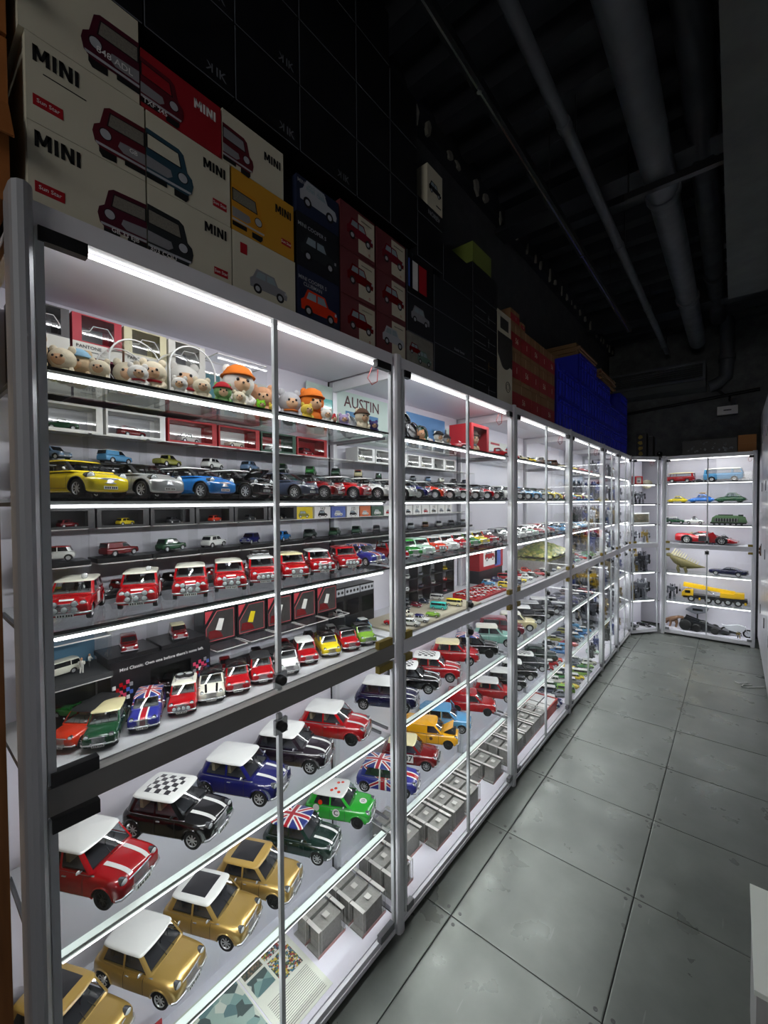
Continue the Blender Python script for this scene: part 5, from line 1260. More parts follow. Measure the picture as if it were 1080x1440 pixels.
for i, (y0, y1, z0, z1) in enumerate(((1.560, 1.77, 2.905, 3.10), (1.560, 1.77, 3.101, 3.17), (1.692, 2.066, 2.882, 3.06), (2.074, 2.378, 2.942, 3.10))): top_box('dark carton, %s of those above the wide dark boxes' % NTH[i], y0 if i != 2 else 1.775, y1, z0, z1, 'box_black', [('e', 0)] + ([('t', ('NOREV', .03, .04, .03, 'silver_ink'))] if i == 1 else []), name='black_carton', group='black cartons stacked high')
top_box('pale card printed with a small car high on the black cartons', 1.640, 1.77, 3.172, 3.36, 'box_beige', [('c', (0, .07, .10, 'paint_black' if paint('black') else 0)), ('r', (.03, .03, .04, .006, 'ink'))], name='pale_car_box')
top_box('lime printed box among the dark upper cartons', 2.074, 2.3, 3.102, 3.21, mat('box_lime', '#6f7d35', .5), [], name='lime_carton')

# ---------------------------------------------------------------- red and kraft cartons
cr = random.Random(11)
def kraft_carton(y0, y1, z0, z1, i, pos, x=-1.12, dx=.28):
    t = thing('kraft_carton', 'kraft carton with red printed band, '+pos, 'box', (x-dx/2, (y0+y1)/2, z0), 0, 'red banded kraft cartons')
    w, h = y1-y0-.004, z1-z0-.002
    put('carton', cbox(dx, w, h), 'kraft', t)
    put('red_band', MB().bb(dx/2, dx/2+.0006, -w/2, w/2, h*.15, h*.68).mesh('band'), 'carton_red', t)
    put('tape', MB().bb(dx/2, dx/2+.0004, -.004, .004, h*.68, h).mesh('tape'), mat('tape_tan', '#a88555', .4), t)
    s_ = ['56', '1'][i % 2]
    put('lettering', text_mesh(s_, .02), 'box_beige', t, (dx/2+.0012, w*.1, h*.42), ROT_FACE_PX, h*.28)
    return t
k = 0
for ri, (z0, z1) in enumerate(((Z0, Z0+.19), (Z0+.19, Z0+.39), (Z0+.39, Z0+.57))):
    wd = [(2.63, 3.0), (3.0, 3.19), (3.19, 3.50)] if ri == 0 else [(2.63+.175*j, 2.63+.175*(j+1)-.002) for j in range(5)]
    for j, (y0, y1) in enumerate(wd):
        kraft_carton(y0, y1, z0, z1, k, '%s in %s row over third cabinet' % (NTH[j], ['bottom', 'middle', 'top'][ri])); k += 1
for j, (y0, y1) in enumerate(((2.63, 2.78), (2.80, 2.88))): kraft_carton(y0, y1, Z0+.57, Z0+.66-.04*j, k+j, '%s of two small ones on the very top' % NTH[j])

# ---------------------------------------------------------------- blue plastic crates
def crate_mesh(dy, dz, dx=.34):
    def f():
        mb = MB(); th = .006; h = dx/2
        mb.bb(-h, h, -dy/2, -dy/2+th, 0, dz).bb(-h, h, dy/2-th, dy/2, 0, dz).bb(-h, -h+th, -dy/2, dy/2, 0, dz).bb(h-th, h, -dy/2, dy/2, 0, dz).bb(-h, h, -dy/2, dy/2, 0, th)
        for z0, z1 in ((dz-.022, dz), (dz*.52, dz*.52+.010), (0, .012), (dz*.8, dz*.8+.008)): mb.bb(h, h+.017, -dy/2, dy/2, z0, z1)
        return mb.mesh('crate')
    return cached(('crate', round(dy, 3), round(dz, 3)), f)
def crate(y0, y1, z0, z1, pos):
    dy, dz = y1-y0-.006, z1-z0-.002
    t = thing('plastic_crate', 'blue ribbed plastic crate, '+pos, 'crate', (-1.125-.17, (y0+y1)/2, z0), 0, 'blue plastic crates')
    put('shell', crate_mesh(dy, dz), 'crate_blue', t)
    n = max(5, int(dy/.085))
    rib = cached(('crib', round(dz, 3)), lambda: MB().bb(.17, .184, -.006, .006, .012, dz-.022).mesh('rib'))
    for q in range(n+1): put('rib', rib, 'crate_blue', t, (0, -dy/2+.006+(dy-.012)*q/n, 0))
    return t
for ci, (y0, y1, tops) in enumerate(((3.55, 4.18, [.27, .53]), (4.20, 4.80, [.26, .52, .78]), (4.82, 5.42, [.26, .52, .70]), (5.44, 5.95, [.26, .52]), (5.97, 6.42, [.26, .52, .76]))):
    z = Z0
    for ri, tp in enumerate(tops): crate(y0, y1, z, Z0+tp, '%s in %s crate stack' % (['bottom', 'second', 'third'][ri], NTH[ci])); z = Z0+tp
# flattened cartons on the crates
for gi, (y0, y1, z, n, x) in enumerate(((4.30, 4.95, Z0+.785, 8, -1.16), (5.0, 5.7, Z0+.705, 7, -1.12))):
    for q in range(n):
        dxx = .42+.01*cr.uniform(-1, 1); yo = cr.uniform(-.015, .015)
        o = put('flattened_carton', MB().bb(-dxx, 0, y0+yo, y1+yo, 0, .016).mesh('flat'), 'kraft', None, (x+cr.uniform(-.02, .02), 0, z+.0175*q), None)
        tag(o, 'flattened kraft carton in the %s pile lying on blue crates' % ['first', 'second'][gi], 'cardboard', 'flattened cartons pile %s' % ['one', 'two'][gi])

# ---------------------------------------------------------------- things on the far cabinets
t = thing('printed_carton', 'wide black carton with speckled silver print on the far cabinet', 'box', (-.26, 6.98, 2.40))
put('carton', cbox(.56, .2, .19), 'box_black', t)
for q in range(26): put('silver_print', cached('spk', lambda: MB().prism([(-.02, -.004), (.0, .012), (.022, .004), (.006, -.014)], 0, .0008, 0, Matrix.Rotation(math.pi/2, 4, 'X')).mesh('spk')), 'edge_light', t, (cr.uniform(-.24, .24), -.1005, cr.uniform(.04, .16)), (0, cr.uniform(0, 6), 0), cr.uniform(.4, 1.1))
put('lettering', text_mesh('HIPHOP', .02), 'silver_ink', t, (.2, -.1012, .03), (math.pi/2, 0, 0), .022) if False else None
t = thing('cardboard_box', 'plain brown cardboard box at the right end on the far cabinet', 'box', (.115, 6.97, 2.40)); put('carton', cbox(.175, .2, .21), mat('kraft_dark', '#a9713a', .7, var=.08), t); put('flap_line', MB().bb(-.0875, .0875, -.1006, -.1, .104, .106).mesh('flap'), 'tape_tan', t)
t = thing('yellow_print_carton', 'upright black carton with yellow print beside the last crate', 'box', (-1.0, 6.86, 2.40)); put('carton', cbox(.12, .12, .34), 'box_black', t)
for q in range(4): put('yellow_print', cached('ypr', lambda: MB().prism([(-.025, -.01), (-.01, .03), (.02, .025), (.03, -.02), (.0, -.03)], 0, .0008, 0, Matrix.Rotation(math.pi/2, 4, 'X')).mesh('ypr')), mat('print_yellow', '#b39a3a', .5), t, (-.01, -.0606, .06+.075*q), (0, q*1.3, 0))
t = thing('black_carton', 'slim black carton leaning behind the yellow printed one', 'box', (-.90, 6.98, 2.40)); put('carton', cbox(.05, .2, .30), 'box_black', t); put('silver_edge', MB().bb(-.025, .025, -.101, -.1, .292, .3).mesh('se'), 'edge_light', t)
t = thing('small_camera_unit', 'small dark gadget with round lens on the corner cabinet', 'gadget', (-.80, 6.92, 2.40)); put('foot', MB().lathe([(.06, 0), (.06, .012), (.02, .02)], 16).mesh('foot'), 'black_plastic', t); put('head', MB().ball((0, 0, .05), .035, 12).mesh('head'), 'black_plastic', t); put('lens', MB().ball((0, -.034, .055), .008, 8).mesh('lens'), 'lamp_lens', t)

# ---------------------------------------------------------------- wooden frame and cardboard at the left edge
t = thing('wooden_frame', 'oak framed glass panel at the left edge beside the first cabinet', 'frame', (-1.17, .135, 0))
put('upright', MB().bb(.03, .055, -.018, .018, 0, 2.36).mesh('up'), 'oak', t); put('upright', MB().bb(-.34, -.28, -.018, .018, 0, 2.36).mesh('up'), 'oak', t)
for z in (.02, 1.15, 2.26): put('cross_rail', MB().bb(-.28, .03, -.016, .016, z, z+.09).mesh('cr'), 'oak', t)
put('pane', MB().bb(-.28, .03, -.003, .003, .11, 2.26).mesh('pane'), 'door_glass', t)
put('backing', MB().bb(-.28, .03, .010, .016, .11, 2.26).mesh('bk'), mat('tan_board', '#8d7c62', .6, var=.25, vscale=4), t)
for q, (a, b, c_, d_) in enumerate(((2.40, 2.72, .06, .19), (2.725, 3.02, .08, .19))):
    t = thing('cardboard_box', 'brown cardboard box at the left end, %s of two stacked on the cabinet' % ['lower', 'upper'][q], 'box', (-1.27, .12, a)); put('carton', cbox(.33, .12, b-a-.004), mat('kraft_warm', '#a4642c', .7, var=.15), t)
    put('flap', MB().box((0, 0, 0), (.004, .12, .10), 0, Matrix.Rotation(-.5, 3, 'Y')).mesh('flap'), 'kraft_warm', t, (.19, 0, (b-a)*.45)); put('tape', MB().bb(.165, .1655, -.01, .01, 0, b-a-.005).mesh('tape'), 'tape_tan', t)
# ================================================================== toys and cartons on the top shelf
def plush_mat(k, c): return mat('plush_'+k, c, .95, bump=.5, bscale=220)
PL = dict(cream='#e6d9bd', beige='#d9bf9a', white='#e8e4dc', peach='#d9a27c', lilac='#a99ac0', green='#7fae6a', yellow='#e2c34a', orange='#e0761e', red='#b8202c', grey='#b5b5b8', brown='#5a4030', blue='#8fb8d0', black='#1a1a1c', purple='#4c3f7c', lime='#86d020')
for k, c in PL.items(): plush_mat(k, c)
mat('print_grey', '#6a6e68', .7); mat('plush_face', '#d9ae88', .8); mat('eye_dark', '#140f0c', .15)
def plush(label, x, y, z, h, fur, face='plush_face', rz=0., hat=None, bib=None, ears='round', seated=True):
    """generic soft toy: body, head with a face, two ears, arms and feet"""
    t = thing('plush_toy', label, 'soft toy', (x, y, z), rz, 'soft toys on the top shelf', h)
    f = 'plush_'+fur
    put('body', cached('pbody', lambda: MB().ball((0, 0, .26), .25, 14, 0, (.9, 1, 1.02)).mesh('body')), f, t)
    put('head', cached('phead', lambda: MB().ball((.02, 0, .66), .30, 16, 0, (.95, 1.1, .98)).mesh('head')), f, t)
    put('face', cached('pface', lambda: MB().ball((.17, 0, .63), .205, 14, 0, (.72, 1.02, .92)).mesh('face')), face, t)
    put('nose', cached('pnose', lambda: MB().ball((.325, 0, .62), .025, 8).mesh('nose')), 'eye_dark', t)
    for sg in (1, -1):
        put('eye', cached(('peye', sg), lambda: MB().ball((.285, sg*.10, .68), .036, 10).mesh('eye')), 'eye_dark', t)
        put('ear', cached(('pear', sg), lambda: MB().ball((-.02, sg*.22, .93), .10, 10, 0, (.6, 1, 1.15)).mesh('ear')), f, t)
        put('arm', cached(('parm', sg), lambda: MB().tube([(.02, sg*.2, .42), (.14, sg*.27, .30), (.22, sg*.2, .24)], [.07, .075, .06], 8).ball((.23, sg*.19, .235), .062, 8).mesh('arm')), f, t)
        put('foot', cached(('pfoot', sg), lambda: MB().ball((.2, sg*.14, .09), .09, 10, 0, (1.3, 1, 1)).mesh('foot')), f, t)
    if hat: put('hat', cached('phat', lambda: MB().lathe([(.32, .80), (.31, .86), (.24, .97), (.12, 1.04), (.001, 1.06)], 16).lathe([(.36, .79), (.36, .81)], 16).mesh('hat')), 'plush_'+hat, t)
    if bib: put('scarf', cached('pscarf', lambda: MB().lathe([(.20, .38), (.26, .41), (.20, .45)], 16).mesh('scarf')), 'plush_'+bib, t)
    return t
P1 = [(-1.20, .222, .085, 'beige', dict(bib='red')), (-1.22, .285, .078, 'cream', {}), (-1.24, .322, .082, 'beige', dict(hat='blue')), (-1.19, .352, .062, 'cream', {}), (-1.17, .43, .065, 'white', dict(bib='red')), (-1.20, .478, .09, 'cream', dict(bib='red')), (-1.16, .53, .055, 'white', {}),
      (-1.17, .597, .066, 'cream', {}), (-1.19, .672, .07, 'green', dict(hat='red')), (-1.17, .715, .055, 'cream', {}), (-1.23, .748, .135, 'white', dict(hat='orange')), (-1.16, .785, .04, 'lime', {}), (-1.26, .86, .11, 'peach', {}), (-1.17, .838, .04, 'yellow', {}), (-1.26, .975, .115, 'grey', dict(bib='orange')),
      (-1.17, .98, .062, 'yellow', {}), (-1.23, 1.055, .125, 'orange', dict(hat='orange')), (-1.17, 1.075, .06, 'white', {}), (-1.20, 1.13, .055, 'red', {}), (-1.17, 1.165, .055, 'lilac', {}), (-1.24, 1.235, .075, 'white', {}), (-1.17, 1.268, .085, 'cream', dict(hat='brown')), (-1.17, 1.34, .055, 'purple', {})]
for i, (x, y, h, f, kw) in enumerate(P1):
    ex = ''.join((' wearing %s hat' % kw['hat'] if 'hat' in kw else '', ' with %s scarf' % kw['bib'] if 'bib' in kw else ''))
    plush('%s soft toy%s, %s along top shelf, nearest cabinet' % (f, ex, (NTH + ['twenty-first', 'twenty-second', 'twenty-third'])[i]), x, y, Z_S1, h*1.12, f, rz=-math.radians(22)+rnd.uniform(-.3, .3), **kw)
def dome(label, x, y, z, w, h):
    t = thing('clear_dome', label, 'display dome', (x, y, z), 0, 'clear arched domes')
    pr = [(-w/2, 0)] + [(w/2*math.cos(a), h-w/2+w/2*math.sin(a)) for a in np.linspace(math.pi, 0, 15)] + [(w/2, 0)]
    n = len(pr); d = .05
    vs_ = [(d, a, b) for a, b in pr] + [(-d, a, b) for a, b in pr]
    put('cover', MB().add(vs_, [(i, i+1, n+i+1, n+i) for i in range(n-1)] + [list(range(n))], 0, True).mesh('dome'), 'case_plastic', t)
    for q in (d, -d): put('rim', MB().tube([(q, a, b) for a, b in pr], .0022, 6).mesh('rim'), 'case_rim', t)
    put('foot_plate', MB().bb(-d, d, -w/2, w/2, 0, .003).mesh('plate'), 'case_white', t)
dome('clear arched dome holding a cream toy, left of two domes', -1.275, .445, Z_S1, .125, .15); dome('clear arched dome holding a white toy, right of two domes', -1.275, .60, Z_S1, .135, .175)
plush('cream soft toy inside the left clear dome', -1.285, .445, Z_S1+.004, .105, 'cream', rz=-.3); plush('white soft toy with red scarf inside the right clear dome', -1.285, .60, Z_S1+.004, .135, 'white', rz=-.3, bib='red')
clear_case('clear upright box over the white toy with orange cap', -1.33, .80, Z_S1, .10, .19, .20, .004, 'case_white', None)
mat('pantone_red', '#b3172e', .5); mat('pantone_cream', '#d6cfa8', .5); mat('pantone_grey', '#4a4648', .5); mat('pantone_wine', '#7a1c3c', .5); mat('swatch_white', '#dedcd4', .6); mat('outline_white', '#f2f2f2', .5)
def _outl():
    pts = [(-.5, .1), (-.47, .28), (-.22, .32), (-.12, .5), (.28, .52), (.42, .3), (.47, .12)]
    return MB().tube([(0, a, b) for a, b in pts], .012, 6).mesh('outline')
for r_ in range(2):
    for i, (m, y0, y1) in enumerate((('pantone_grey', .215, .328), ('pantone_red', .334, .450), ('pantone_cream', .456, .572), ('swatch_white', .578, .694))):
        if r_ == 0 and i == 1: m = 'pantone_wine'
        nm = {'pantone_grey': 'grey', 'pantone_red': 'red', 'pantone_cream': 'cream', 'swatch_white': 'white', 'pantone_wine': 'wine red'}[m]
        t = window_box('%s swatch style carton with window and outline car, %s row, top shelf' % (nm, ['lower', 'upper'][r_]), -1.385, (y0+y1)/2, Z_S1+.112*r_, .10, y1-y0, .11, m, (.18, .84, .36, .97), 'swatch cartons', inner='card_grey')
        put('swatch_label', MB().bb(.05, .0506, -(y1-y0)/2, (y1-y0)/2, 0, .036).mesh('sw'), 'swatch_white', t)
        put('lettering', text_mesh('PANTONE', .01), 'ink', t, (.0516, -.022, .024), ROT_FACE_PX, .0125); put('fine_print', MB().bb(0, .0006, -.022, .022, -.0012, .0012).mesh('fp'), 'print_grey', t, (.0507, -.022, .013))
        put('outline_car', cached('outl', _outl), 'outline_white', t, (.049, 0, .042), None, .085)
def poster(label, y0, y1, z0, z1, m, prints, x=-1.435, lean=.0):
    t = thing('printed_poster', label, 'poster', (x, (y0+y1)/2, z0)); put('sheet', MB().bb(-.002, 0, -(y1-y0)/2, (y1-y0)/2, 0, z1-z0).mesh('sheet'), m, t)
    for k, a in prints:
        if k == 't': s_, yy, zz, sz, mm = a; put('lettering', text_mesh(s_, .012), mm, t, (.0008, yy, zz), ROT_FACE_PX, sz)
        if k == 'r': yy, zz, w_, h_, mm = a; put('printed_panel', MB().box((0, 0, 0), (.0006, w_, h_)).mesh('pp'), mm, t, (.0002, yy, zz))
        if k == 'c': yy, zz, sc, mm = a; put('printed_car', car_print(), [mm, 'ink', 'print_glass', 'plate_white'], t, (.0006, yy, zz), ROT_FACE_PX, sc)
    return t
mat('poster_mint', '#cfe3da', .5); mat('poster_sky', '#5b93c9', .5, var=.3, vscale=8); mat('poster_pale', '#dfe2da', .5); mat('poster_photo', '#8fb0b8', .5, var=.6, vscale=25)
poster('pale green poster with the heading in brown capitals, top shelf back', 1.20, 1.76, Z_S1+.005, 2.335, 'poster_mint', [('t', ('AUSTIN', .08, .195, .075, mat('ink_brown', '#5a3236', .6))), ('r', (.08, .14, .24, .025, 'poster_blue')), ('c', (-.08, .02, .2, paint('green'))), ('r', (-.15, .15, .06, .07, paint('turquoise'))), ('r', (.16, .05, .08, .05, 'poster_photo'))])
poster('bright blue sky poster with a white saloon, top shelf back, second cabinet', 1.93, 2.34, Z_S1+.005, 2.32, 'poster_sky', [('t', ('MORRIS', .12, .15, .04, 'poster_blue')), ('c', (-.06, .02, .26, 'plate_white')), ('r', (-.02, .02, .40, .03, 'card_grey'))])
poster('pale photo sheet behind the toys, top shelf, nearest cabinet', .72, 1.0, Z_S1+.005, 2.27, 'poster_pale', [('r', (-.09, .10, .06, .14, mat('card_teal', '#4f9aa8', .5))), ('r', (-.02, .09, .05, .12, 'poster_photo')), ('r', (.08, .12, .10, .07, 'pantone_grey'))])
poster('pale mint sheet with red toy picture, top shelf, second cabinet', 2.36, 2.56, Z_S1+.005, 2.28, 'poster_mint', [('r', (.03, .08, .06, .08, 'pantone_red'))])
poster('white banner with red lettering and car photo, top shelf, second cabinet', 2.62, 3.3, Z_S1+.005, 2.27, 'poster_pale', [('r', (-.2, .16, .12, .016, 'pantone_red')), ('r', (-.05, .16, .13, .016, 'pantone_red')), ('r', (.12, .16, .16, .016, 'pantone_red')), ('c', (-.1, .02, .18, paint('red'))), ('r', (.1, .06, .16, .09, 'poster_photo'))])
# second cabinet top shelf things
def bowl(label, x, y, z, r, m, tilt):
    t = thing('round_tin', label, 'tin', (x, y, z)); put('lid', MB().lathe([(r, 0), (r, .018), (r*.92, .02), (r*.85, .012), (.001, .012)], 24, 0, Matrix.Translation((0, 0, r)) @ Matrix.Rotation(tilt, 4, 'Y')).mesh('lid'), m, t); put('ring', MB().tube([(.02*1, r*.9*math.cos(a), r+r*.9*math.sin(a)) for a in np.linspace(0, 2*math.pi, 25)], .003, 6).mesh('ring'), 'steel', t)
bowl('grey round plate standing on edge at the end of the top shelf, nearest cabinet', -1.32, 1.33, Z_S1, .05, 'card_silver', 1.45)
bowl('black round tin standing on edge, top shelf, second cabinet', -1.27, 1.665, Z_S1+.05, .055, 'black_plastic', 1.45); bowl('dark green round tin beside the black tin, top shelf', -1.22, 1.75, Z_S1, .05, 'card_green', 1.3); bowl('black dish below the round black tin, top shelf', -1.20, 1.64, Z_S1, .05, 'black_plastic', 1.2)
for i, (y, f, h, kw) in enumerate(((1.70, 'peach', .07, {}), (1.86, 'white', .08, dict(hat='black')), (1.94, 'grey', .07, dict(hat='black')))): plush('%s soft toy, %s on top shelf, second cabinet' % (f, NTH[i]), -1.18, y, Z_S1, h, f, rz=-.4, **kw)
car('cabrio', 'red', None, 'red open toy car with white cushion, top shelf, second cabinet', -1.18, 2.05, Z_S1, 70, 22, 2)
t = window_box('bright red gift carton with a round doll behind its window, top shelf', -1.27, 2.36, Z_S1, .15, .23, .185, mat('gift_red', '#c8252f', .5), (.12, .88, .08, .9), None, inner=mat('gift_tan', '#b08a64', .6)); plush('brown and cream doll inside the red gift carton', -1.26, 2.36, Z_S1+.005, .15, 'beige', rz=-.2, bib='blue', hat='brown')
car('pickup', 'red', 'red', 'red toy pickup truck next to the red gift carton, top shelf', -1.19, 2.60, Z_S1, 60, 20, 2)
plush('blue soft toy with red hat near the start of third cabinet top shelf', -1.18, 2.76, Z_S1, .085, 'blue', rz=-.4, hat='red')

# ================================================================== fourth shelf, second cabinet: grid case, street board
t = thing('grid_case', 'dark grid display case with small cars, fourth shelf, second cabinet', 'display case', (-1.405, 2.08, Z_S4))
put('back_board', MB().bb(-.035, -.03, -.27, .27, 0, .215).mesh('bb'), 'card_grey', t)
for q in range(5): put('upright', cached('gup', lambda: MB().bb(-.03, .03, -.003, .003, 0, .215).mesh('up')), 'case_black', t, (0, -.267+.1335*q, 0))
for q in range(4): put('shelf', cached('gsh', lambda: MB().bb(-.03, .03, -.27, .27, -.003, .003).mesh('sh')), 'case_black', t, (0, 0, .003+.0695*q))
put('cover', MB().add([(.031, -.27, 0), (.031, .27, 0), (.031, .27, .215), (.031, -.27, .215)], [(0, 1, 2, 3)]).mesh('cover'), 'case_plastic', t)
gc = ['grey', 'silver', 'gunmetal', 'maroon', 'white', 'slate', 'silver', 'red', 'white', 'grey', 'gunmetal', 'yellow']
for q in range(12):
    c, r_ = q % 4, q//4
    small_car(['classic', 'estate', 'modern'][q % 3], gc[q], None, '%s tiny car in grid case, column %s, row %s' % (gc[q], NTH[c], NTH[r_]), -1.40, 2.08-.2+.1335*c, Z_S4+.0065+.0695*r_, -30, 58, 'tiny cars in the grid case')
o = put('street_board', MB().bb(-.13, .13, -.36, .36, 0, .008).mesh('board'), mat('board_beige', '#a8a08c', .7, var=.15), None, (-1.215, 1.79, Z_S4)); tag(o, 'beige street board under small cars, fourth shelf, second cabinet', 'board')
fr = [('bus', 'turquoise', 'turquoise', -1.19, 1.875, 48), ('bus', 'cream', 'yellow', -1.165, 1.99, 48), ('cabrio', 'lime', None, -1.135, 1.735, 44), ('classic', 'white', 'white', -1.125, 1.545, 40), ('classic', 'white', 'blue', -1.13, 1.625, 40), ('classic', 'maroon', None, -1.31, 1.84, 50), ('classic', 'slate', None, -1.32, 1.93, 50), ('classic', 'gunmetal', None, -1.32, 1.75, 50), ('bus', 'white', 'white', -1.315, 2.05, 56), ('pickup', 'red', 'ivory', -1.20, 1.50, 44), ('estate', 'ivory', None, -1.24, 1.66, 48)]
for i, (k, b, r, x, y, sc) in enumerate(fr): small_car(k, b, r, lab(b, r, 'tiny %s' % {'bus': 'bus', 'cabrio': 'roadster', 'classic': 'saloon', 'pickup': 'pickup', 'estate': 'estate'}[k], 'number %s on the beige street board' % NTH[i]) if False else lab(b, r, 'tiny %s' % {'bus': 'bus', 'cabrio': 'roadster', 'classic': 'saloon', 'pickup': 'pickup', 'estate': 'estate'}[k], '%s on the beige street board' % NTH[i]), x, y, Z_S4+(.008 if y < 2.14 and x > -1.34 else 0), 75, sc, 'tiny cars on the street board')
o = put('red_tray', MB().bb(-.08, .08, -.2, .2, 0, .012).bb(-.08, -.076, -.2, .2, .012, .03).mesh('tray'), 'card_red', None, (-1.20, 2.37, Z_S4)); tag(o, 'red tray filled with tiny red and white cars, fourth shelf', 'tray')
for a in range(4):
    for b in range(9):
        c = ['red', 'white', 'red', 'orange', 'red'][(a*3+b) % 5]
        small_car('classic', c, 'white' if c == 'red' else 'red', 'tiny %s car, row %s, place %s on the red tray' % (c, NTH[a], NTH[b]), -1.258+.038*a, 2.195+.042*b, Z_S4+.0122, 80, 88, 'tiny cars on the red tray')
t = carton('red white and blue flag printed carton at the back, fourth shelf, third cabinet', -1.39, 2.83, Z_S4+.09, .09, .38, .17, 'card_red', None, 'flag_carton', [('r', (-.02, .085, .22, .12, 'case_white')), ('r', (.10, .085, .1, .15, 'card_blue')), ('c', (-.03, .06, .15, paint('red')))])
o = put('carton_stand', MB().bb(-.04, .04, -.19, .19, 0, .088).mesh('stand'), 'case_black', None, (-1.39, 2.83, Z_S4)); tag(o, 'black stand under the flag printed carton, fourth shelf', 'stand')
small_car('beetle', 'red', None, 'round red car in front of the flag printed carton', -1.25, 3.05, Z_S4, 60, 28)

# ================================================================== cabinet floors: clear packs with cars
mat('pack_insert', '#96948f', .6, var=.35, vscale=90); mat('pack_end', '#c3c1bc', .5)
def pack(label, x, y, z, end='pack_end'):
    t = thing('clear_pack', label, 'display case', (x, y, z), 0, 'clear packs on the cabinet floors')
    dx, dy, dz = .072, .145, .100
    put('cover', open_box(dx, dy, dz), 'case_plastic', t)
    for sg in (-1, 1): put('end_band', cached(('pe', sg), lambda: MB().bb(-dx/2-.0006, dx/2+.0006, -.008, .008, dz-.001, dz+.0008).bb(dx/2, dx/2+.0008, -.009, -.007, 0, dz).bb(dx/2, dx/2+.0008, .007, .009, 0, dz).mesh('end')), end, t, (0, sg*(dy/2-.011), 0))
    put('base_card', cached('pbc', lambda: MB().bb(-dx/2+.002, dx/2-.002, -dy/2+.002, dy/2-.002, 0, .006).mesh('bc')), 'pack_insert', t)
    put('red_base_line', cached('prl', lambda: MB().bb(dx/2, dx/2+.0008, -dy/2, dy/2, 0, .012).mesh('rl')), mat('pack_pink', '#c99a94', .5), t)
    put('inner_tray', cached('pit', lambda: MB().bb(-dx/2+.004, dx/2-.004, -dy/2+.02, dy/2-.02, .006, .090).mesh('it')), 'pack_insert', t)
    put('top_label', cached('ptl', lambda: MB().bb(-.012, .012, -.012, .012, dz+.0003, dz+.0009).mesh('tl')), 'pack_end', t)
    return t
rows_ = [(1.10, (2, 3)), (1.262, (1, 2, 3)), (1.46, (1, 2, 3)), (1.645, (2, 3, 4)), (1.805, (1, 2, 3)), (1.965, (1, 2, 3)), (2.125, (1, 2, 3)), (2.285, (2, 3)), (2.44, (1, 2, 3))]
CI = 0
for ri, (y, cs) in enumerate(rows_):
    for c in cs:
        x = -1.152-.0775*(c-1)
        pack('clear plastic pack, row %s from the leaflets, place %s from the front, cabinet floor' % (NTH[ri], NTH[c-1]), x, y, Z_F)
for ri in range(5):
    for c in range(3): pack('clear plastic pack on floor of third cabinet, row %s, place %s from front' % (NTH[ri], NTH[c]), -1.155-.0775*c, 2.66+.152*ri, Z_F)
t = thing('red_tray_set', 'red open tray of clear topped packs on the third cabinet floor', 'tray', (-1.22, 3.45, Z_F))
put('tray', MB().bb(-.1, .1, -.16, .16, 0, .01).bb(-.1, -.09, -.16, .16, .01, .08).bb(.09, .1, -.16, .16, .01, .08).bb(-.09, .09, -.16, -.15, .01, .08).bb(-.09, .09, .15, .16, .01, .08).mesh('tray'), mat('tray_red', '#b5352c', .5), t)
for a in range(2):
    for b in range(2): put('pack', cached('tpk', lambda: MB().bb(-.036, .036, -.062, .062, .012, .072).mesh('pk')), 'pack_insert', t, (-.045+.09*a, -.075+.15*b, 0)); put('pack_lid', cached('tpl', lambda: MB().bb(-.04, .04, -.068, .068, .072, .076).mesh('pl')), 'case_rim', t, (-.045+.09*a, -.075+.15*b, 0))
# leaflets and a red card
def leaflet(label, x0, x1, y0, y1, z, blocks, lines, rz=0):
    cx, cy_ = (x0+x1)/2, (y0+y1)/2; t = thing('leaflet', label, 'leaflet', (cx, cy_, z), rz)
    put('sheet', MB().bb(x0-cx, x1-cx, y0-cy_, y1-cy_, 0, .0012).mesh('sheet'), mat('paper', '#dfe3d6', .6), t)
    for k, (a, b, c, d, m) in enumerate(blocks): put('printed_photo', MB().bb(a, b, c, d, .0012, .0016).mesh('ph'), m, t)
    if lines:
        a, b, c, d, n = lines
        for q in range(n): put('text_line', cached(('tl', round(d-c, 3)), lambda: MB().bb(-.0009, .0009, c, d, .0012, .0016).mesh('l')), 'print_grey', t, (a+(b-a)*q/(n-1), 0, 0))
    return t
def photo_mat(name, cols, sc):
    m = mat(name, rough=.5); nt = m.node_tree; tc = nt.nodes.new('ShaderNodeTexCoord'); v = nt.nodes.new('ShaderNodeTexVoronoi'); v.inputs['Scale'].default_value = sc
    nt.links.new(tc.outputs['Object'], v.inputs['Vector']); r = nt.nodes.new('ShaderNodeValToRGB'); r.color_ramp.interpolation = 'CONSTANT'
    while len(r.color_ramp.elements) < len(cols): r.color_ramp.elements.new(.5)
    for i, c in enumerate(cols): r.color_ramp.elements[i].position = i/len(cols); r.color_ramp.elements[i].color = (*srgb(c), 1)
    s = nt.nodes.new('ShaderNodeSeparateColor'); nt.links.new(v.outputs['Color'], s.inputs[0]); nt.links.new(s.outputs[0], r.inputs[0]); nt.links.new(r.outputs[0], nt.nodes['Principled BSDF'].inputs['Base Color'])
    return m
photo_mat('photo_mix', ['#5a6f4a', '#c8b24a', '#9a3a34', '#3f6f8a', '#d8d8cc', '#3a3c3a'], 160); photo_mat('photo_road', ['#7fa09a', '#9fb6ac', '#5f7f80', '#c9d2c4', '#4a5a58'], 30); photo_mat('photo_crowd', ['#6a5a4a', '#4a5a48', '#8a7a62', '#3a4440'], 190)
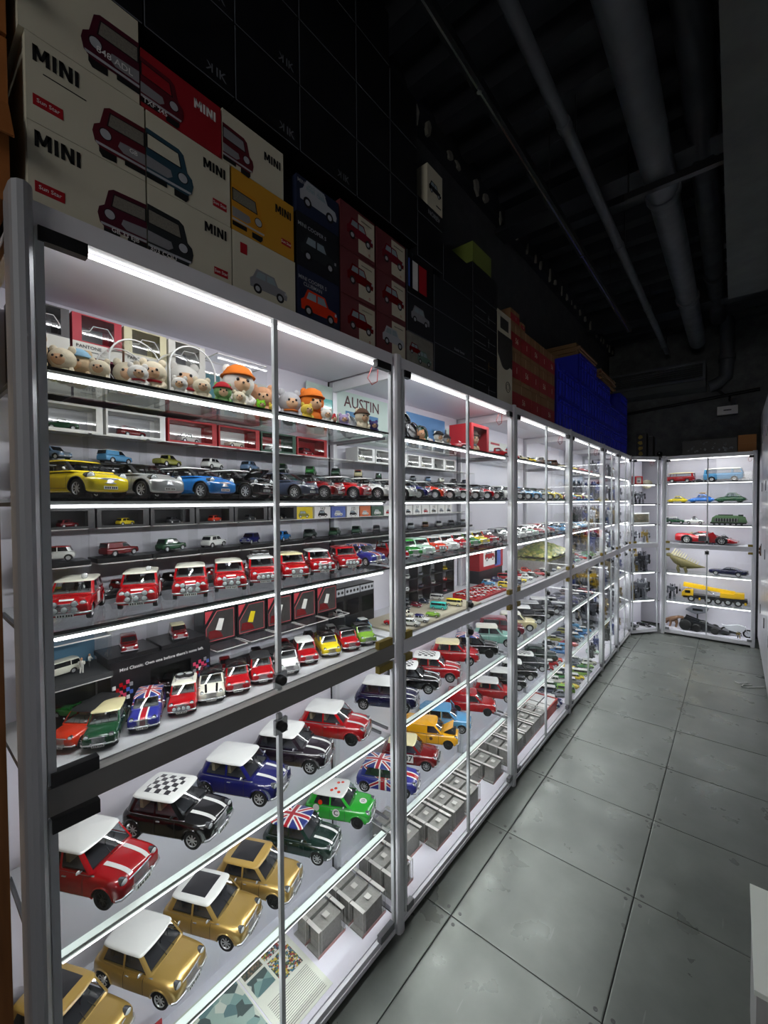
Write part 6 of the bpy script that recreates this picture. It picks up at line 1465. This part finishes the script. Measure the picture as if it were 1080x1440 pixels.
leaflet('pale printed leaflet with photos and small text on the nearest cabinet floor', -1.42, -1.095, .80, 1.01, Z_F, [(-.155, -.085, -.095, -.02, 'photo_crowd'), (-.155, -.085, -.01, .085, 'photo_mix'), (-.075, -.005, -.095, -.02, 'photo_road'), (-.075, .02, -.01, .085, 'photo_mix')], (.04, .15, -.085, .085, 16))
leaflet('teal tinted photo leaflet beside the text leaflet', -1.42, -1.095, .585, .795, Z_F, [(-.155, .155, -.1, .1, 'photo_road')], None)
for q, (x, y, b, r) in enumerate(((-1.33, .70, 'red', 'black'), (-1.27, .735, 'brg', 'black'), (-1.20, .66, 'red', 'red'))):
    pass
t = thing('red_card', 'upright red card with white letters on the nearest cabinet floor', 'card', (-1.33, .46, Z_F)); put('card', MB().bb(-.002, .002, -.06, .06, 0, .16).mesh('card'), 'card_red', t); put('lettering', text_mesh('S', .02), 'case_white', t, (.0032, .02, .06), ROT_FACE_PX, .1)

# ================================================================== third to sixth cabinets: small cars, dioramas and figures
fx = random.Random(21)
CL = ['white', 'red', 'silver', 'skyblue', 'black', 'yellow', 'green', 'grey', 'maroon', 'teal', 'blue', 'cream', 'orange', 'gunmetal', 'mint', 'slate']
KL = ['classic', 'classic', 'modern', 'estate', 'classic', 'beetle', 'bus']
def far_row(c, y0, y1, z, n, shelf, x, sc, phi, pal=CL, kinds=KL, row='front row'):
    for i in range(n):
        y = y0+(y1-y0)*(i+.5)/n; b = pal[fx.randrange(len(pal))]; r = b if fx.random() < .5 else 'white' if b != 'white' else 'black'; k = kinds[fx.randrange(len(kinds))]
        small_car(k, b, r, '%s small car, %s in %s, %s, %s' % (cw_(b), NTH[i], row, shelf, CABN[c]), x, y, z, phi+fx.uniform(-6, 6), sc*(1.15 if k == 'bus' else 1), 'small cars in %s' % CABN[c])
for c in (2, 3):
    a, b = POSTS[c]+.05, POSTS[c+1]-.05
    far_row(c, a, b, Z_S4, 9, 'fourth shelf', -1.16, 34, 75); far_row(c, a, b, Z_S4, 8, 'fourth shelf', -1.29, 34, 75, row='back row')
    far_row(c, a, b, Z_S1, 7, 'top shelf', -1.2, 26, 70, ['orange', 'brown', 'grey', 'red', 'yellow', 'cream'])
    if c == 3:
        far_row(c, a, b, Z_S2, 8, 'second shelf', -1.24, 19, 68, ['yellow', 'red', 'skyblue', 'silver', 'cream', 'red'], ['sports', 'modern', 'classic'])
        far_row(c, a, b, Z_S3, 9, 'third shelf', -1.2, 24, 105, ['white', 'red', 'skyblue', 'silver', 'pink'])
        far_row(c, a, b, Z_A, 8, 'fifth shelf', -1.18, 24, 70, ['blue', 'red', 'silver', 'white', 'gunmetal', 'slate']); far_row(c, a, b, Z_B, 8, 'sixth shelf', -1.18, 24, 70, ['yellow', 'midblue', 'skyblue', 'gunmetal', 'red', 'black'])
        far_row(c, a, b, Z_F, 9, 'cabinet floor', -1.16, 24, 70, ['yellow', 'white', 'green', 'lime', 'ivory', 'grey']); far_row(c, a, b, Z_F, 8, 'cabinet floor', -1.29, 24, 70, ['yellow', 'white', 'green', 'grey', 'slate'], row='back row')
    if c == 2:
        far_row(c, a, b, Z_S2+.0, 9, 'second shelf', -1.36, 34, -30, ['grey', 'white', 'slate', 'gunmetal'], row='back row'); far_row(c, a, b, Z_S3, 9, 'third shelf', -1.34, 34, -30, ['grey', 'white', 'slate', 'gunmetal'], row='back row')
        far_row(c, 3.35, 3.68, Z_B, 3, 'sixth shelf', -1.15, 26, 70, ['red', 'orange'], ['classic'], 'corner row'); far_row(c, 3.55, 3.7, Z_F, 2, 'cabinet floor', -1.18, 20, 70, ['blue', 'navy'], ['classic'])
# hillside diorama across the third and fourth cabinets
gm = MB(); nx, ny = 18, 40; dr = random.Random(4)
hh = [[.02+.09*max(0, math.sin(i/nx*2.6)*math.sin(j/ny*3.1))+.02*dr.random() for j in range(ny+1)] for i in range(nx+1)]
vs_ = [(-.16+.30*i/nx, -.36+.72*j/ny, hh[nx-i][j]) for i in range(nx+1) for j in range(ny+1)]
gm.add(vs_, [(i*(ny+1)+j, (i+1)*(ny+1)+j, (i+1)*(ny+1)+j+1, i*(ny+1)+j+1) for i in range(nx) for j in range(ny)], 0, True)
gm.bb(-.16, .14, -.36, .36, -.0, .015)
photo_mat('hill_green', ['#5d6b2c', '#8a8a3a', '#4a5a28', '#a89a5a', '#6f7a35'], 45)
t = thing('hill_diorama', 'green hillside diorama, fourth shelf, between third and fourth cabinets', 'diorama', (-1.27, 3.75, Z_S4+.09)); put('terrain', gm.mesh('hill'), 'hill_green', t); put('plinth', MB().bb(-.16, .14, -.36, .36, -.089, 0).mesh('pl'), 'pack_insert', t); put('sand_path', MB().box((.06, .18, .055), (.10, .16, .01), 0, Matrix.Rotation(.35, 3, 'Y')).mesh('sand'), mat('sand', '#cfae6a', .9), t)
# robots
mat('robot_grey', '#6d7078', .35, .5); mat('robot_dark', '#25272c', .35, .4); mat('robot_gold', '#8f7a3c', .35, .5); mat('robot_white', '#c9ccd2', .4); mat('robot_blue', '#2f3f78', .4)
def robot(label, x, y, z, h, m1, m2, rz=0, grp='robot figures'):
    t = thing('robot_figure', label, 'robot figure', (x, y, z), rz, grp, h)
    put('torso', cached('rb_t', lambda: MB().box((0, 0, .66), (.16, .30, .22), 0, None, 1.15).box((.03, 0, .52), (.13, .18, .08)).box((.09, .07, .72), (.06, .10, .08)).box((.09, -.07, .72), (.06, .10, .08)).box((-.1, .12, .85), (.05, .05, .22)).box((-.1, -.12, .85), (.05, .05, .22)).mesh('torso')), m1, t)
    put('head', cached('rb_h', lambda: MB().box((.02, 0, .86), (.10, .10, .11), 0, None, .8).box((.03, 0, .95), (.02, .02, .07)).box((0, .06, .9), (.02, .02, .09)).box((0, -.06, .9), (.02, .02, .09)).mesh('head')), m2, t)
    for sg in (1, -1):
        put('arm', cached(('rb_a', sg), lambda: MB().box((0, sg*.23, .74), (.15, .13, .14)).box((.01, sg*.25, .60), (.08, .08, .16)).box((.06, sg*.25, .47), (.12, .10, .14), 0, Matrix.Rotation(.5, 3, 'Y')).box((.10, sg*.25, .38), (.07, .06, .06)).mesh('arm')), m2 if sg > 0 else m1, t)
        put('leg', cached(('rb_l', sg), lambda: MB().box((0, sg*.09, .42), (.11, .10, .18)).box((.01, sg*.11, .22), (.13, .13, .22)).box((.04, sg*.12, .05), (.22, .13, .10), 0, None, .75).mesh('leg')), m1 if sg > 0 else m2, t)
    return t
RM = ['robot_grey', 'robot_dark', 'robot_white', 'robot_blue', 'robot_gold', 'robot_dark', 'robot_dark']
for c in (4, 5):
    a, b = POSTS[c]+.06, POSTS[c+1]-.06
    for si, (z, sn, hmax) in enumerate(((Z_S1, 'top shelf', .18), (Z_S2, 'second shelf', .22), (Z_S3, 'third shelf', .22), (Z_S4, 'fourth shelf', .24), (Z_A, 'fifth shelf', .28), (Z_B, 'sixth shelf', .30), (Z_F, 'cabinet floor', .2))):
        n = 5
        for i in range(n):
            y = a+(b-a)*(i+.5)/n
            if si in (0, 6) and c == 4 and i % 2: small_car('classic', CL[fx.randrange(16)], None, 'small car, %s on %s, %s' % (NTH[i], sn, CABN[c]), -1.22, y, z, 70, 22, 'small cars in %s' % CABN[c])
            else: robot('%s robot figure, %s on %s, %s' % (['grey', 'black', 'white', 'blue', 'gold'][(i+si) % 5], NTH[i], sn, CABN[c]), -1.2-.1*(i % 2), y, z, hmax*fx.uniform(.75, 1.), RM[(i+si) % 5], RM[(i+si+1+fx.randrange(2)) % 7], -.4+fx.uniform(-.3, .3))
for c in (4, 5):
    a, b = POSTS[c]+.05, POSTS[c+1]-.05
    for z, sn, h in ((Z_S2, 'second shelf', .24), (Z_S3, 'third shelf', .22), (Z_S4, 'fourth shelf', .24), (Z_A, 'fifth shelf', .28), (Z_B, 'sixth shelf', .3)):
        for i in range(4): robot('dark robot figure, %s in back row, %s, %s' % (NTH[i], sn, CABN[c]), -1.385, a+(b-a)*(i+.5)/4, z, h*fx.uniform(.85, 1), 'robot_dark', RM[fx.randrange(5)], -.2)
far_row(2, POSTS[2]+.05, POSTS[3]-.05, Z_S1, 6, 'top shelf', -1.33, 24, 70, ['cream', 'grey', 'brown', 'orange', 'white'], row='back row'); far_row(3, POSTS[3]+.05, POSTS[4]-.05, Z_S1, 6, 'top shelf', -1.33, 24, 70, ['cream', 'grey', 'slate'], row='back row')
far_row(3, POSTS[3]+.05, POSTS[4]-.05, Z_S2, 7, 'second shelf', -1.37, 26, 70, ['grey', 'gunmetal', 'slate', 'white'], row='back row'); far_row(3, POSTS[3]+.05, POSTS[4]-.05, Z_S3, 7, 'third shelf', -1.34, 28, 70, ['grey', 'gunmetal', 'slate', 'white'], row='back row')
far_row(3, POSTS[3]+.05, POSTS[4]-.05, Z_A, 7, 'fifth shelf', -1.33, 26, 70, ['gunmetal', 'brown', 'slate'], row='back row'); far_row(3, POSTS[3]+.05, POSTS[4]-.05, Z_B, 7, 'sixth shelf', -1.33, 26, 70, ['gunmetal', 'olive', 'skyblue', 'slate'], row='back row')
# corner cabinet
ca = math.atan2(.29, .36); cdir = Vector((math.sin(ca), math.cos(ca), 0)); cn = Vector((math.cos(ca), -math.sin(ca), 0))
def cpos(s_, d): p_ = Vector((FX+.005, 6.42, 0)) + cdir*s_ - cn*d; return p_.x, p_.y
for si, (z, n, h, sn) in enumerate(((1.765, 2, .2, 'second shelf'), (Z_S4, 3, .19, 'fourth shelf'), (.84, 4, .30, 'fifth shelf'), (.46, 4, .28, 'sixth shelf'))):
    for i in range(n):
        x, y = cpos(.07+.32*(i+.5)/n, .12+.05*(i % 2)); robot('%s robot figure, %s on %s of the corner cabinet' % (['black', 'grey', 'white', 'gold'][(i+si) % 4], NTH[i], sn), x, y, z, h*fx.uniform(.8, 1), ['robot_dark', 'robot_grey', 'robot_white', 'robot_gold'][(i+si) % 4], 'robot_dark' if i % 2 else 'robot_grey', -ca-.6)
for i, (s_, w_, m) in enumerate(((.10, .10, 'gift_red'), (.24, .11, 'gift_red'))):
    x, y = cpos(s_, .14); t = thing('framed_picture', 'small red framed picture, %s on top shelf of the corner cabinet' % NTH[i], 'picture', (x, y, 2.03), -ca)
    put('frame', MB().bb(-.01, .01, -w_/2, -w_/2+.012, 0, .11).bb(-.01, .01, w_/2-.012, w_/2, 0, .11).bb(-.01, .01, -w_/2+.012, w_/2-.012, 0, .012).bb(-.01, .01, -w_/2+.012, w_/2-.012, .098, .11).mesh('fr'), m, t); put('picture', MB().bb(-.006, .0, -w_/2+.012, w_/2-.012, .012, .098).mesh('pic'), 'poster_pale' if i else 'pantone_red', t); put('motif', MB().bb(.0, .002, -.02, .02, .03, .06).mesh('mo'), 'card_grey', t)
x, y = cpos(.38, .15); t = thing('sand_mound', 'pale rocky mound model at right of the red pictures', 'diorama', (x, y, 2.03)); put('rock', MB().ball((0, 0, .0), .07, 12, 0, (1, 1.1, .9)).mesh('rock'), mat('rock_pale', '#b9b29a', .9, bump=1, bscale=60), t)
x, y = cpos(.10, .14); t = thing('framed_card', 'white framed card leaning on third shelf of the corner cabinet', 'picture', (x, y, 1.49), -ca); put('frame', MB().bb(-.005, .005, -.04, .04, 0, .15).mesh('fr'), 'case_white', t); put('card', MB().bb(.005, .006, -.028, .028, .02, .12).mesh('cd'), 'poster_photo', t)
x, y = cpos(.30, .16); t = thing('landscape_picture', 'wide white mounted picture of brown scenery in corner cabinet', 'picture', (x, y, 1.49), -ca); put('mount', MB().bb(-.005, .005, -.13, .13, 0, .15).mesh('mt'), 'case_white', t); put('print', MB().bb(.005, .006, -.12, .12, .015, .13).mesh('pr'), 'photo_crowd', t)
x, y = cpos(.12, .14); small_car('muscle', 'gunmetal', 'silver', 'grey long car on the floor of the corner cabinet', x, y, Z_F, 120, 22); x, y = cpos(.32, .12); small_car('sports', 'black', 'green', 'black low racing car with green roof on corner cabinet floor', x, y, Z_F, 110, 26)

# ================================================================== far end cabinet
YC = 6.98
E1, E2, E3, EA, EB = 2.045, 1.775, 1.49, .835, .455
def side_car(kind, b, r, label, x, z, sc, phi=100, lvl=2, **kw): return car(kind, b, r, label, x, YC, z, phi, sc, lvl, None, 'c', **kw)
side_car('bus', 'red', 'cream', 'red camper bus with cream roof, left on top shelf of far cabinet', -.56, E1, 13.6, -78, rim='rim_white'); side_car('bus', 'skyblue', 'ivory', 'sky-blue camper bus with white roof, top shelf of far cabinet', -.11, E1, 10.6, 95, rim='rim_white')
small_car('muscle', 'gunmetal', None, 'small dark model between the two camper buses', -.36, YC+.05, E1, 95, 30); tag(put('clear_stand', MB().bb(-.05, .05, -.05, .05, 0, .12).mesh('cs'), 'case_plastic', None, (.12, YC, E1)), 'clear block stand right of the blue camper bus', 'stand')
side_car('beetle', 'yellow', 'yellow', 'yellow round fendered car on second shelf of far cabinet', -.60, E2, 17, -80, rack=True); side_car('beetle', 'bbblue', 'bbblue', 'blue round car with roof luggage on second shelf of far cabinet', -.34, E2, 14, -82, rack='b'); side_car('beetle', 'forest', 'forest', 'dark green round car with roof rack on second shelf of far cabinet', -.04, E2, 12.4, -80, rack=True)
side_car('estate', 'forest', 'white', 'dark green off-road estate on third shelf of far cabinet', -.61, E3, 15.5, 95); side_car('pickup', 'white', 'black', 'white and black pickup with spare wheels, third shelf, far cabinet', -.40, E3, 16, 95, rack='w')
t = thing('model_locomotive', 'green model locomotive with grille sides on third shelf of far cabinet', 'model train', (-.06, YC, E3))
put('chassis', MB().bb(-.18, .18, -.05, .05, .012, .03).mesh('ch'), 'dark_trim', t)
put('body', MB().prism([(-.17, .03), (.19, .03), (.17, .10), (.13, .115), (-.12, .12), (-.16, .09)], -.045, .045, 0, Matrix.Rotation(math.pi/2, 4, 'X')).mesh('bd'), mat('loco_green', '#4f6a4a', .4), t)
put('side_grille', MB().bb(-.14, .10, -.0475, -.045, .04, .08).mesh('gr'), 'dark_trim', t)
for q in range(9): put('grille_bar', cached('lgb', lambda: MB().bb(-.002, .002, -.049, -.0475, .038, .082).mesh('gb')), paint('silver'), t, (-.13+.0275*q, 0, 0))
put('cab', MB().bb(.1, .15, -.04, .04, .112, .13).bb(-.1, .05, -.035, .035, .118, .13).mesh('cab'), 'robot_dark', t)
for q in range(6):
    for sg in (1, -1): put('wheel', cached('lwh', lambda: MB().lathe([(.016, -.004), (.016, .004)], 14, 0, Matrix.Rotation(math.pi/2, 4, 'X')).mesh('wh')), 'dark_trim', t, (-.14+.055*q, sg*.048, .016))
# red sports car with raised door
t, C = side_car('sports', 'red', 'red', 'large red sports car with raised door on fourth shelf of far cabinet', -.29, Z_S4, 7.0, 97, 3, rim='rim_white')
put('raised_door', MB().prism([(-.35, 0), (.45, 0), (.35, .55), (-.15, .62)], -.03, .03, 0, Matrix.Rotation(math.pi/2, 4, 'X')).mesh('rd'), paint('red'), t, (.35, -.92, .62), (0, .85, 0)); put('cabin_gap', MB().bb(-.35, .45, -.96, -.90, .25, .72).mesh('cg'), 'seat_dark', t)
small_car('classic', 'navy', None, 'tiny dark blue car in front of the red sports car', -.20, 6.86, Z_S4, 180, 40)
side_car('muscle', 'navy', 'navy', 'dark blue muscle car on fifth shelf of far cabinet', -.05, EA, 12.2, -82)
# spiny creature model
t = thing('dinosaur_model', 'spiny olive dinosaur model with long tail on fifth shelf of far cabinet', 'model dinosaur', (-.53, YC, EA), 0, None, .82)
put('body', MB().tube([(-.17, 0, .25), (-.10, 0, .20), (0, 0, .14), (.08, 0, .12), (.2, 0, .105), (.30, 0, .10)], [.025, .06, .08, .065, .03, .005], 12).mesh('bd'), mat('dino_olive', '#7a7248', .6, var=.4, vscale=60), t)
put('head', MB().ball((-.19, 0, .27), .035, 10, 0, (1.5, .9, .9)).mesh('hd'), 'dino_olive', t)
for q in range(11): put('spine', cached('dsp', lambda: MB().lathe([(.016, 0), (.001, .09)], 8).mesh('sp')), mat('dino_bone', '#cfc9a8', .6), t, (-.15+.034*q, 0, .285-.012*q-(.02 if q > 5 else 0)), (0, .5, 0), 1.35-.07*q)
for xx in (-.05, .05):
    for sg in (1, -1): put('leg', cached(('dlg', sg), lambda: MB().tube([(0, sg*.03, .11), (-.02, sg*.06, .06), (0, sg*.06, 0)], [.026, .018, .016], 8).mesh('lg')), 'dino_olive', t, (xx, 0, 0))
robot('grey robot figure at left on sixth shelf of far cabinet', -.645, YC, EB, .21, 'robot_grey', 'robot_dark', -math.pi/2)
# yellow crane truck
t = thing('crane_truck', 'long yellow mobile crane truck on sixth shelf of far cabinet', 'model crane', (-.19, YC, EB)); yl = mat('crane_yellow', '#e0b41c', .4)
put('chassis', MB().bb(-.33, .33, -.06, .06, .045, .075).mesh('ch'), 'dark_trim', t)
put('cab', MB().prism([(-.345, .06), (-.22, .06), (-.22, .155), (-.30, .155), (-.345, .11)], -.06, .06, 0, Matrix.Rotation(math.pi/2, 4, 'X')).mesh('cab'), yl, t); put('cab_window', MB().bb(-.31, -.25, -.062, -.06, .11, .145).mesh('cw'), 'car_glass_dark', t)
put('deck', MB().bb(-.22, .33, -.06, .06, .075, .092).mesh('dk'), 'robot_dark', t)
put('turret', MB().bb(.06, .28, -.05, .05, .092, .15).bb(.2, .3, -.055, .055, .1, .165).mesh('tu'), yl, t)
put('boom', MB().box((-.05, 0, .185), (.52, .045, .045), 0, Matrix.Rotation(.11, 3, 'Y')).box((-.22, 0, .205), (.22, .06, .055), 0, Matrix.Rotation(.11, 3, 'Y')).mesh('bo'), yl, t)
put('hook_block', MB().tube([(-.37, 0, .21), (-.37, 0, .14)], .002, 6).box((-.37, 0, .125), (.02, .02, .03)).mesh('hk'), 'dark_trim', t)
put('piston', MB().tube([(.02, 0, .10), (-.10, 0, .18)], .01, 10).mesh('pi'), 'chrome', t)
for q, xx in enumerate((-.24, -.06, .04, .14, .24)):
    for sg in (1, -1): put('wheel', cached('crw', lambda: MB().lathe([(.036, -.014), (.040, -.01), (.040, .01), (.036, .014)], 18, 0, Matrix.Rotation(math.pi/2, 4, 'X')).lathe([(.022, -.0145), (.022, .0145)], 14, 1, Matrix.Rotation(math.pi/2, 4, 'X')).mesh('w', 2)), ['tyre', 'rim_silver'], t, (xx, sg*.055, .040))
for xx in (-.15, .31):
    put('outrigger', MB().bb(xx-.01, xx+.01, -.085, -.06, .03, .06).mesh('or'), yl, t)
# floor of the far cabinet
t = thing('dinosaur_model', 'small brown dinosaur model at left on floor of far cabinet', 'model dinosaur', (-.64, YC, Z_F))
put('body', MB().tube([(-.08, 0, .03), (-.06, 0, .08), (0, 0, .10), (.04, 0, .125), (.07, 0, .14)], [.012, .028, .038, .026, .018], 10).mesh('bd'), mat('dino_brown', '#7a5a42', .6, var=.3, vscale=60), t); put('head', MB().box((.09, 0, .14), (.07, .035, .03)).mesh('hd'), 'dino_brown', t)
for xx in (-.03, .04): 
    for sg in (1, -1): put('leg', cached(('blg', sg), lambda: MB().tube([(0, sg*.02, .09), (.01, sg*.03, .045), (0, sg*.03, 0)], [.02, .013, .012], 8).mesh('lg')), 'dino_brown', t, (xx, 0, 0))
t = thing('armoured_car', 'black low armoured car model with big wheels on far cabinet floor', 'model car', (-.30, YC-.02, Z_F)); bk = 'robot_dark'
put('hull', MB().prism([(-.24, .03), (.26, .02), (.28, .035), (.1, .085), (0, .115), (-.1, .125), (-.22, .11)], -.07, .07, 0, Matrix.Rotation(math.pi/2, 4, 'X')).mesh('hu'), bk, t)
for xx, r_ in ((-.19, .068), (-.07, .05), (.12, .045)):
    for sg in (1, -1): put('wheel', MB().lathe([(r_*.8, -.03), (r_, -.02), (r_, .02), (r_*.8, .03)], 18, 0, Matrix.Rotation(math.pi/2, 4, 'X')).mesh('w'), 'tyre', t, (xx, sg*.08, r_))
for sg in (1, -1): put('fin', MB().box((-.12, sg*.05, .135), (.16, .012, .05), 0, Matrix.Rotation(.3, 3, 'Y')).mesh('fin'), bk, t)
put('canopy', MB().ball((-.02, 0, .115), .05, 12, 0, (1.5, .8, .6)).mesh('cn'), 'car_glass_dark', t)
t = thing('helmet_model', 'angular dark helmet shaped model on a stand above the armoured car', 'model', (-.37, YC+.09, Z_F)); put('stand', MB().tube([(0, 0, 0), (0, 0, .20)], .008, 8).mesh('st'), bk, t); put('shell', MB().prism([(-.13, .06), (-.02, .02), (.1, .05), (.12, .1), (.04, .13), (-.06, .11)], -.05, .05, 0, Matrix.Translation((0, 0, .18)) @ Matrix.Rotation(math.pi/2, 4, 'X')).mesh('sh'), 'robot_grey', t); put('visor', MB().bb(-.05, .06, -.055, -.05, .245, .275).mesh('vi'), 'car_glass_dark', t)
t = thing('motorbike_model', 'white and black motorbike model at right on far cabinet floor', 'model bike', (.03, YC-.03, Z_F))
for xx in (-.10, .12): put('wheel', MB().tube([(xx+.045*math.cos(a), 0, .05+.045*math.sin(a)) for a in np.linspace(0, 2*math.pi, 21)], .010, 8).mesh('w'), 'tyre', t); put('rim', MB().lathe([(.033, -.004), (.033, .004)], 16, 0, Matrix.Translation((xx, 0, .05)) @ Matrix.Rotation(math.pi/2, 4, 'X')).mesh('r'), 'robot_white', t)
put('fairing', MB().prism([(-.08, .07), (.02, .05), (.08, .08), (.10, .13), (.02, .15), (-.10, .12), (-.14, .13)], -.022, .022, 0, Matrix.Rotation(math.pi/2, 4, 'X')).mesh('fa'), 'robot_white', t); put('fork', MB().tube([(.12, .015, .05), (.08, .015, .14)], .005, 6).tube([(.12, -.015, .05), (.08, -.015, .14)], .005, 6).mesh('fo'), 'chrome', t); put('engine', MB().bb(-.06, .04, -.02, .02, .03, .07).mesh('en'), 'robot_dark', t)
robot('small olive robot standing before the motorbike model', .06, 6.87, Z_F, .085, 'robot_gold', 'robot_dark', -math.pi/2)
